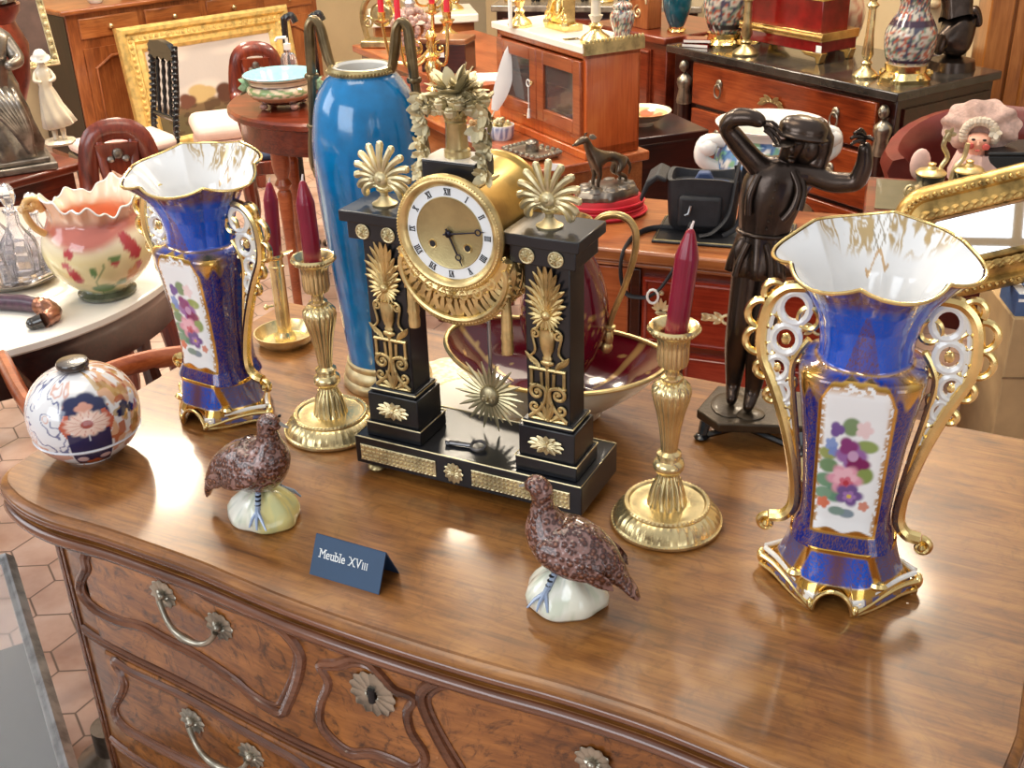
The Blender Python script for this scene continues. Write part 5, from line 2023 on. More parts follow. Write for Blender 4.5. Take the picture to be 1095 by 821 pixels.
# ---- umbrella lying on the marble
p0, p1, p2, p3 = onz(-12, 322, .757), onz(25, 324, .757), onz(50, 328, .757), onz(46, 342, .757)
um = thing('umbrella', 'rolled umbrella with curved copper handle lying on the white marble table', 'umbrella', (p2.x, p2.y, .742))
L0 = Vector((p2.x, p2.y, .742))
b = MB()
b.tube([p0 - L0, p1 - L0, p1.lerp(p2, .6) - L0], [.016, .017, .014], 12)
b.build('shaft', plain('purple_cloth', rgb(74, 46, 62), .35, 0, .3, .5, 60), um)
b = MB()
b.tube(cr([tuple(p1.lerp(p2, .55) - L0), tuple(p2 - L0), tuple(p2.lerp(p3, .6) + Vector((.016, .004, 0)) - L0), tuple(p3 - L0)], 5), [.0145 + .0025 * (i % 2) for i in range(16)], 12)
b.build('handle', gilt('copper', (.50, .24, .16), .3, .2), um)
q = onz(35, 346, .752) - L0
b = MB()
b.tube([p3 - L0, q], [.014, .012], 10)
b.ell(tuple(q), .013, 10)
b.build('tip', 'slate_top', um)

# ---- side table, bronze group, figurine and framed picture at far left
tA = math.radians(52)
sd = thing('side_table', 'red mahogany side table at the far left carrying the bronze group', 'table', (-1.19, 3.15, 0), tA)
b = MB()
b.box(-.50, .0, 0, .50, .725, .75)
b.build('tabletop', 'mahogany_x', sd, 30, .006)
b = MB()
b.box(-.47, -.03, .03, .47, .60, .725)
b.build('apron', 'mahogany_x', sd, 30)
for x, y in ((-.44, .06), (-.06, .06), (-.44, .44), (-.06, .44)):
    b = MB()
    turned_leg(b, x, y, 0, .62, .03)
    b.build('leg', 'mahogany', sd)
tp = onz(16, 182, .75)
bz = thing('bronze_group', 'large grey bronze of a draped figure on a square base at the far left edge', 'sculpture', (tp.x - .03, tp.y + .03, .75), .5)
b = MB()
b.box(-.12, .12, -.10, .10, 0, .020)
b.box(-.105, .105, -.085, .085, .020, .034)
b.build('base', 'bronze_grey', bz, 30, .004)
vv, ff = skin([(0, 0, .10), (.0, 0, .20), (.005, -.01, .29), (.01, -.015, .355), (.015, -.02, .40), (.02, -.025, .435), (-.055, 0, .345), (-.085, -.03, .29), (-.05, -.07, .27), (.065, -.01, .34), (.085, -.05, .29), (.045, -.085, .285)],
              [(0, 1), (1, 2), (2, 3), (3, 4), (4, 5), (3, 6), (6, 7), (7, 8), (3, 9), (9, 10), (10, 11)],
              [.075, .062, .058, .045, .020, .030, .026, .021, .013, .026, .021, .013], 2)
b = MB()
b.add(vv, ff)
tw = np.linspace(0, 2 * PI, 90, endpoint=False)
rows = []
for z, r, am in ((.034, .095, .10), (.06, .098, .14), (.10, .088, .14), (.16, .082, .12), (.22, .074, .09), (.26, .062, .06)):
    rows.append(np.stack([r * np.cos(tw) * (1 + am * np.sin(7 * tw + z * 25)), r * .82 * np.sin(tw) * (1 + am * np.sin(7 * tw + z * 25)), np.full_like(tw, z)], -1))
b.grid(np.array(rows), cv=True)
for k in range(7):
    a = k * .5
    b.tube(cr([(-.07 + .02 * k, -.06 + .008 * k, .28 - .01 * k), (-.02 + .012 * k, -.085, .20), (.03 + .006 * k, -.088, .12), (.06, -.07, .05)], 5), .010, 8)
b.ell((.02, -.032, .445), (.030, .034, .040), 16)
b.ell((.016, -.066, .440), (.006, .010, .010), 8)
b.ell((.022, -.020, .462), (.034, .036, .030), 14)
b.build('figure', 'bronze_grey', bz, 70)
bk = onz(30, 150, .75)
rj = thing('covered_jar', 'deep red bronze covered jar behind the grey bronze group', 'jar', (bk.x - .12, bk.y + .10, .75))
b = MB()
b.lathe([(0, 0), (.09, 0), (.10, .02), (.075, .05), (.12, .16), (.135, .26), (.11, .33), (.13, .36), (.135, .38), (.10, .39), (0, .39)], 40)
b.build('body', gilt('red_bronze', (.30, .07, .05), .3, .3, 60), rj)
b = MB()
b.lathe([(.128, .39), (.13, .40), (.06, .44), (.02, .455), (.03, .48), (0, .49)], 32)
b.build('lid', 'bronze_grey', rj)
# figurine of a girl in white
fp = onz(64, 153, .75)
fg = thing('girl_figurine', 'cream figurine of a girl in bonnet and long dress beside the grey bronze group', 'figurine', (fp.x, fp.y, .75), .4)
b = MB()
rows = []
for z, r, dx, am in ((.050, .0, .005, 0), (.050, .038, .010, .06), (.056, .044, .012, .10), (.085, .037, .006, .11), (.12, .029, .0, .09), (.15, .024, -.004, .06), (.170, .0175, -.006, .03), (.20, .022, -.006, 0), (.218, .018, -.006, 0), (.225, .008, -.006, 0)):
    rows.append(np.stack([dx + r * 1.05 * np.cos(tw) * (1 + am * np.sin(8 * tw + z * 30)), r * .85 * np.sin(tw) * (1 + am * np.sin(8 * tw + z * 30)), z + .006 * np.cos(tw) * (z < .09)], -1))
b.grid(np.array(rows), cv=True)
b.build('dress', 'cream_china', fg, 70)
b = MB()
vv, ff = skin([(-.006, 0, .222), (-.006, -.002, .238), (-.004, -.004, .252), (-.026, 0, .212), (-.034, -.014, .190), (-.014, -.026, .186), (.014, 0, .212), (.024, -.014, .192), (.004, -.027, .186)],
              [(0, 1), (1, 2), (0, 3), (3, 4), (4, 5), (0, 6), (6, 7), (7, 8)], [.010, .0065, .0155, .0075, .0065, .005, .0075, .0065, .005], 2)
b.add(vv, ff)
b.ell((-.003, -.016, .250), (.003, .004, .003), 6)
b.build('figure', 'cream_china', fg, 70)
for s in (-1, 1):
    b = MB()
    b.tube([(.004 + s * .012, -.004, .056), (.004 + s * .012, -.006, .02), (.004 + s * .012, -.016, .012)], [.009, .007, .007], 8)
    b.build('leg', 'cream_china', fg, 70)
b = MB()
b.lathe([(0, .020), (.012, .017), (.0185, .008), (.0195, 0), (.027, -.004), (.028, -.006), (.019, -.006)], 24, X=XF((-.004, .001, .256), rx=.35))
b.build('bonnet', 'white_china', fg, 60)
b = MB()
b.lathe([(0, 0), (.045, 0), (.047, .006), (.040, .012), (0, .013)], 24, rf=lambda a, z: 1 + .08 * math.sin(5 * a))
b.build('base', 'cream_china', fg)


def frame(root, w, h, fw, dep, mats, steps=3):
    """stepped picture frame lying in the xz plane, front to -y"""
    b = MB()
    prof = [(0, 0), (0, -dep * .6), (fw * .12, -dep), (fw * .25, -dep * .95), (fw * .34, -dep * .62), (fw * .58, -dep * .75), (fw * .68, -dep * .45), (fw * .86, -dep * .52), (fw, -dep * .25), (fw, 0)]
    rows = []
    for i, y in prof:
        rows.append([(i, y, i), (w - i, y, i), (w - i, y, h - i), (i, y, h - i)])
    b.grid(rows, cv=True, cu=True)
    n = int((w + h) * 2 / .03)
    for i in range(n):
        s = i / n * 2 * (w + h)
        k = fw * .46
        if s < w:
            p = (s, k)
        elif s < w + h:
            p = (w - k, s - w)
        elif s < 2 * w + h:
            p = (2 * w + h - s, h - k)
        else:
            p = (k, 2 * (w + h) - s)
        b.ell((min(max(p[0], k), w - k), -dep * .72, min(max(p[1], k), h - k)), (.011, .006, .011), 6)
    return b


pc = onz(64, 92, .75)
pic = thing('framed_picture', 'dark framed picture with thin gold edge leaning behind the bronze group', 'picture', (pc.x - .60, pc.y + .02, .752), math.radians(40))
pic.rotation_euler = (math.radians(-12), 0, math.radians(40))
frame(pic, .60, .52, .028, .018, 0).build('frame', 'gold_pale', pic, 30)
b = MB()
b.box(.024, .576, -.006, -.002, .024, .496)
b.build('canvas', plain('dark_painting', rgb(84, 62, 54), .5, 0, .2, .5, 8), pic)


# ---- chairs
def balloon_chair(label, loc, rz, W=.36, SH=.42, BH=.86, up='upholstery'):
    c = thing('mahogany_chair', label, 'chair', loc, rz)
    h = W / 2
    b = MB()
    arc = cr([(-h * .72, .17, SH), (-h * .98, .20, SH + .16), (-h * 1.0, .235, BH - .16), (-h * .72, .25, BH - .03), (0, .255, BH), (h * .72, .25, BH - .03), (h * 1.0, .235, BH - .16), (h * .98, .20, SH + .16), (h * .72, .17, SH)], 6)
    b.tube(arc, [.019 + .012 * math.sin(PI * i / (len(arc) - 1)) for i in range(len(arc))], 10, flat=.55)
    b.build('back_frame', 'mahogany', c)
    b = MB()
    pts = [(-.022, SH + .02), (.022, SH + .02), (.018, SH + .14), (-.018, SH + .14)]
    b.prism(pts, .205, .222)
    for s in (-1, 1):
        b.tube(cr([(s * .010, .212, SH + .12), (s * .020, .214, SH + .2), (s * h * .42, .226, BH - .12), (s * h * .50, .244, BH - .03)], 5), .015, 8, flat=.7)
    b.prism([(-h * .62, BH - .035), (h * .62, BH - .035), (h * .42, BH - .095), (.0, BH - .125), (-h * .42, BH - .095)], .226, .244)
    b.build('splat', 'mahogany', c)
    b = MB()
    b.ell((0, .218, BH - .06), (.016, .012, .016), 8)
    for s in (-1, 1):
        b.ell((s * .020, .218, BH - .075), (.012, .010, .010), 8)
    b.build('carved_crest', 'bronze_grey', c)
    b = MB()
    b.prism([(-h, -.13), (h, -.13), (h * .82, .20), (-h * .82, .20)], SH - .06, SH - .005, 0, 'xy')
    b.build('seat_rail', 'mahogany', c, 30, .006)
    b = MB()
    b.prism([(-h * .95, -.12), (h * .95, -.12), (h * .78, .18), (-h * .78, .18)], SH - .01, SH + .035, 0, 'xy')
    b.build('seat', up, c, 30, .022, 3)
    for x, y, sp in ((-h + .02, -.11, 1), (h - .02, -.11, 1), (-h * .75, .17, -1), (h * .75, .17, -1)):
        b = MB()
        sg = 1 if x > 0 else -1
        b.tube(cr([(x, y, SH - .02), (x + sg * .012, y - sp * .012, SH * .7), (x, y, SH * .35), (x + sg * .01, y - sp * .035, 0)], 4), [.026] * 3 + [.024] * 3 + [.018] * 4 + [.014] * 3, 8)
        b.build('leg', 'mahogany', c)
    return c


q = ony(118, 128, 3.14)
balloon_chair('mahogany balloon-back chair between the marble table and the bronze group', (q.x + .075, 2.87, 0), math.radians(14), .185, .44, q.z - .02)
M['blue_damask'] = plain('blue_damask', rgb(70, 84, 112), .8, 0, 0, .25, 30)
q2 = ony(271, 48, 4.72)
balloon_chair('mahogany balloon-back chair drawn up behind the round table with the green bowl', (q2.x + .045, 4.50, 0), math.radians(12), .19, .40, q2.z - .02, 'blue_damask')

# ebonised chair
ec = thing('ebonised_chair', 'slender black lacquered chair with pale rose seat before the gold framed painting', 'chair', (-1.515, 4.62, 0), math.radians(-50))
for x in (-.105, .105):
    b = MB()
    pts = [(x, .13, 0), (x, .12, .42), (x, .15, .60), (x, .175, .80)]
    b.tube(cr(pts, 8), .0125, 8)
    for i in range(16):
        z = .44 + i * .023
        b.ell((x, lerp(.122, .172, i / 16), z), (.0165, .0165, .009), 8)
    b.build('back_post', 'ebony', ec)
for k in range(3):
    x = -.055 + .055 * k
    b = MB()
    b.lathe([(0, 0)] + [(.0065 + .004 * (i % 2), .002 + .02 * i) for i in range(12)] + [(0, .235)], 10, X=XF((x, .135, .508), rx=-.13))
    b.build('back_spindle', 'ebony', ec)
b = MB()
b.tube([(-.105, .132, .51), (.105, .132, .51)], .011, 8)
b.build('lower_back_rail', 'ebony', ec)
b = MB()
b.prism([(-.11, .735), (-.11, .785), (-.08, .805), (0, .815), (.08, .805), (.11, .785), (.11, .735), (.085, .745), (.06, .735), (.028, .748), (0, .735), (-.028, .748), (-.06, .735), (-.085, .745)], .155, .18)
b.build('back_rail', 'ebony', ec)
b = MB()
b.prism([(-.165, -.24), (.165, -.24), (.125, .14), (-.125, .14)], .375, .40, 0, 'xy')
b.build('seat_frame', 'ebony', ec, 30, .005)
b = MB()
b.prism([(-.165, -.24), (.165, -.24), (.12, .125), (-.12, .125)], .40, .455, 0, 'xy')
b.build('seat_cushion', 'upholstery', ec, 30, .026, 3)
b = MB()
b.ell((0, -.05, .452), (.085, .10, .008), 16)
b.build('seat_medallion', 'petit_point', ec)
for x, y in ((-.14, -.215), (.14, -.215)):
    b = MB()
    b.tube([(x, y, .38), (x, y, 0)], [.014, .009], 8)
    for z in (.34, .24, .1):
        b.ell((x, y, z), (.017, .017, .01), 8)
    b.build('leg', 'ebony', ec)
b = MB()
for z in (.14, .20):
    b.tube([(-.14, -.215, z), (.14, -.215, z)], .007, 6)
    b.tube([(-.14, -.215, z), (-.105, .125, z)], .007, 6)
    b.tube([(.14, -.215, z), (.105, .125, z)], .007, 6)
b.build('stretcher', 'ebony', ec)


# ---- long fruitwood buffet along the rear wall
def cabinet_box(root, W, D, H, zb, m, top=.03):
    b = MB()
    b.box(0, W, 0, D, zb, H - top)
    b.build('carcass', m, root, 30, .004)


M['end_shade'] = wood('shaded_end_wood', rgb(22, 12, 8), rgb(34, 18, 11), rgb(46, 25, 15), 5, 'z', .5, .1)  # darkened wood: shade on the buffet's end put into the colour
bf = thing('buffet', 'long fruitwood buffet with a row of small drawers behind the gold framed painting', 'sideboard', (-2.14, 5.76, 0), math.radians(44))
cabinet_box(bf, 1.50, .5, .80, 0, 'cherry_z')
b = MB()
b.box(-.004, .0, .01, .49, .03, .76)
b.build('shaded_end', 'end_shade', bf, 30)
b = MB()
b.box(-.03, 1.53, -.03, .5, .77, .795)
b.build('top', 'cherry', bf, 30, .008)
for i in range(4):
    b = MB()
    x0 = .06 + i * .36
    b.box(x0, x0 + .32, -.010, .004, .645, .745)
    d = b.build('drawer', 'cherry', bf, 30, .005)
    b = MB()
    b.ell((x0 + .16, -.022, .695), .014, 10)
    b.build('knob', 'brass', d)
for i in range(3):
    x0 = .06 + i * .48
    b = MB()
    b.box(x0, x0 + .44, -.008, .004, .08, .60)
    b.tube([(x0 + .05, -.012, .13), (x0 + .39, -.012, .13), (x0 + .39, -.012, .50), (x0 + .30, -.012, .55), (x0 + .14, -.012, .55), (x0 + .05, -.012, .50)], .009, 8, closed=True)
    d = b.build('door', 'cherry_z', bf, 30)
# large gilt framed painting standing on the floor
gp = onz(157, 182, 0)
pg = thing('gilt_painting', 'large landscape painting in a wide stepped gold frame leaning on the buffet', 'painting', (gp.x, gp.y, .004), 0)
pg.rotation_euler = (math.radians(-9), 0, math.radians(41))
PW, PH = .98, .70
frame(pg, PW, PH, .13, .06, 0).build('frame', 'gilt_wood', pg, 30)
b = MB()
uu, vv_ = np.linspace(.125, PW - .125, 110), np.linspace(.125, PH - .125, 80)
P = np.zeros((110, 80, 3))
P[:, :, 0], P[:, :, 2] = uu[:, None], vv_[None, :]
P[:, :, 1] = -.012
b.grid(P)
o = b.build('canvas', 'painted_bisque', pg, 0, fix=False)


def landscape(c):
    x, z = (c[:, 0] - .125) / (PW - .25), (c[:, 2] - .125) / (PH - .25)
    base = np.tile(np.array([*rgb(196, 188, 184), 0.]), (len(c), 1))
    base = mixc(base, np.array([*rgb(226, 214, 204), 0]), sm(.4, .7, vnoise(x * 5, z * 8)) * .6)
    base = mixc(base, np.array([*rgb(120, 96, 70), 0]), sm(.42, .36, z + .06 * np.sin(x * 14)))
    base = mixc(base, np.array([*rgb(92, 86, 60), 0]), sm(.3, .2, z) * .8)
    base = mixc(base, np.array([*rgb(70, 48, 36), 0]), (vnoise(x * 18, z * 22) > .6) * (z < .4) * .6)
    base = blob(base, x, z, .36, .44, .12, .11, np.array([*rgb(196, 170, 120), 0]), 0, 3)
    base = blob(base, x, z, .56, .40, .10, .12, np.array([*rgb(88, 56, 44), 0]), 0, 3)
    base = blob(base, x, z, .24, .38, .07, .09, np.array([*rgb(110, 70, 56), 0]), 0, 3)
    return base


paint(o, landscape)
# pouffe
pf = thing('pouffe', 'square white and pink upholstered stool in front of the gold framed painting', 'stool', tuple(onz(250, 196, 0)[:2]) + (0,), math.radians(20))
b = MB()
b.box(-.15, .15, -.15, .15, .06, .25)
b.build('body', 'upholstery', pf, 30, .025, 3)
b = MB()
b.box(-.16, .16, -.16, .16, .25, .34)
b.build('cushion', 'upholstery', pf, 30, .04, 3)
for x in (-.12, .12):
    for y in (-.12, .12):
        b = MB()
        b.lathe([(0, 0), (.02, 0), (.028, .06), (0, .065)], 10, (x, y, 0))
        b.build('foot', 'mahogany', pf)

# ---- round table with jardiniere
rt = thing('round_table', 'round mahogany table on turned legs carrying the green and turquoise bowl', 'table', (-.58, 4.0, 0))
b = MB()
b.lathe([(0, .69), (.378, .69), (.388, .697), (.388, .712), (.380, .72), (0, .72)], 80)
b.build('tabletop', 'mahogany_x', rt)
b = MB()
b.lathe([(.33, .60), (.35, .60), (.35, .69), (.33, .69), (.33, .60)], 60)
b.build('apron', 'mahogany_x', rt)
for a in (232, 292, 20, 140):
    b = MB()
    turned_leg(b, .30 * math.cos(math.radians(a)), .30 * math.sin(math.radians(a)), 0, .66, .032)
    b.build('leg', 'orange_wood', rt)
jd = thing('jardiniere', 'wide majolica bowl, turquoise inside, banded cream and green outside, on round table', 'bowl', (-.755, 3.885, .72))
tw2 = np.linspace(0, 2 * PI, 120, endpoint=False)
jp = np.array(cr([(.060, .016), (.085, .026), (.112, .046), (.118, .064), (.108, .080), (.106, .088), (.114, .098), (.123, .108)], 6))
P = np.stack([jp[:, 0, None] * np.cos(tw2), jp[:, 0, None] * np.sin(tw2), np.repeat(jp[:, 1, None], 120, 1)], -1)
b = MB()
b.grid(P, cv=True)
o = b.build('body', 'painted', jd)


def jcol(c):
    t, z = np.arctan2(c[:, 1], c[:, 0]), c[:, 2]
    base = np.tile(np.array([*rgb(226, 206, 176), 0.]), (len(c), 1))
    base = mixc(base, np.array([*rgb(70, 36, 28), 0]), sm(.036, .030, z))
    base = mixc(base, np.array([*rgb(196, 150, 110), 0]), sm(.052, .046, z) * sm(.03, .036, z))
    base = mixc(base, np.array([*rgb(134, 160, 110), 0]), (z > .05) * (z < .078) * sm(.42, .55, vnoise(t * 9, z * 150)))
    base = mixc(base, np.array([*rgb(80, 44, 34), 0]), sm(.003, .0015, np.abs(z - .082)) + sm(.003, .0015, np.abs(z - .100)))
    return base


paint(o, jcol)
b = MB()
b.lathe([(.123, .108), (.126, .112), (.122, .114), (.108, .100), (.095, .07), (.06, .045), (0, .040)], 90)
b.build('lining', plain('turquoise_lining', rgb(150, 214, 224), .15, 0, .7, .12, 60), jd)
for a in range(4):
    b = MB()
    aa = a * PI / 2 - .9
    b.ell((.075 * math.cos(aa), .075 * math.sin(aa), .011), (.016, .016, .011), 8)
    b.build('foot', plain('pink_glaze', rgb(216, 168, 150), .2, 0, .5), jd)
for a in (PI * .98, .02):
    b = MB()
    c, s = math.cos(a), math.sin(a)
    for i in range(6):
        an = i * 1.05
        b.leaf((c * .112, s * .112, .07), (c * .5 - s * math.cos(an), s * .5 + c * math.cos(an), math.sin(an)), .040, .014, .006, 0, (c, s, 0), .3)
    b.build('leaf_handle', plain('sage_glaze', rgb(150, 190, 160), .2, 0, .5, .3, 60), jd)
wp = onz(311, 84, .72)
wb = thing('pump_bottle', 'small white pump bottle standing behind the green and turquoise bowl', 'bottle', (wp.x, wp.y, .72))
b = MB()
b.lathe([(0, 0), (.028, 0), (.030, .008), (.030, .075), (.024, .092), (.010, .098), (.010, .110), (0, .110)], 24)
b.build('body', 'glass', wb)
b = MB()
b.lathe([(0, .108), (.014, .108), (.014, .130), (.006, .132), (.006, .15), (0, .15)], 16)
b.tube([(0, 0, .152), (-.035, 0, .150), (-.042, 0, .140)], .006, 8)
b.build('pump', 'white_china', wb)
# ---- bronze swan-neck handled ewers and gilt bits among the rear objects
for px, py, h, lb in ((300, 62, .24, 'black curved walking stick handle standing behind the turquoise bowl'), (330, 60, .28, 'second black curved stick handle, just left of the tall blue vase')):
    p = ony(px, py, 4.35)
    o = MB()
    zt = p.z + .12
    o.tube(cr([(0, 0, 0), (0, 0, zt * .6), (0, 0, zt - .03), (.010, 0, zt), (.032, 0, zt + .010), (.045, 0, zt - .015)], 6), .013, 8)
    o.lathe([(0, 0), (.05, 0), (.05, .01), (.015, .03), (0, .03)], 16)
    o = o.build('walking_stick', 'ebony', None)
    o.location = (p.x, 4.50, 0)
    tag(o, lb, 'stick')

# ---- long table with the glazed cabinet
LA = math.radians(-62)
LO = Vector((-.023, 3.147, 0))
LM = Matrix.Translation(LO) @ Matrix.Rotation(LA, 4, 'Z')   # +x runs toward the camera right, +y away
lg = thing('long_table', 'long orange mahogany table under the glazed cabinet and the writing set', 'table', LO, LA)
TZ = .74
b = MB()
b.box(-.60, .235, 0, .365, .712, TZ)
b.build('tabletop', 'orange_wood', lg, 30, .005)
b = MB()
b.box(-.58, .222, .02, .35, .50, .712)
b.build('apron', 'cherry', lg, 30, .004)
for x, y in ((-.55, .05), (.20, .05), (-.55, .32), (.20, .32)):
    b = MB()
    b.tube([(x, y, .52), (x, y, 0)], [.028, .018], 10)
    b.build('leg', 'mahogany', lg)
M['glass_dark'] = glassy('old_glass', (.55, .52, .50), .02)
cab = thing('glazed_cabinet', 'small orange wood cabinet with two glazed doors and white marble top on long table', 'cabinet', LM @ Vector((-.285, .165, TZ)), LA)
CW, CD, CH = .500, .175, .285
b = MB()
b.box(0, CW, 0, .012, 0, .075)
b.box(0, .02, 0, CD, .06, CH)
b.box(CW - .02, CW, 0, CD, 0, CH)
b.box(0, CW, CD - .01, CD, 0, CH)
b.box(0, CW, 0, CD, 0, .03)
b.box(0, CW, 0, CD, CH - .018, CH)
b.box(-.008, CW + .008, -.008, .03, 0, .022)
b.build('carcass', 'orange_case', cab, 30, .003) if 'orange_case' in M else b.build('carcass', wood('orange_case', rgb(150, 60, 20), rgb(190, 88, 36), rgb(206, 112, 54), 4, 'z', .28, .6), cab, 30, .003)
b = MB()
b.box(.02, CW - .02, .035, CD - .01, .155, .162)
b.build('shelf', 'cherry', cab)
for i in range(2):
    x0 = .012 + i * (CW - .024) / 2
    x1 = x0 + (CW - .024) / 2 - .002
    b = MB()
    z0, z1 = .062, CH - .022
    s = .038
    b.box(x0, x0 + s, -.012, .006, z0, z1)
    b.box(x1 - s, x1, -.012, .006, z0, z1)
    b.box(x0 + s, x1 - s, -.012, .006, z0, z0 + s)
    b.box(x0 + s, x1 - s, -.012, .006, z1 - s, z1)
    d = b.build('glazed_door', 'orange_wood', cab, 30, .003)
    b = MB()
    b.box(x0 + s, x1 - s, -.004, -.002, z0 + s, z1 - s)
    b.build('pane', 'glass_dark', d)
    if i == 0:
        b = MB()
        b.lathe([(0, 0), (.006, .002), (.007, .008), (0, .012)], 12, X=XF((x1 - .015, -.012, .165), rx=PI / 2))
        b.build('knob', 'brass', d)
        b = MB()
        b.tube([(x1 - .040 + .010 * c, -.014, .160 + .010 * q) for c, q in fan(14)], .0022, 6, closed=True)
        b.tube([(x1 - .040, -.014, .15), (x1 - .040, -.014, .085)], .0016, 6)
        b.lathe([(0, 0), (.006, .0), (.004, .025), (0, .028)], 10, (x1 - .040, -.014, .060))
        b.build('key_tassel', 'white_china', d)
b = MB()
b.box(-.012, CW + .012, -.014, CD, CH, CH + .020)
mtop = b.build('marble_top', 'marble_white', cab, 30, .003)
b = MB()
b.box(CW + .004, CW + .018, -.014, CD, CH - .002, CH + .028)
for i in range(16):
    b.ell((CW + .011, -.005 + i * .0118, CH + .030), (.005, .005, .008), 6)
b.build('side_gallery', 'brass_old', cab)
ZC = TZ + CH + .020


def onL(px, py, z):
    return onz(px, py, z)


def gold_stick(name, label, p, h, mats, cat='candlestick', body='gold_bright', shaft=None, r=.03):
    t = thing(name, label, cat, p)
    b = MB()
    b.lathe([(0, 0), (r * 1.15, 0), (r * 1.2, .006), (r, .016), (r * .5, .028), (r * .4, .036), (r * .55, .044), (r * .3, .052), (0, .052)], 24)
    b.build('foot', body, t)
    b = MB()
    b.lathe([(r * .3, .052), (r * .55, .07), (r * .38, h * .5), (r * .34, h * .8), (r * .6, h * .84), (r * .3, h * .88), (r * .7, h), (0, h)], 20)
    b.build('shaft', shaft or body, t)
    return t


pz = onz(556, 28, ZC)
gold_stick('gilt_candlestick', 'gilt candlestick at the left front of the white marble cabinet top', pz, .12, None)
pcn = onz(551, 26, ZC)
b = MB()
b.lathe([(0, 0), (.006, 0), (.006, .19), (0, .196)], 12)
o = b.build('white_candle', 'paper', None)
o.location = onz(546, 30, ZC)
tag(o, 'thin white taper candle standing upright on the white marble cabinet top', 'candle')
# ornate gilt clock group
gc = onz(601, 31, ZC)
gk = thing('gilt_clock', 'ornate gilt bronze figure clock in the middle of the white marble cabinet top', 'clock', gc, LA)
b = MB()
b.box(-.055, .055, -.025, .035, 0, .018)
for s in (-1, 1):
    b.ell((s * .05, -.02, .0160), (.014, .012, .014), 8)
    scroll(b, (s * .045, -.02, .04), .018, PI / 2, 1.2, .005, s, 0, 0)
b.build('base', 'gold_bright', gk, 30, .004)
b = MB()
b.box(-.032, .032, -.018, .025, .018, .085)
b.lathe([(0, -.004), (.022, -.003), (.024, 0), (.020, .004), (0, .004)], 24, X=XF((0, -.018, .052), rx=PI / 2))
b.build('case', 'gold_bright', gk, 30, .004)
b = MB()
vv, ff = skin([(0, 0, .09), (0, -.002, .125), (0, -.003, .150), (0, -.005, .170), (.028, -.005, .130), (.045, -.015, .110), (-.028, -.005, .135), (-.045, -.01, .155), (.02, -.02, .082), (.025, -.03, .045), (-.02, -.02, .082), (-.025, -.03, .045)],
              [(0, 1), (1, 2), (2, 3), (1, 4), (4, 5), (1, 6), (6, 7), (0, 8), (8, 9), (0, 10), (10, 11)], [.018, .016, .007, .012, .008, .006, .008, .006, .011, .006, .011, .006], 2)
b.add(vv, ff)
b.build('seated_figure', 'gold_bright', gk, 70)
ivs = gold_stick('gilt_candlestick', 'gilt candlestick with ivory stem at the right of the white marble top', onz(637, 45, ZC), .14, None, shaft='cream_china', r=.036)
cd_ = MB()
cd_.box(-.022, .022, -.014, .014, 0, .0012)
o = cd_.build('visiting_card', 'slate_top', None, 0)
o.location = onz(611, 42, ZC)
o.rotation_euler = (0, 0, .2)
tag(o, 'small dark card lying at the front edge of the white marble top', 'card')
ip = onz(673, 40, ZC)
im = MB()
P_ = [(0, 0), (.020, 0), (.024, .006), (.022, .012), (.030, .035), (.034, .055), (.030, .068), (.024, .074), (.027, .082), (.022, .090), (.008, .096), (.010, .104), (0, .106)]
im.lathe(cr(P_, 4), 60)
imo = im.build('ginger_jar', 'painted', None)
imo.location = (ip.x - .02, ip.y, ZC)
tag(imo, 'small lidded porcelain jar with blue and rust butterflies at the marble top corner', 'jar')


def imari2(sc):
    def f(c):
        t, z = np.arctan2(c[:, 1], c[:, 0]), c[:, 2] / sc
        base = np.tile(np.array([*rgb(196, 190, 176), 0.]), (len(c), 1))
        n1, n2, n3 = vnoise(t * 11, z * 130), vnoise(t * 13 + 20, z * 150), vnoise(t * 15 + 50, z * 170)
        base = mixc(base, np.array([*rgb(34, 42, 78), 0]), sm(.5, .58, n1) * .9)
        base = mixc(base, np.array([*rgb(176, 82, 56), 0]), sm(.62, .68, n2) * .9)
        base = mixc(base, np.array([*rgb(90, 130, 110), 0]), sm(.68, .74, n3) * .8)
        return base
    return f


paint(imo, imari2(1))
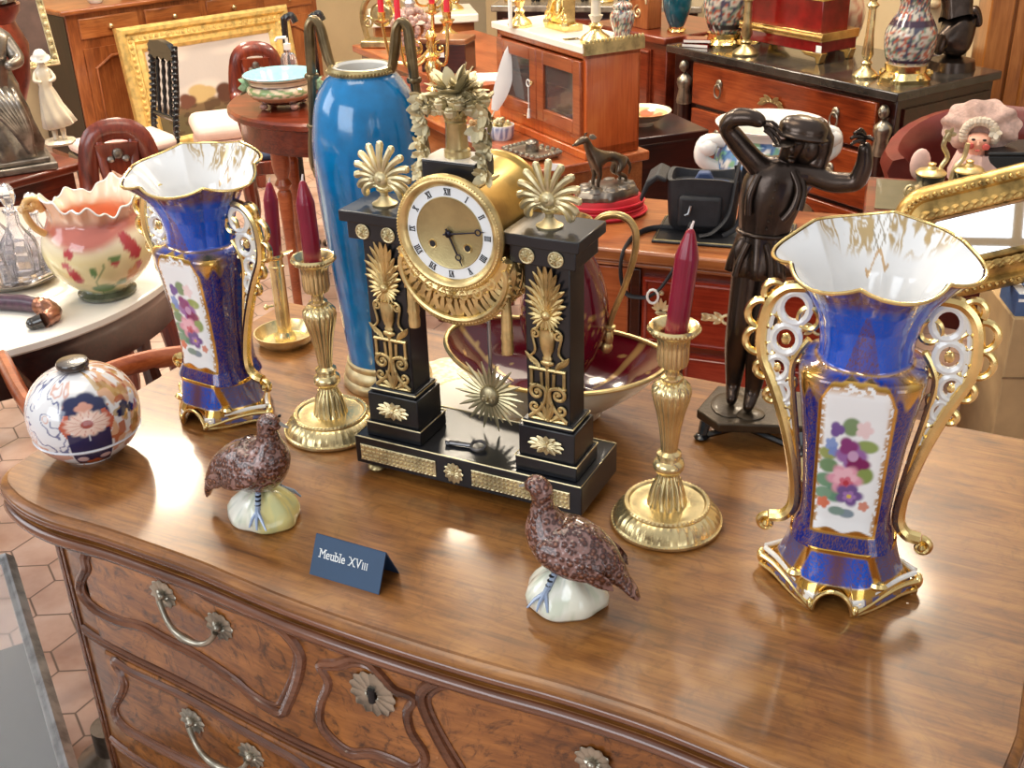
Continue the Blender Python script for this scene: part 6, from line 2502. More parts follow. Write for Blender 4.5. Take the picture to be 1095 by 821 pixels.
# writing set at the front of the long table
ink = thing('inkstand', 'square silvered inkstand tray with single inkwell on the long table', 'inkstand', onz(569, 166, TZ), LA + .2)
b = MB()
b.prism([(-.070, -.045), (.070, -.045), (.075, .045), (-.075, .045)], .006, .014, 0, 'xy')
for i in range(26):
    a = 2 * PI * i / 26
    b.ell((.074 * max(-1, min(1, 1.3 * math.cos(a))), .048 * max(-1, min(1, 1.3 * math.sin(a))), .016), (.008, .008, .006), 6)
for x in (-.06, .06):
    for y in (-.038, .038):
        b.ell((x, y, .004), .006, 6)
b.build('tray', 'dull_metal', ink, 30)
b = MB()
b.lathe([(0, .014), (.018, .014), (.020, .018), (.017, .034), (.020, .038), (.012, .044), (0, .046)], 16)
b.build('inkwell', 'bronze_grey', ink)
for (px, py, lb, pl_l) in ((511, 150, 'blue and white pot with rust posy, left of the pair beyond the clock', 0), (537, 148, 'blue and white pot with gilt posy, right of the pair beside the inkstand', 1)):
    p = onz(px, py, TZ)
    t = thing('blue_white_pot', lb, 'pot', p)
    b = MB()
    b.lathe([(0, 0), (.030, 0), (.036, .010), (.038, .035), (.037, .042), (.034, .042), (.034, .012), (0, .010)], 40)
    o = b.build('body', 'painted', t)

    def bw_col(c):
        tt, z = np.arctan2(c[:, 1], c[:, 0]), c[:, 2]
        base = np.tile(np.array([*rgb(228, 232, 238), 0.]), (len(c), 1))
        base = mixc(base, np.array([*rgb(70, 92, 150), 0]), sm(.58, .64, vnoise(tt * 8, z * 140)) * (z > .008) * (z < .036) * .8)
        return mixc(base, np.array([*rgb(96, 112, 160), 0]), sm(.0015, .0008, np.abs(z - .039)))
    paint(o, bw_col)
    b = MB()
    random.seed(px)
    for i in range(8):
        a = random.uniform(0, 6.28)
        b.ell((.018 * math.cos(a), .018 * math.sin(a), .046 + random.uniform(0, .012)), .009, 7)
    b.lathe([(0, .036), (.033, .036), (.030, .041), (0, .044)], 20)
    b.build('posy', 'gold_pale' if pl_l else 'cardboard', t)
# white quill
qa = onz(530, 121, TZ)
ql = thing('quill', 'large white feather quill standing upright between the clock and glazed cabinet', 'quill', onz(525, 139, TZ))
b = MB()
top = ony(543, 49, ql.location.y) - ql.location
bas = ony(529, 118, ql.location.y) - ql.location
ax = top - bas
rows = []
for i in range(13):
    u = i / 12
    wv = .030 * math.sin(PI * min(1, .08 + u * .92)) ** .7
    c = bas + ax * u + Vector((.010 * math.sin(PI * u), 0, 0))
    sdv = Vector((ax.z, 0, -ax.x)).normalized()
    rows.append([c - sdv * wv * (.9 - .5 * u * .3), c + Vector((0, -.004, 0)), c + sdv * wv * .8, c + Vector((0, .003, 0))])
b.grid(rows, cv=True)
b.build('vane', 'paper', ql, 60)
b = MB()
b.tube([(0, 0, .03), tuple(bas), tuple(bas + ax * .9)], [.003, .0026, .0012], 6)
b.build('rachis', 'cream_china', ql)
b = MB()
b.lathe([(0, 0), (.024, 0), (.026, .004), (.020, .030), (.010, .036), (.012, .042), (.006, .042), (0, .03)], 20)
b.build('inkwell', 'brass_old', ql)


# ---- candelabrum with red candles
cz = LM @ Vector((-.555, .07, TZ))
cn = thing('candelabrum', 'gilt branched candelabrum behind the clock holding four red candles', 'candelabrum', cz)
b = MB()
b.lathe([(0, 0), (.058, 0), (.060, .008), (.044, .020), (.020, .040), (.016, .055), (.026, .070), (.016, .080), (.020, .11), (.026, .14), (.018, .16), (.028, .175), (.014, .185), (.012, .22), (.020, .235), (.012, .25), (0, .26)], 28)
for i in range(10):
    a = i * .628
    b.leaf((.02 * math.cos(a), .02 * math.sin(a), .03), (math.cos(a), math.sin(a), -.3), .035, .010, .004, 0, (0, 0, 1), -.1)
b.build('stem', 'gold_bright', cn)
for px, py, cl in ((408, 18, 0), (426, 28, 1), (462, 9, 2), (478, 18, 3)):
    p = ony(px, py, cz.y + (.03 if cl in (0, 2) else -.03)) - cz
    b = MB()
    b.tube(cr([(0, 0, .20), (p.x * .35, p.y * .5, .155), (p.x * .85, p.y, p.z * .55), (p.x, p.y, p.z - .020)], 6), .0055, 8)
    scroll(b, (p.x * .5, p.y * .5, .20), .022, PI / 2, 1.1, .004, 1 if p.x > 0 else -1, 0, 0)
    b.lathe([(0, -.020), (.010, -.018), (.022, -.012), (.024, -.008), (.012, -.006), (.013, .012), (.015, .016), (.009, .016), (0, .010)], 16, tuple(p))
    b.build('branch', 'gold_bright', cn)
    w_ = dict(zip(range(4), ('leftmost', 'second from left', 'third from left', 'rightmost')))[cl]
    b = MB()
    b.lathe([(0, 0), (.0095, 0), (.0092, .15), (.005, .16), (0, .162)], 14)
    o = b.build('taper_candle', 'candle_red', None)
    o.location = cz + p + Vector((0, 0, .011))
    tag(o, 'bright red taper candle in the gilt candelabrum, ' + w_ + ' of four', 'candle', 'red candles in the candelabrum')

dup_done = None
# ---- rear table with wooden box, glitter jar and paper
RO = Vector((-.155, 4.085, 0))
RM = Matrix.Translation(RO) @ Matrix.Rotation(LA, 4, 'Z')
rtb = thing('rear_table', 'red-brown table behind the clock carrying the wooden casket and white sheet', 'table', RO, LA)
b = MB()
b.box(-1.05, 0, 0, .60, .69, .72)
b.build('tabletop', 'orange_wood', rtb, 30, .005)
b = MB()
b.box(-1.02, -.03, .03, .57, .56, .69)
b.build('apron', 'mahogany_x', rtb, 30)
for x, y in ((-1.0, .06), (-.06, .06), (-1.0, .54), (-.06, .54)):
    b = MB()
    b.tube([(x, y, .6), (x, y, 0)], [.03, .02], 10)
    b.build('leg', 'mahogany', rtb)
bx = thing('wooden_casket', 'dark wooden casket with flat lid and white ticket on the rear table', 'box', onz(482, 76, .72) + Vector((-.01, .02, 0)), math.radians(-18))
b = MB()
b.box(-.09, .09, -.05, .07, 0, .105)
b.build('body', 'mahogany_dark', bx, 30, .003)
b = MB()
b.box(-.093, .093, -.053, .073, .105, .125)
b.build('lid', 'brown_lid', bx, 30, .004) if 'brown_lid' in M else b.build('lid', wood('brown_lid', rgb(96, 52, 30), rgb(132, 84, 54), rgb(160, 110, 76), 5, 'x', .3, .4), bx, 30, .004)
b = MB()
b.box(-.020, .006, -.0525, -.0505, .058, .076)
b.build('ticket', 'paper', bx)
b = MB()
b.add([(-.12, -.07, .003), (.10, -.07, .003), (.12, .06, .003), (-.10, .08, .003), (-.12, -.07, 0), (.10, -.07, 0), (.12, .06, 0), (-.10, .08, 0)], [(0, 1, 2, 3), (7, 6, 5, 4), (0, 4, 5, 1), (1, 5, 6, 2), (2, 6, 7, 3), (3, 7, 4, 0)])
o = b.build('paper_sheet', 'paper', None, 0)
pp_ = RM @ Vector((-.10, .16, .7205))
o.location = pp_
tag(o, 'white sheet lying on the rear table right of the wooden casket', 'sheet')
gl = onz(392, 62, .72)
gj = thing('crystal_lamp', 'squat sparkling pinkish crystal lamp on the rear table behind the blue vase', 'lamp', RM @ Vector((-.72, .14, .72)))
b = MB()
b.lathe([(0, 0), (.05, 0), (.055, .01), (.04, .02), (0, .02)], 20)
b.build('base', 'brass_old', gj)
b = MB()
random.seed(5)
for i in range(120):
    a, e = random.uniform(0, 6.28), random.uniform(-1.2, 1.5)
    r = .075
    b.ell((r * math.cos(a) * math.cos(e), r * math.sin(a) * math.cos(e), .10 + .075 * math.sin(e)), .013, 6)
b.build('beads', plain('pink_beads', rgb(196, 168, 160), .12, .3, .6, .3, 90), gj)
b = MB()
b.lathe([(0, .16), (.02, .165), (.016, .18), (.026, .20), (.012, .215), (0, .22)], 16)
b.build('finial', 'steel', gj)

# ---- dark commode with grey marble top in the far middle
fm = thing('far_commode', 'dark red commode with grey marble top at the top edge behind the candelabrum', 'chest of drawers', (-.02, 5.55, 0), math.radians(-14))
b = MB()
b.box(0, .95, 0, .4, .05, .76)
b.build('carcass', 'mahogany_dark', fm, 30, .006)
b = MB()
b.box(-.02, .97, -.03, .4, .76, .79)
b.build('marble_top', plain('grey_marble', rgb(120, 110, 98), .2, 0, .5, .5, 24), fm, 30, .006)
for z0, z1 in ((.54, .73), (.32, .52), (.10, .30)):
    b = MB()
    b.box(.03, .92, -.012, .004, z0, z1)
    d = b.build('drawer', 'mahogany_x', fm, 30, .005)
    for x in (.24, .70):
        b = MB()
        b.tube([(x + .04 * math.cos(a), -.022, (z0 + z1) / 2 + .02 * math.sin(a)) for a in np.linspace(PI, 2 * PI, 10)], .006, 6)
        b.build('handle', 'brass', d)
FMt = Matrix.Translation(fm.location) @ Matrix.Rotation(math.radians(-14), 4, 'Z')
bb = thing('black_casket', 'black casket with white ticket on the grey marble of the far commode', 'box', FMt @ Vector((.28, .14, .79)), math.radians(-14))
b = MB()
b.box(-.14, .14, -.06, .08, .02, .10)
for x in (-.12, .12):
    for y in (-.045, .065):
        b.ell((x, y, .012), .014, 8)
b.build('body', 'ebony', bb, 30, .006)
b = MB()
b.box(-.14, .14, -.06, .08, .10, .13)
b.build('lid', 'ebony', bb, 30, .01)
b = MB()
b.box(.02, .06, -.0625, -.0605, .05, .08)
b.build('ticket', 'paper', bb)
gold_stick('gilt_candlestick', 'small gilt candlestick on the far commode, right of the black casket', FMt @ Vector((.50, .10, .79)), .16, None, r=.04)
gold_stick('gilt_candlestick', 'small gilt candlestick on the far commode, left of the black casket', FMt @ Vector((.06, .12, .79)), .16, None, r=.04)
dup(cn, RM @ Vector((-.92, .40, .72)), .7, 'gilt branched candelabrum without candles at the top edge, left of the crystal lamp')
# gilt clock-like bronze on stand, top edge between buffet and blue vase
gb = thing('bronze_mantel_piece', 'dark gilt bronze openwork clock at the top edge, left above the blue vase', 'clock', RM @ Vector((-.93, .10, .72)), math.radians(-10))
b = MB()
b.box(-.09, .09, -.05, .05, 0, .03)
b.build('base', 'brass_old', gb, 30, .006)
b = MB()
for s in (-1, 1):
    b.tube(cr([(s * .07, 0, .03), (s * .085, 0, .12), (s * .06, 0, .19), (0, 0, .22)], 6), .013, 8)
    scroll(b, (s * .06, -.01, .10), .025, PI / 2, 1.2, .006, s, 0, 0)
b.lathe([(0, -.012), (.045, -.010), (.05, 0), (.04, .01), (0, .012)], 28, X=XF((0, 0, .13), rx=PI / 2))
b.ell((0, 0, .24), (.02, .02, .035), 10)
b.build('case', 'brass_old', gb)

# ---- writing desk with gilt mounts, centre right
DA = math.radians(-21)
DO = Vector((.183, 2.326, 0))
DM = Matrix.Translation(DO) @ Matrix.Rotation(DA, 4, 'Z')
dk = thing('writing_desk', 'red mahogany desk with gilt bronze mounts under the black camera bag', 'desk', DO, DA)
DW, DD, DZT = .62, .36, .75
b = MB()
b.box(-.01, DW + .01, -.012, DD, .722, DZT)
b.box(-.004, DW, -.004, DD, .708, .722)
b.build('top', 'cherry', dk, 30, .006)
b = MB()
b.box(.0, DW - .01, .012, DD, .0, .708)
b.build('carcass', 'mahogany_x', dk, 30, .003)
b = MB()
b.box(.004, .085, .002, .02, .02, .705)
b.build('corner_stile', 'orange_wood', dk, 30, .003)
b = MB()
b.box(.090, .112, .0, .02, .02, .705)
b.build('dark_stile', 'mahogany_dark', dk, 30, .002)
k0 = 0
for (x0, x1, z0, z1) in ((.118, .205, .535, .69), (.215, .40, .535, .69), (.41, .59, .535, .69), (.118, .205, .05, .515), (.215, .40, .28, .515), (.215, .40, .05, .265), (.41, .59, .28, .515), (.41, .59, .05, .265)):
    b = MB()
    b.box(x0, x1, -.002, .016, z0, z1)
    b.tube([(x0 + .008, -.003, z0 + .008), (x1 - .008, -.003, z0 + .008), (x1 - .008, -.003, z1 - .008), (x0 + .008, -.003, z1 - .008)], .0035, 6, closed=True)
    d = b.build('drawer' if x1 - x0 > .1 else 'side_panel', 'desk_red', dk, 30) if 'desk_red' in M else b.build('drawer' if x1 - x0 > .1 else 'side_panel', M.setdefault('desk_red', wood('desk_red', rgb(88, 18, 10), rgb(136, 38, 22), rgb(160, 56, 34), 5, 'x', .25, .6)), dk, 30)
    b = MB()
    cx, cz_ = (x0 + x1) / 2, (z0 + z1) / 2
    if x1 - x0 > .1:
        for s in (-1, 1):
            for q in range(3):
                b.leaf((cx + s * (.010 + .012 * q), -.004, cz_), (s, 0, .7 - .5 * q), .024, .006, .003, 0, (0, -1, 0), .05)
                b.leaf((cx + s * (.010 + .012 * q), -.004, cz_), (s, 0, -.7 + .5 * q), .024, .006, .003, 0, (0, -1, 0), .05)
            b.ell((cx + s * .052, -.005, cz_), .005, 6)
        b.tube([(cx + .012 * c, -.005, cz_ + .010 * q) for c, q in fan(14)], .0035, 6, closed=True)
        b.build('keyhole_mount', 'gold_pale', d)
    else:
        zt = z1 - .02
        palm_blades(b, (cx, 0, zt - .055), 7, .018, .028, 1.2, .004, -.006)
        b.ell((cx, -.006, zt - .012), .006, 8)
        b.ell((cx, -.006, zt - .060), (.014, .005, .006), 8)
        for s in (-1, 1):
            for q in range(3):
                scroll(b, (cx + s * .012, -.004, zt - .085 - .028 * q), .010 - .0015 * q, PI / 2, 1.1, .003, s, 0, -.002)
        b.tube([(cx, -.006, zt - .06), (cx, -.006, max(z0 + .01, zt - .17))], .003, 6)
        b.build('palm_mount', 'gold_pale', d)


def onD(px, py, z=DZT):
    return onz(px, py, z)


bt = thing('desk_blotter', 'black leather blotter with gilt edge lying under the black camera bag', 'blotter', onD(765, 252), DA + .06)
b = MB()
b.box(-.13, .17, -.075, .10, 0, .006)
b.build('pad', 'leather_black', bt, 30, .002)
b = MB()
b.tube([(-.125, -.071, .0064), (.165, -.071, .0064), (.165, .096, .0064), (-.125, .096, .0064)], .0022, 6, closed=True)
b.build('gilt_edge', 'brass_old', bt)
bgp = onD(752, 247)
bag = thing('camera_bag', 'black nylon camera bag with open flap, blue lining and shoulder strap', 'bag', (bgp.x, bgp.y + .02, DZT + .0065), math.radians(-14))
b = MB()
rows = []
ts = np.linspace(0, 2 * PI, 48, endpoint=False)
for z, sx, sy in ((.0, .0, .0), (.0, .066, .044), (.012, .074, .050), (.05, .077, .052), (.09, .079, .053), (.118, .080, .054), (.118, .070, .045), (.10, .066, .042), (.085, .0, .0)):
    c, s = np.cos(ts), np.sin(ts)
    rows.append(np.stack([sx * np.sign(c) * np.abs(c) ** .5, sy * np.sign(s) * np.abs(s) ** .5, np.full_like(ts, z) + .004 * np.sin(3 * ts) * (z > .1)], -1))
b.grid(np.array(rows), cv=True)
b.build('body', 'nylon_black', bag, 50)
b = MB()
b.box(-.062, .062, -.040, .040, .088, .098)
b.prism([(-.03, .09), (.03, .09), (.012, .125), (-.012, .125)], -.012, .012)
b.build('lining', 'nylon_blue', bag, 30, .004)
b = MB()
fl_ = [(-.078, .118), (-.100, .128), (-.124, .110), (-.138, .070), (-.132, .062), (-.116, .098), (-.098, .114), (-.080, .108)]
b.prism(fl_, -.048, .050)
b.build('lid_flap', 'nylon_black', bag, 30, .004)
b = MB()
b.box(-.05, .045, -.062, -.045, .012, .085)
b.build('front_pocket', 'nylon_black', bag, 30, .012, 3)
b = MB()
b.tube([(-.022, -.066, .066), (-.026, -.068, .048), (-.034, -.068, .044)], .003, 6)
b.build('clip', 'steel', bag)
b = MB()
b.tube(cr([(.082, 0, .10), (.090, -.01, .145), (.078, -.03, .160), (.070, -.045, .12), (.060, -.062, .05), (.030, -.075, .012), (.0, -.082, .003)], 6), .008, 8, flat=.35)
b.tube(cr([(.07, -.03, .15), (.085, -.03, .08), (.080, -.05, .02), (.05, -.07, .002)], 6), .006, 8, flat=.4)
b.build('side_strap', 'nylon_black', bag)
# the long shoulder strap, trailing over the desk edge with a pale buckle
pts_px = [(725, 244, DZT + .008), (700, 244, DZT + .006), (684, 249, DZT + .005), (673, 258, DZT + .005)]
bl_ = bag.matrix_basis
bmi = (Matrix.Translation(bag.location) @ Matrix.Rotation(math.radians(-14), 4, 'Z')).inverted()
pts = [onz(*q) for q in pts_px]
front = lambda px, py, off: None


def onFront(px, py, ly):
    d = ray(px, py)
    n = Vector((-math.sin(DA), math.cos(DA), 0))
    k = ly + DO.dot(n)
    t = k / d.dot(n)
    return Vector((d.x * t, d.y * t, CAM_Z + d.z * t))


pts += [onFront(665, 274, -.020), onFront(664, 296, -.015), onFront(670, 314, -.016), (onFront(684, 318, -.018)), (onFront(696, 316, -.020)), onFront(708, 306, -.022), onFront(722, 285, -.024), onFront(730, 268, -.022), onz(734, 252, DZT + .012), onz(738, 240, DZT + .05)]
b = MB()
b.tube([tuple(bmi @ Vector(p)) for p in cr([tuple(p) for p in pts], 5)], .0075, 8, flat=.5)
b.build('shoulder_strap', 'nylon_black', bag)
b = MB()
bq = bmi @ onFront(698, 317, -.028)
b.tube([tuple(bq + Vector((.012 * c, 0, .016 * s))) for c, s in fan(12)], .003, 6, closed=True)
b.build('buckle', 'white_china', bag)

# greyhound bronze on red velvet plinth
dp_ = onD(640, 232)
vp = thing('velvet_plinth', 'oval red velvet plinth under the bronze dog on the desk', 'plinth', (dp_.x + .02, dp_.y + .02, DZT), .3)
b = MB()
b.lathe([(0, 0), (.094, 0), (.098, .004), (.095, .012), (.088, .016), (.088, .022), (.092, .026), (.088, .040), (.082, .046), (0, .046)], 48, sy=.72)
b.build('cushion', 'velvet', vp)
b = MB()
for z, r in ((.008, .0985), (.019, .0905), (.033, .0915)):
    b.tube([(r * c, r * .72 * s, z) for c, s in fan(48)], .0025, 6, closed=True)
b.build('braid', 'candle_red', vp)
M['bronze_dog'] = gilt('brown_bronze', (.16, .12, .085), .3, .3, 120, .5)
dg_ = thing('bronze_dog', 'grey bronze greyhound standing on a rocky base on the red velvet plinth', 'sculpture', (dp_.x + .02, dp_.y + .02, DZT + .046), math.radians(208))
b = MB()
b.lathe([(0, 0), (.078, 0), (.080, .010), (.070, .022), (.04, .028), (0, .028)], 40, sy=.68, rf=lambda a, z: 1 + .05 * math.sin(6 * a) + .04 * math.sin(11 * a))
for i in range(9):
    b.ell((.055 * math.cos(i * .7), .035 * math.sin(i * .7), .020), (.020, .016, .012), 8)
b.build('rocky_base', 'bronze_grey', dg_)
DV = [(-.035, 0, .085), (-.005, 0, .092), (.028, 0, .094), (.046, 0, .112), (.054, 0, .132), (.060, 0, .142), (.076, 0, .137), (.088, 0, .131)]
DE = [(0, 1), (1, 2), (2, 3), (3, 4), (4, 5), (5, 6), (6, 7)]
DR = [.016, .0125, .0205, .0125, .0095, .0125, .0075, .0045]


def leg_chain(root, pts, rs):
    par = root
    for p, r in zip(pts, rs):
        DV.append(p)
        DR.append(r)
        DE.append((par, len(DV) - 1))
        par = len(DV) - 1


for sy in (-1, 1):
    leg_chain(0, [(-.034, sy * .010, .068), (-.022, sy * .012, .052), (-.046, sy * .012, .040), (-.043, sy * .012, .024), (-.034, sy * .012, .022)], (.0125, .0075, .0048, .0042, .0045))
    leg_chain(2, [(.030, sy * .010, .072), (.026, sy * .011, .052), (.031, sy * .011, .038), (.030, sy * .011, .024), (.038, sy * .011, .022)], (.0100, .0062, .0045, .0040, .0045))
leg_chain(0, [(-.055, 0, .078), (-.066, 0, .058), (-.062, 0, .040)], (.0055, .0038, .0026))
vv, ff = skin(DV, DE, DR, 2)
b = MB()
b.add(vv, ff)
for sy in (-1, 1):
    b.leaf((.054, sy * .009, .150), (-.7, sy * .5, -.35), .017, .0065, .003, 0, (0, sy, .3), .2)
    b.ell((.066, sy * .0085, .1435), .0022, 6)
b.ell((.091, 0, .1315), .0032, 6)
b.build('dog', 'bronze_dog', dg_, 80)
for px, py, lb in ((578, 232, 'small white price ticket behind the right palmette of the clock'), (621, 230, 'small white price ticket hanging at the edge of the velvet plinth')):
    p = onD(px + 8, py + 18)
    b = MB()
    b.box(-.013, .013, -.001, .001, 0, .020)
    b.box(-.013, .013, -.001, .012, 0, .002)
    o = b.build('price_ticket', 'paper', None, 0)
    o.location = (p.x, p.y, DZT) if px > 600 else LM @ Vector((.26, .04, TZ))
    o.rotation_euler = (0, 0, -.3)
    tag(o, lb, 'ticket')

# ---- low dark chest with painted bowl
A_ = Vector((.63, 3.478, 0))
lc = thing('dark_chest', 'plain dark wooden chest beneath the painted bowl, right of the glazed cabinet', 'chest', A_, math.radians(20))
b = MB()
b.box(-.32, 0, 0, .30, .03, .675)
b.build('body', 'mahogany_dark', lc, 30, .004)
b = MB()
b.box(-.325, .008, -.008, .305, .675, .70)
b.build('lid', 'mahogany_dark', lc, 30, .004)
b = MB()
b.box(-.325, .006, -.006, .305, 0, .05)
b.build('plinth', 'mahogany_dark', lc, 30, .004)
fbp = onz(690, 133, .70)
fb = thing('painted_bowl', 'cream bowl painted with fruit inside, standing on the dark chest', 'bowl', (fbp.x - .01, fbp.y, .70))
b = MB()
b.lathe([(0, 0), (.035, 0), (.038, .008), (.036, .012), (.062, .022), (.088, .044), (.092, .046)], 60)
b.build('outside', 'cream_china', fb)
b = MB()
pr_ = cr([(.092, .046), (.088, .043), (.062, .026), (.03, .018), (0, .017)], 6)
b.lathe(pr_, 90)
o = b.build('inside', 'painted', fb)


def fruit(c):
    x, y = c[:, 0] / .09, c[:, 1] / .09
    base = np.tile(np.array([*rgb(226, 190, 140), 0.]), (len(c), 1))
    for cx, cy, r, q in ((.2, .5, .28, (186, 96, 60)), (-.25, .55, .25, (110, 122, 60)), (.55, .2, .2, (200, 120, 80)), (-.5, .1, .22, (176, 90, 60)), (.1, .1, .2, (96, 110, 60))):
        base = blob(base, x, y, cx, cy, r, r, np.array([*rgb(*q), 0]), 0, 0)
    return base


paint(o, fruit)

# ---- empire commode, right rear
EA = math.radians(-57.5)
EZ = .82
EO = onz(960, 100, EZ)
EO.z = 0
EM = Matrix.Translation(EO) @ Matrix.Rotation(EA, 4, 'Z')
M['flame_mahogany'] = wood('flame_mahogany', rgb(84, 26, 10), rgb(136, 56, 24), rgb(168, 82, 40), 5, 'x', .28, .4)
ek = thing('empire_commode', 'red mahogany commode with black marble top and gilt corner busts, right rear', 'chest of drawers', EO, EA)
b = MB()
b.box(-1.06, .0, 0, .50, .792, .82)
b.build('marble_top', 'slate_top', ek, 30, .004)
b = MB()
b.box(-1.04, -.02, .03, .49, 0, .792)
b.build('carcass', 'mahogany_dark', ek, 30, .003)
b = MB()
b.box(-.02, -.012, .06, .47, .05, .76)
b.build('side_panel', 'mahogany_dark', ek, 30)
for z0, z1 in ((.625, .775), (.43, .61), (.24, .415), (.05, .225)):
    b = MB()
    b.box(-.925, -.085, .016, .034, z0, z1)
    d = b.build('drawer', 'flame_mahogany', ek, 30, .004)
    for x in (-.78, -.24):
        b = MB()
        b.ell((x, .012, (z0 + z1) / 2 + .018), (.016, .006, .018), 10)
        b.tube([(x + .016 * math.cos(a), .006, (z0 + z1) / 2 - .006 + .024 * math.sin(a)) for a in np.linspace(0, 2 * PI, 18)[:-1]], .0035, 6, closed=True)
        b.build('ring_handle', 'dull_metal', d)
    b = MB()
    for s in (-1, 1):
        for q in range(3):
            b.leaf((-.52 + s * .012 * q, .012, (z0 + z1) / 2), (s, 0, .6 - .5 * q), .040, .009, .004, 0, (0, -1, 0), .1)
    b.build('keyhole_mount', 'brass_old', d)
for x in (-.965, -.05):
    b = MB()
    b.tube([(x, .018, .62), (x, .018, .05)], [.026, .020], 14)
    p_ = b.build('corner_column', 'mahogany_dark', ek)
    b = MB()
    b.ell((x, .010, .755), (.017, .019, .022), 12)
    b.ell((x, -.008, .752), (.004, .006, .005), 6)
    b.lathe([(0, 0), (.028, 0), (.030, .01), (.022, .05), (.030, .075), (.028, .09), (.012, .105), (0, .115)], 18, (x, .016, .62))
    b.build('gilt_bust', 'dull_metal', p_)
se = thing('side_cabinet', 'dark red side cabinet with gilt mount between glazed cabinet and black-topped commode', 'cabinet', EM @ Vector((-1.56, .04, 0)), EA)
b = MB()
b.box(0, .46, 0, .40, 0, .805)
b.build('carcass', 'mahogany_x', se, 30, .004)
b = MB()
b.box(-.01, .47, -.02, .40, .805, .835)
b.build('top', 'mahogany_x', se, 30, .006)
b = MB()
b.box(.05, .38, -.010, .004, .54, .78)
b.tube([(.06, -.012, .55), (.37, -.012, .55), (.37, -.012, .77), (.06, -.012, .77)], .007, 6, closed=True)
d = b.build('door_panel', 'mahogany_x', se, 30)
b = MB()
for q in range(6):
    b.leaf((.21, -.014, .66), (math.cos(q), 0, math.sin(q)), .055, .012, .005, 0, (0, -1, 0), .1)
b.build('gilt_mount', 'gold_pale', d)


def baluster(name, label, p, prof, mat_, cat='vase', base=None, col=None, n=60):
    t = thing(name, label, cat, p)
    b = MB()
    b.lathe([(0, prof[0][1])] + cr(prof, 5), n)
    o = b.build('body', mat_, t)
    if col:
        paint(o, col)
    if base:
        h, r = base
        b = MB()
        b.lathe([(0, 0), (r * 1.25, 0), (r * 1.3, h * .25), (r * 1.0, h * .6), (r * 1.05, h), (0, h)], 24, rf=lambda a, z: 1 + .07 * math.sin(5 * a))
        for i in range(5):
            a = i * 2 * PI / 5
            b.ell((r * 1.2 * math.cos(a), r * 1.2 * math.sin(a), h * .4), r * .22, 8)
        b.build('gilt_base', 'gold_bright', t)
    return t


p = onz(968, 86, EZ)
baluster('porcelain_lamp', 'large lidded porcelain vase in blue, rust and white on gilt base, commode right end', p, [(.056, .050), (.062, .058), (.070, .075), (.077, .11), (.076, .15), (.060, .185), (.045, .215), (.046, .25), (.058, .30), (.05, .31)], 'painted', 'vase', (.052, .060),
         lambda c: mixc(mixc(imari2(1)(c), np.array([*rgb(60, 40, 60), 0]), (np.abs(c[:, 2] - .068) < .007) * 1.0 + (np.abs(c[:, 2] - .178) < .010)), np.array([*rgb(226, 220, 210), 0]), (c[:, 2] < .057) * 1.0))
p = onz(925, 82, EZ)
gold_stick('brass_candlestick', 'slim brass candlestick between the red casket and the large lidded vase', p, .26, None, body='brass', r=.034)
cb = thing('gilt_casket', 'deep red stepped casket with broad gilt bands and gilt feet', 'box', EM @ Vector((-.44, .14, EZ)), EA)
b = MB()
b.box(-.38, 0, -.0, .17, .035, .075)
b.box(-.355, -.025, .02, .15, .098, .20)
b.build('case', 'red_lacquer', cb, 30, .003)
b = MB()
b.box(-.385, .005, -.005, .175, .072, .100)
for i in range(60):
    b.ell((-.38 + i * .0065, -.006, .086), (.003, .003, .010), 6)
b.box(-.362, -.018, .013, .157, .198, .206)
b.box(-.375, -.005, .0, .17, .218, .240)
b.build('gilt_band', 'gold_bright', cb, 30, .003)
b = MB()
b.box(-.365, -.015, .01, .16, .206, .218)
b.box(-.35, -.03, .02, .15, .24, .30)
b.build('lid', 'red_lacquer', cb, 30, .003)
for x, y in ((-.34, .015), (-.04, .015), (-.34, .155), (-.04, .155)):
    b = MB()
    sgn = 1 if x > -.2 else -1
    b.prism([(x + sgn * .035, 0), (x + sgn * .045, .036), (x - sgn * .055, .036), (x - sgn * .03, .022), (x + sgn * .015, .018), (x + sgn * .022, 0)], y - .014, y + .014)
    b.build('foot', 'gold_bright', cb, 30, .003)
b = MB()
b.box(-.012, .010, -.0105, -.0075, .040, .062)
b.build('ticket', 'paper', cb)
p = onz(797, 58, EZ)
gold_stick('brass_candlestick', 'brass candlestick with old gold stem left of the deep red casket', p, .22, None, body='brass_old', r=.038)
p = onz(775, 48, EZ)
baluster('figure_vase', 'bulbous porcelain vase with coloured figures and dark band on gilt scroll base', p, [(.052, .045), (.060, .055), (.072, .085), (.082, .13), (.080, .18), (.06, .22), (.045, .25)], 'painted', 'vase', (.045, .060),
         lambda c: mixc(imari2(1.3)(c), np.array([*rgb(54, 46, 44), 0]), (np.abs(c[:, 2] - .072) < .012) * 1.0))
p = onz(747, 30, EZ)
baluster('flower_vase', 'cream vase with pink roses behind the figure vase on the black-topped commode', EM @ Vector((-.965, .41, EZ)), [(.045, .0), (.050, .006), (.075, .05), (.088, .10), (.078, .15), (.05, .19), (.045, .22)], 'painted', 'vase', None,
         lambda c: mixc(np.tile(np.array([*rgb(224, 204, 186), 0.]), (len(c), 1)), np.array([*rgb(206, 110, 96), 0]), sm(.6, .66, vnoise(np.arctan2(c[:, 1], c[:, 0]) * 5, c[:, 2] * 50))))
p = onz(838, 22, EZ)
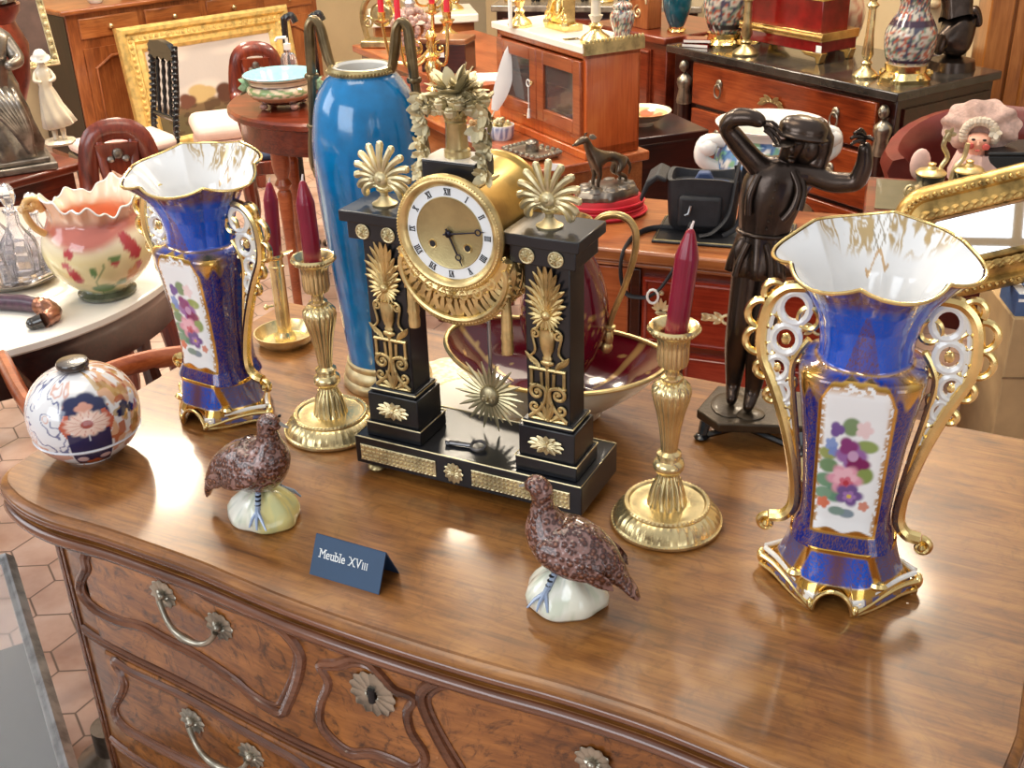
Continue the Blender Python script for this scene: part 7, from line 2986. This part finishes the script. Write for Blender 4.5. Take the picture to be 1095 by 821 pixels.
baluster('mottled_vase', 'mottled beige and rose vase behind the deep red casket', EM @ Vector((-.60, .40, EZ)), [(.045, 0), (.050, .006), (.075, .06), (.085, .12), (.07, .18), (.05, .21)], 'painted', 'vase', None,
         lambda c: mixc(np.tile(np.array([*rgb(206, 180, 150), 0.]), (len(c), 1)), np.array([*rgb(180, 120, 100), 0]), sm(.5, .7, vnoise(np.arctan2(c[:, 1], c[:, 0]) * 6, c[:, 2] * 60))))
for k in range(2):
    b = MB()
    b.box(-.05, .05, -.035, .035, .002, .014, 0)
    b.box(-.048, .048, -.0355, .033, .003, .012, 1)
    o = b.build('book', ['red_lacquer', 'paper'], None, 0)
    p = onz(756, 50, EZ)
    o.location = (p.x - .03, p.y + .02, EZ + .016 * k - .001)
    o.rotation_euler = (0, 0, -.5 + .2 * k)
    tag(o, ('lower' if k == 0 else 'upper') + ' of two small red books beside the figure vase', 'book', 'red books on the black marble')
for px, lb, off in ((722, 'teal glazed vase with gilt foot right of the small arched wooden clock', Vector((-1.165, .14, .835))), (655, 'teal glazed vase standing on the dark side cabinet behind the marble top', Vector((-1.50, .18, .835)))):
    baluster('teal_vase', lb, EM @ off, [(.026, .02), (.036, .04), (.052, .09), (.056, .15), (.045, .20), (.035, .24)], 'teal', 'vase', (.022, .026), None, 40)
wc = thing('arched_clock', 'small arched wooden clock case with brass inlay on the dark side cabinet', 'clock', EM @ Vector((-1.33, .12, .835)), EA)
b = MB()
arch_ = [(-.06, 0), (.06, 0), (.06, .10)] + [(.06 * math.cos(a), .10 + .055 * math.sin(a)) for a in np.linspace(.2, PI - .2, 12)] + [(-.06, .10)]
b.prism(arch_, -.035, .035)
b.build('case', 'cherry_z', wc, 30, .003)
b = MB()
b.tube([(.05 * math.cos(a), -.037, .095 + .05 * math.sin(a)) for a in np.linspace(.0, PI, 14)], .004, 6)
scroll(b, (0, -.037, .06), .025, PI / 2, 1.3, .004, 1, 0, 0)
b.build('inlay', 'gold_pale', wc)
sb = thing('shell_sculpture', 'dark rocky bronze sculpture behind the large lidded vase', 'sculpture', EM @ Vector((-.12, .40, EZ)), 0)
b = MB()
random.seed(8)
vv, ff = skin([(0, 0, .03), (.01, 0, .12), (-.012, .0, .20), (.012, .0, .27), (.03, .0, .33), (.05, -.01, .19), (.062, -.02, .13), (-.055, .0, .25), (-.07, -.01, .31), (-.05, -.02, .10), (-.06, -.03, .05)],
              [(0, 1), (1, 2), (2, 3), (3, 4), (1, 5), (5, 6), (2, 7), (7, 8), (1, 9), (9, 10)], [.055, .05, .043, .03, .012, .024, .012, .022, .010, .024, .014], 2)
b.add(vv, ff)
b.lathe([(0, 0), (.075, 0), (.07, .03), (0, .05)], 20)
b.build('mass', 'bronze', sb, 60)

# ---- honey-coloured wardrobe, far right
wp_ = ony(1051, 60, 3.85)
wd = thing('wardrobe', 'honey coloured panelled wardrobe at the far right behind the red armchair', 'wardrobe', (wp_.x, 3.85, 0), math.radians(-16))
b = MB()
b.box(0, .74, .012, .34, 0, 1.75)
b.build('carcass', 'honey', wd, 30, .004)
b = MB()
b.box(0, .075, -.01, .02, 0, 1.75)
b.build('stile', 'honey', wd, 30, .006)
for x0 in (.085,):
    b = MB()
    b.box(x0, x0 + .62, -.006, .014, .06, 1.70)
    for z0, z1 in ((.12, .95), (1.05, 1.62)):
        l = [(x0 + .05, z0), (x0 + .57, z0), (x0 + .57, z1 - .10), (x0 + .48, z1 - .085), (x0 + .42, z1 - .02), (x0 + .31, z1), (x0 + .20, z1 - .02), (x0 + .14, z1 - .085), (x0 + .05, z1 - .10)]
        b.tube([(p_[0], -.008, p_[1]) for p_ in l], .009, 8, closed=True)
    b.build('door', 'honey', wd, 30)

# ---- green-topped table, right
GA = math.radians(-18)
GO = Vector((.83, 2.50, .75))
GM = Matrix.Translation((GO.x, GO.y, 0)) @ Matrix.Rotation(GA, 4, 'Z')
gt = thing('leather_top_table', 'table with dull green leather top behind the right vase', 'table', (GO.x, GO.y, 0), GA)
GW, GD = .72, .29
b = MB()
b.box(0, GW, 0, GD, .725, .748)
b.build('tabletop', 'mahogany_x', gt, 30, .005)
b = MB()
b.box(.025, GW - .025, .025, GD - .025, .748, .750)
b.build('leather_inset', 'baize', gt)
b = MB()
b.box(.03, GW - .03, .03, GD - .03, .62, .725)
b.build('apron', 'mahogany_dark', gt, 30)
for x, y in ((.06, .06), (GW - .06, .06), (.06, GD - .05), (GW - .06, GD - .05)):
    b = MB()
    b.tube([(x, y, .64), (x, y, 0)], [.028, .018], 10)
    b.build('leg', 'mahogany_dark', gt)
# double inkstand
ik = thing('double_inkstand', 'gilt inkstand with two black inkwells on the green leather table', 'inkstand', onz(1012, 208, .75), .15)
b = MB()
b.prism([(-.09, -.03), (-.04, -.045), (.04, -.045), (.09, -.03), (.10, .01), (.05, .04), (-.05, .04), (-.10, .01)], .010, .020, 0, 'xy')
for x in (-.085, .085, -.03, .03):
    b.ell((x, -.028, .008), .010, 8)
for s in (-1, 1):
    scroll(b, (s * .10, -.01, .022), .02, 0, 1.2, .005, s, 0, 0)
b.build('tray', 'gold_pale', ik, 30, .003)
for s in (-1, 1):
    b = MB()
    b.lathe([(0, .02), (.018, .02), (.030, .034), (.034, .054), (.032, .056), (0, .056)], 24, (s * .048, 0, 0))
    w_ = b.build('inkwell', 'ebony', ik)
    b = MB()
    b.lathe([(.034, .054), (.036, .058), (.030, .064), (.012, .068), (.008, .074), (.010, .08), (0, .084)], 24, (s * .048, 0, 0))
    b.build('lid', 'gold', w_)
b = MB()
b.tube(cr([(-.012, .01, .02), (-.02, .01, .06), (-.006, .01, .09), (-.022, .008, .12), (-.012, .006, .15)], 5), .006, 8)
b.tube(cr([(.010, .01, .02), (.018, .01, .06), (.036, .01, .085), (.040, .008, .12)], 5), .006, 8)
for i in range(5):
    b.leaf((-.012, .006, .145), (math.cos(i * 1.2), 0, math.sin(i * 1.2)), .018, .006, .002, 0, (0, -1, 0), .1)
b.build('branch_handle', 'gold_pale', ik)
rb_ = thing('rose_egg', 'pale pink shell shaped dish behind the left inkwell', 'dish', onz(986, 196, .75) + Vector((0, .03, 0)))
b = MB()
b.ell((0, 0, .040), (.026, .016, .040), 16)
b.build('shell', 'lace_pink', rb_) if 'lace_pink' in M else b.build('shell', plain('lace_pink', rgb(224, 186, 176), .5), rb_)
bc = thing('black_box', 'large plain black box at the right edge beside the doll', 'box', onz(1052, 197, .75), math.radians(-6))
b = MB()
b.box(0, .16, 0, .12, 0, .070)
b.build('body', 'leather_black', bc, 30, .003)
b = MB()
b.box(-.002, .162, -.002, .122, .070, .080)
b.build('lid', 'leather_black', bc, 30, .004)
# red leather tub chair
tc_ = Vector((1.35, 2.985, 0))
tcx = thing('tub_chair', 'oxblood leather tub chair behind the green leather table', 'armchair', tc_, math.radians(-22))
aL, aR = [], []
b = MB()
rows = []
for i in range(25):
    a = lerp(math.radians(205), math.radians(-25), i / 24)
    c, s = math.cos(a), math.sin(a)
    h = .715 + .075 * max(0, s) ** 1.1
    prof_ = [(.235, .30), (.29, .30), (.295, h - .06), (.312, h - .02), (.300, h + .012), (.268, h + .018), (.238, h - .01), (.235, h - .06)]
    rows.append([(r * c, r * s * .95, z) for r, z in prof_])
b.grid(rows, cv=True)
for e in (0, -1):
    b.add(rows[e], [tuple(range(8))])
b.build('back', 'leather_red', tcx, 50)
b = MB()
b.lathe([(0, .30), (.23, .30), (.235, .36), (.23, .44), (.20, .47), (0, .48)], 40)
b.build('seat', 'leather_red', tcx)
for x in (-.17, .17):
    for y in (-.15, .18):
        b = MB()
        b.tube([(x, y, .32), (x, y, 0)], [.03, .02], 8)
        b.build('leg', 'mahogany_dark', tcx)
# doll
dlp = ony(1049, 152, 2.70)
dz0 = .75
dl_ = thing('doll', 'porcelain headed doll in a wide pink lace hat propped behind the black box', 'doll', (dlp.x, 2.715, dz0), math.radians(-22))
dl_.scale = (1.0, 1.0, 1.0)
zz0 = dlp.z - dz0
b = MB()
b.lathe([(0, 0), (.060, 0), (.062, .02), (.045, .07), (.030, zz0 - .045), (.018, zz0 - .028), (0, zz0 - .024)], 24, rf=lambda a, z: 1 + .06 * math.sin(9 * a))
b.build('dress', 'lace_pink' if 'lace_pink' in M else bpy.data.materials['lace_pink'], dl_)
HC = Matrix.Translation((0, -.005, zz0)) @ Matrix.Scale(1.4, 4) @ Matrix.Translation((0, .008, -zz0 - .004))
b = MB(HC)
vv, ff = skin([(0, 0, zz0 - .045), (0, -.004, zz0 - .018), (0, -.008, zz0 + .004), (.0, -.010, zz0 + .018)], [(0, 1), (1, 2), (2, 3)], [.020, .013, .022, .021], 2)
b.add(vv, ff)
b.leaf((0, -.034, zz0 + .010), (0, -.5, -1), .008, .003, .003, 0, (0, -1, 0), 0)
for s in (-1, 1):
    b.ell((s * .025, -.004, zz0 + .004), (.003, .005, .007), 6)
hdd = b.build('head', 'skin', dl_, 80)
b = MB(HC)
for s in (-1, 1):
    b.ell((s * .009, -.0315, zz0 + .012), (.0036, .002, .0024), 8, 0)
b.build('eye', 'ink', hdd)
b = MB(HC)
for s in (-1, 1):
    b.ell((s * .013, -.0275, zz0 - .001), (.007, .004, .006), 8, 0)
b.ell((0, -.0315, zz0 - .007), (.005, .0025, .002), 8, 0)
b.build('lips', 'rouge', hdd) if 'rouge' in M else b.build('lips', plain('rouge', rgb(206, 92, 84), .5), hdd)
b = MB(HC)
for i in range(16):
    a = lerp(-.3, PI + .3, i / 15)
    b.ell((.026 * math.cos(a), -.004, zz0 + .014 + .024 * math.sin(a)), .009, 8)
b.build('hair', plain('grey_hair', rgb(206, 190, 170), .8, 0, 0, .2, 90, .6, 200), dl_)
b = MB()
rows = []
for r, y, wv in ((.0, .018, 0), (.030, .016, 0), (.034, .004, .02), (.060, .010, .05), (.078, .020, .07), (.082, .024, .08), (.078, .028, .08), (.05, .022, .05), (.03, .024, 0), (0, .030, 0)):
    w_ = (1 + wv * .5 * np.sin(11 * tw)) * 1.12
    rows.append(np.stack([r * np.cos(tw) * w_, np.full_like(tw, y) + wv * .10 * np.sin(6 * tw), zz0 + .030 + r * np.sin(tw) * .72 * w_], -1))
b.grid(np.array(rows), cv=True)
b.build('hat', 'lace', dl_, 60)
b = MB()
for i in range(5):
    b.leaf((.034, -.012, zz0 + .026), (math.cos(i * 1.26), -.3, math.sin(i * 1.26)), .018, .007, .003, 0, (0, -1, 0), .2)
b.build('rosette', 'cream_china', dl_)

# ---- cachepot blue and white behind the statuette, on the desk
ps = thing('plant_stand', 'small round dark stand under the large floral cachepot', 'stand', (.655, 2.735, 0))
b = MB()
b.lathe([(0, .66), (.118, .66), (.124, .668), (.124, .678), (.118, .684), (0, .684)], 48)
b.build('stand_top', 'mahogany_dark', ps)
b = MB()
b.lathe([(0, 0), (.10, 0), (.10, .02), (.03, .05), (.022, .3), (.035, .5), (.025, .6), (.05, .66), (0, .66)], 24)
b.build('pedestal', 'mahogany_dark', ps)
cp = thing('floral_cachepot', 'large white cachepot with blue and green flowers behind the bronze statuette', 'planter', (.655, 2.735, .684), .0)
cp.scale = (1.32, 1.32, 1.22)
b = MB()
cprof = cr([(.055, .0), (.062, .004), (.060, .018), (.082, .045), (.100, .085), (.098, .125), (.085, .152), (.088, .165), (.100, .178)], 6)
b.lathe([(0, 0)] + cprof, 140)
o = b.build('body', 'painted', cp)


def cpc(c):
    t, z = np.arctan2(c[:, 1], c[:, 0]), c[:, 2]
    base = np.tile(np.array([*rgb(232, 230, 222), 0.]), (len(c), 1))
    m = (z > .022) & (z < .160)
    base = mixc(base, np.array([*rgb(70, 128, 184), 0]), m * sm(.42, .5, vnoise(t * 7, z * 70)) * .9)
    base = mixc(base, np.array([*rgb(120, 176, 130), 0]), m * sm(.6, .68, vnoise(t * 8 + 30, z * 80)) * .9)
    base = mixc(base, np.array([*rgb(60, 96, 150), 0]), m * sm(.66, .72, vnoise(t * 12 + 60, z * 120)) * .9)
    return base


paint(o, cpc)
b = MB()
b.lathe([(.100, .178), (.102, .182), (.096, .182), (.082, .165), (.078, .15), (.09, .12), (.05, .03), (0, .02)], 60)
b.build('lining', 'white_china', cp)
for a in (PI + .15, .15):
    b = MB()
    c, s = math.cos(a), math.sin(a)
    b.tube(cr([(c * .090, s * .090, .150), (c * .125, s * .125, .150), (c * .130, s * .130, .115), (c * .100, s * .100, .095)], 5), .014, 10)
    b.ell((c * .122, s * .122, .140), (.022, .022, .020), 10)
    b.build('handle', 'white_china', cp)

# ---- right foreground floor: cartons, books, mirror, boot
mL, mR = ony(970, 236, 2.02), ony(1100, 200, 2.02)
cx0 = onz(1068, 432, 0)
ca = thing('cardboard_carton', 'tall brown cardboard carton at the right edge under the row of books', 'carton', (.985, 2.0, 0), math.radians(-6))
b = MB()
b.box(0, .36, 0, .22, 0, .69)
b.build('body', 'cardboard', ca, 30, .003)
for z in (.35, .56):
    b = MB()
    b.box(-.001, .361, -.0012, .0, z - .002, z + .002)
    b.build('fold_line', plain('fold_brown', rgb(126, 100, 70), .9) if 'fold_brown' not in bpy.data.materials else bpy.data.materials['fold_brown'], ca)  # darker brown strip along each carton fold
CMt = Matrix.Translation((.985, 2.0, 0)) @ Matrix.Rotation(math.radians(-6), 4, 'Z')
cols = [rgb(70, 96, 140), rgb(60, 84, 126), rgb(150, 160, 176), rgb(96, 60, 60), rgb(176, 176, 182), rgb(74, 92, 128), rgb(140, 70, 70), rgb(90, 110, 146), rgb(180, 172, 160), rgb(60, 70, 96)]
desc = ['steel blue book, leftmost of the row standing on the carton', 'navy book second from the left on the carton', 'silver grey book third from the left on the carton', 'maroon book fourth from the left on the carton', 'pale grey book fifth from the left on the carton', 'slate blue book sixth from the left on the carton', 'faded red book seventh from the left on the carton', 'light blue book eighth from the left on the carton', 'beige book ninth from the left on the carton', 'dark blue book last at the right of the row']
x = .005
for i in range(10):
    wd_ = .024 + .006 * ((i * 7) % 3)
    b = MB()
    b.box(0, wd_, 0, .10, 0, .045, 0)
    b.box(.003, wd_ - .003, .002, .098, .001, .0462, 1)
    b.box(.002, wd_ - .002, -.0008, 0, .030, .036, 1)
    o = b.build('book', [plain('book_cover_%s' % 'abcdefghij'[i], cols[i], .5), 'paper'], None, 20)
    o.location = CMt @ Vector((x, .012, .69))
    o.rotation_euler = (0, 0, math.radians(-6))
    x += wd_ + .0015
    tag(o, desc[i], 'book', 'books on the carton')
mr_ = thing('gilt_mirror', 'mirror in a heavy carved gilt frame resting on the books at right', 'mirror', (0, 0, 0), 0)
c0 = Vector((.805, 2.085, .684))
mr_.location = c0
mr_.rotation_euler = (math.radians(-10), math.radians(-15), math.radians(-6))
MW, MH = .45, .232
b = MB()


def rrect(i, n=10, r=.07):
    w0, h0 = MW / 2 - i, MH / 2 - i
    rr_ = max(.012, r - i)
    out = []
    for (cx, cz, a0) in ((w0 - rr_, h0 - rr_, 0), (-w0 + rr_, h0 - rr_, PI / 2), (-w0 + rr_, -h0 + rr_, PI), (w0 - rr_, -h0 + rr_, 1.5 * PI)):
        for k in range(n):
            a = a0 + PI / 2 * k / (n - 1)
            out.append((cx + rr_ * math.cos(a) + MW / 2, cz + rr_ * math.sin(a) + MH / 2))
    return out


rows = []
for i, y in ((0, 0), (0, -.014), (.008, -.026), (.020, -.030), (.028, -.018), (.046, -.024), (.056, -.013), (.066, -.017), (.074, -.006), (.074, 0)):
    rows.append([(p_[0], y, p_[1]) for p_ in rrect(i)])
b.grid(rows, cv=True, cu=True)
lp = []
for i_ in range(len(rrect(.015))):
    A_1, B_1 = Vector(rrect(.015)[i_]), Vector(rrect(.015)[(i_ + 1) % 40])
    for k_ in range(max(1, int((B_1 - A_1).length / .014))):
        lp.append(tuple(A_1.lerp(B_1, k_ / max(1, int((B_1 - A_1).length / .014)))))
for i, p_ in enumerate(lp):
    b.ell((p_[0], -.029, p_[1]), .0052, 6)
lp2 = rrect(.047)
for i in range(len(lp2)):
    p_, q_ = Vector((lp2[i][0], 0, lp2[i][1])), Vector((lp2[(i + 1) % len(lp2)][0], 0, lp2[(i + 1) % len(lp2)][1]))
    n_s = max(1, int((q_ - p_).length / .018))
    for k in range(n_s):
        c = p_.lerp(q_, k / n_s)
        d = (q_ - p_).normalized()
        b.leaf((c.x, -.022, c.z), d + Vector((-d.z, 0, d.x)) * .45, .030, .010, .006, 0, (0, -1, 0), .1, 4)
b.build('carved_frame', gilt('antique_gilding', (.62, .40, .13), .32, .4, 90, .35), mr_, 50)
b = MB()
in_ = rrect(.072)
b.prism(in_, -.004, -.002)
b.build('looking_glass', gilt('mirror_silver', (.92, .94, .96), .02, 0, 60, 1), mr_, 0)

bp_ = onz(1046, 462, 0)
bo = thing('black_boot', 'tall black boot with grey sole standing on the floor beside the carton', 'boot', (1.30, 2.60, 0), math.radians(-20))
b = MB()
rows = []
for z, rx, ry, cx in ((.035, .055, .075, 0), (.09, .052, .065, .0), (.16, .050, .056, 0), (.30, .058, .062, .0), (.45, .064, .066, 0), (.56, .066, .066, 0), (.56, .058, .058, 0), (.40, .05, .05, 0)):
    rows.append(np.stack([cx + rx * np.cos(tw) * (1 + .02 * np.sin(5 * tw + z * 20)), .02 + ry * np.sin(tw), np.full_like(tw, z)], -1))
b.grid(np.array(rows), cv=True)
b.build('shaft', 'leather_black', bo, 60)
b = MB()
b.sweep([(-.10, .032, .004, .02), (-.085, .036, .032, .045), (-.03, .044, .042, .055), (.04, .044, .042, .054), (.075, .036, .030, .040), (.08, .03, .004, .01)], 24, 24, X=Matrix.Rotation(PI / 2, 4, 'Z'))
b.build('foot', 'grey_cloth', bo, 60)

# ---- open armchair beside the commode, left
fa = thing('walnut_armchair', 'orange-brown armchair with curved top rail between commode and marble table', 'armchair', (-.80, 1.80, 0), 0)
b = MB()
zr = .745
rail_ = [onz(*q_, .735) - Vector((-.80, 1.80, 0)) for q_ in ((203, 379), (160, 385), (112, 400), (66, 424), (38, 438), (24, 424), (12, 402), (3, 384))]
b.tube(cr([tuple(q_) for q_ in rail_], 6), .019, 10, flat=.75)
b.build('top_rail', 'orange_wood', fa)
b = MB()
b.prism([(-.04, .44), (.04, .44), (.03, .60), (.05, .722), (-.05, .722), (-.03, .60)], -.008, .008, X=XF((rail_[3].x + .02, rail_[3].y + .02, 0), rz=.9))
b.build('splat', 'orange_wood', fa)
b = MB()
b.lathe([(0, .40), (.15, .40), (.155, .43), (.148, .46), (.12, .475), (0, .48)], 40, sx=1.25)
b.build('seat', 'leather_black', fa).location = (.09, .06, 0)
for q_, lx_, ly_ in ((rail_[1], .16, .11), (rail_[2], .15, -.01), (rail_[5], .02, -.01), (rail_[7], .02, .12)):
    b = MB()
    b.tube([(lx_, ly_, .44), (lx_, ly_, 0)], [.022, .015], 8)
    b.build('leg', 'mahogany_dark', fa)
    b = MB()
    b.tube([(lx_, ly_, .42), (lerp(lx_, q_.x, .6), lerp(ly_, q_.y, .6), .60), (q_.x, q_.y, .725)], [.016, .014, .013], 8)
    b.build('arm_post', 'mahogany_dark', fa)

# ---- glass display case, lower left
g0, g1 = onz(6, 592, .46), onz(72, 815, .46)
ga = math.atan2(g1.y - g0.y, g1.x - g0.x)
M['case_lining'] = plain('case_lining', rgb(40, 42, 44), .6, 0, .1, .3, 12)
gcs = thing('display_case', 'low glass display case with dull metal edges at the lower left corner', 'display case', (g1.x, g1.y, 0), ga)
GL = (g1 - g0).length
b = MB()
for (p_, q_) in (((-GL, 0, .45), (.3, 0, .45)), ((-GL, 0, .02), (.3, 0, .02)), ((-GL, -.5, .45), (.3, -.5, .45)), ((-GL, -.5, .02), (.3, -.5, .02)), ((-GL, 0, 0), (-GL, 0, .45)), ((-GL, -.5, 0), (-GL, -.5, .45)), ((.3, 0, 0), (.3, 0, .45)), ((.3, -.5, 0), (.3, -.5, .45)), ((-GL, 0, .45), (-GL, -.5, .45)), ((.3, 0, .45), (.3, -.5, .45)), ((-GL, 0, .02), (-GL, -.5, .02)), ((.3, 0, .02), (.3, -.5, .02))):
    b.tube([p_, q_], .012, 4)
b.build('metal_frame', 'steel', gcs, 20)
b = MB()
b.box(-GL, .3, -.5, 0, .452, .458)
b.box(-GL, .3, -.003, .003, .03, .44)
b.build('glass_pane', 'glass', gcs, 0)
b = MB()
b.box(-GL + .01, .29, -.49, -.012, .25, .27)
b.build('shelf', 'case_lining', gcs, 0)
b = MB()
b.box(-GL + .01, .29, -.49, -.01, .012, .03)
b.build('base_board', 'case_lining', gcs, 0)
b = MB()
b.lathe([(0, 0), (.06, 0), (.08, .05), (.07, .12), (.03, .15), (.03, .2), (0, .2)], 24)
o = b.build('grey_jug', 'bronze_grey', None)
jp_ = onz(84, 822, .14)
o.location = (jp_.x + .05, jp_.y + .04, 0)
tag(o, 'dark grey jug on the floor between the display case and the walnut commode', 'jug')

# ---- more pieces at the top edge of the photograph
pb = thing('stone_bust', 'pale stone fragment of a face behind the lidded porcelain vase', 'sculpture', EM @ Vector((-.50, .80, 0)), -.6)
b = MB()
b.box(-.10, .10, -.10, .10, 0, .78)
b.build('pedestal', 'mahogany_dark', pb, 30, .004)
vv, ff = skin([(0, 0, .82), (0, 0, .90), (0, -.01, 1.0), (0, -.03, 1.10)], [(0, 1), (1, 2), (2, 3)], [.09, .065, .085, .08], 2)
b = MB()
b.add(vv, ff)
b.leaf((0, -.10, 1.09), (0, -.5, -1), .05, .018, .02, 0, (0, -1, 0), 0)
b.ell((0, -.10, 1.0), (.03, .02, .012), 10)
b.ell((0, -.095, .955), (.03, .025, .022), 10)
b.build('face', plain('pale_stone', rgb(206, 188, 150), .8, 0, 0, .12, 20, .4, 60), pb, 80)
cs2 = thing('console_table', 'pale topped console table beyond the blue vase at the top edge', 'table', (-.62, 5.55, 0), math.radians(8))
b = MB()
b.box(0, .52, 0, .34, .70, .74)
b.build('marble_top', 'marble_white', cs2, 30, .006)
b = MB()
b.box(.02, .50, .02, .32, .56, .70)
b.build('frieze', 'cherry', cs2, 30, .004)
for x, y in ((.05, .05), (.47, .05), (.05, .29), (.47, .29)):
    b = MB()
    turned_leg(b, x, y, 0, .58, .03)
    b.build('leg', 'mahogany', cs2)
CS2 = Matrix.Translation((-.62, 5.55, 0)) @ Matrix.Rotation(math.radians(8), 4, 'Z')
for x, h, lb in ((.10, .20, 'gilt candlestick at the left end of the pale console table'), (.42, .24, 'gilt candlestick at the right end of the pale console table')):
    gold_stick('gilt_candlestick', lb, CS2 @ Vector((x, .16, .74)), h, None, r=.04)
wbw = MB()
wbw.lathe([(0, 0), (.05, 0), (.06, .02), (.10, .06), (.12, .075), (.115, .078), (.09, .06), (.05, .025), (0, .02)], 40)
o = wbw.build('white_bowl', 'cream_china', None)
o.location = CS2 @ Vector((.26, .15, .74))
tag(o, 'cream porcelain bowl between the gilt candlesticks on the console table', 'bowl')
bfm = Matrix.Translation((-2.14, 5.76, 0)) @ Matrix.Rotation(math.radians(44), 4, 'Z')
for x, lb in ((.22, 'white porcelain cup at the left on top of the fruitwood buffet'), (.40, 'dark small jar beside the white cup on top of the fruitwood buffet')):
    b = MB()
    b.lathe([(0, 0), (.03, 0), (.05, .03), (.052, .09), (.045, .10), (.04, .09), (0, .02)], 24)
    o = b.build('cup' if x < .3 else 'small_jar', 'white_china' if x < .3 else 'bronze_grey', None)
    o.location = bfm @ Vector((x, .10, .796))
    tag(o, lb, 'cup' if x < .3 else 'jar')
# ================================================================ ROOM SHELL AND LIGHT
b = MB()
b.box(-7, 6, -4.6, 10.5, -.06, 0)
struct(b.build('floor', 'floor', None, 0))
b = MB()
b.box(-3.2, 3.5, 0, .1, 0, 3.2)
o = struct(b.build('wall_left', 'wall', None, 0))
o.location = bfm @ Vector((0, .66, 0))
o.rotation_euler = (0, 0, math.radians(44))
b = MB()
b.box(-4.6, 3.0, 0, .1, 0, 3.2)
o = struct(b.build('wall_right', 'wall', None, 0))
o.location = EM @ Vector((0, 1.42, 0))
o.rotation_euler = (0, 0, EA)

# shop front window behind the photographer, right: timber lattice
b = MB()
for x in (-1.2, -.4, .4, 1.2):
    b.box(x - .03, x + .03, -.03, .03, .25, 2.45)
for z in (.25, .80, 1.35, 1.90, 2.45):
    b.box(-1.23, 1.23, -.025, .025, z - .03, z + .03)
o = struct(b.build('window_1', 'wall', None, 0))
o.location = (2.15, -3.6, 0)
b = MB()
b.box(-1.3, 1.3, -.06, .06, 0, .22)
o = struct(b.build('trim_1', 'wall', None, 0))
o.location = (2.15, -3.6, 0)
w = bpy.data.worlds.new('room_light')
SC.world = w
w.use_nodes = True
nt = w.node_tree
bg_ = nt.nodes['Background']
tc = nt.nodes.new('ShaderNodeTexCoord')
sp = nt.nodes.new('ShaderNodeSeparateXYZ')
nt.links.new(tc.outputs['Generated'], sp.inputs[0])
rp = nt.nodes.new('ShaderNodeValToRGB')
e = rp.color_ramp.elements
e[0].position, e[0].color = .0, (.16, .11, .08, 1)
e[1].position, e[1].color = 1.0, (.66, .68, .72, 1)
m_ = e.new(.5)
m_.color = (.34, .29, .25, 1)
mr = nt.nodes.new('ShaderNodeMapRange')
mr.inputs['From Min'].default_value = -1
mr.inputs['From Max'].default_value = 1
nt.links.new(sp.outputs['Z'], mr.inputs['Value'])
nt.links.new(mr.outputs['Result'], rp.inputs['Fac'])
nt.links.new(rp.outputs['Color'], bg_.inputs['Color'])
bg_.inputs['Strength'].default_value = 1.0


def area(name, loc, tgt, sx, sy, power, col):
    L = bpy.data.lights.new(name, 'AREA')
    L.shape = 'RECTANGLE'
    L.size, L.size_y, L.energy, L.color = sx, sy, power, col
    o = bpy.data.objects.new(name, L)
    COL.objects.link(o)
    o.location = loc
    o.rotation_euler = (Vector(tgt) - Vector(loc)).to_track_quat('-Z', 'Y').to_euler()
    return o


area('shop_window_light', (-2.6, -1.6, 2.3), (0, 1.3, .9), 2.4, 1.8, 60, (.86, .93, 1.0))
area('front_window_light', (2.15, -3.9, 1.35), (1.6, 0, 1.1), 2.3, 2.1, 34, (.80, .90, 1.0))
area('side_window_light', (-3.6, 1.6, 2.4), (-.2, 1.8, .7), 1.6, 1.6, 30, (.90, .95, 1.0))
for i, (x, y, z, p) in enumerate(((-1.9, 5.0, 3.2, 85), (-.2, 4.6, 3.2, 60), (1.5, 4.0, 3.2, 50), (.9, 2.9, 3.2, 20), (-1.2, 3.0, 3.2, 50), (-.6, 1.3, 3.2, 16))):
    sz = 1.1 if y < 2.95 else .5
    area('ceiling_spot_light', (x, y, z), (x, y, 0), sz, sz, p, (1.0, .86, .66))
SC.view_settings.view_transform = 'Standard'
SC.view_settings.look = 'None'
SC.view_settings.gamma = 1
SC.view_settings.use_curve_mapping = False
SC.view_settings.exposure = 0.12
SC.cycles.max_bounces = 8
SC.cycles.use_denoising = True
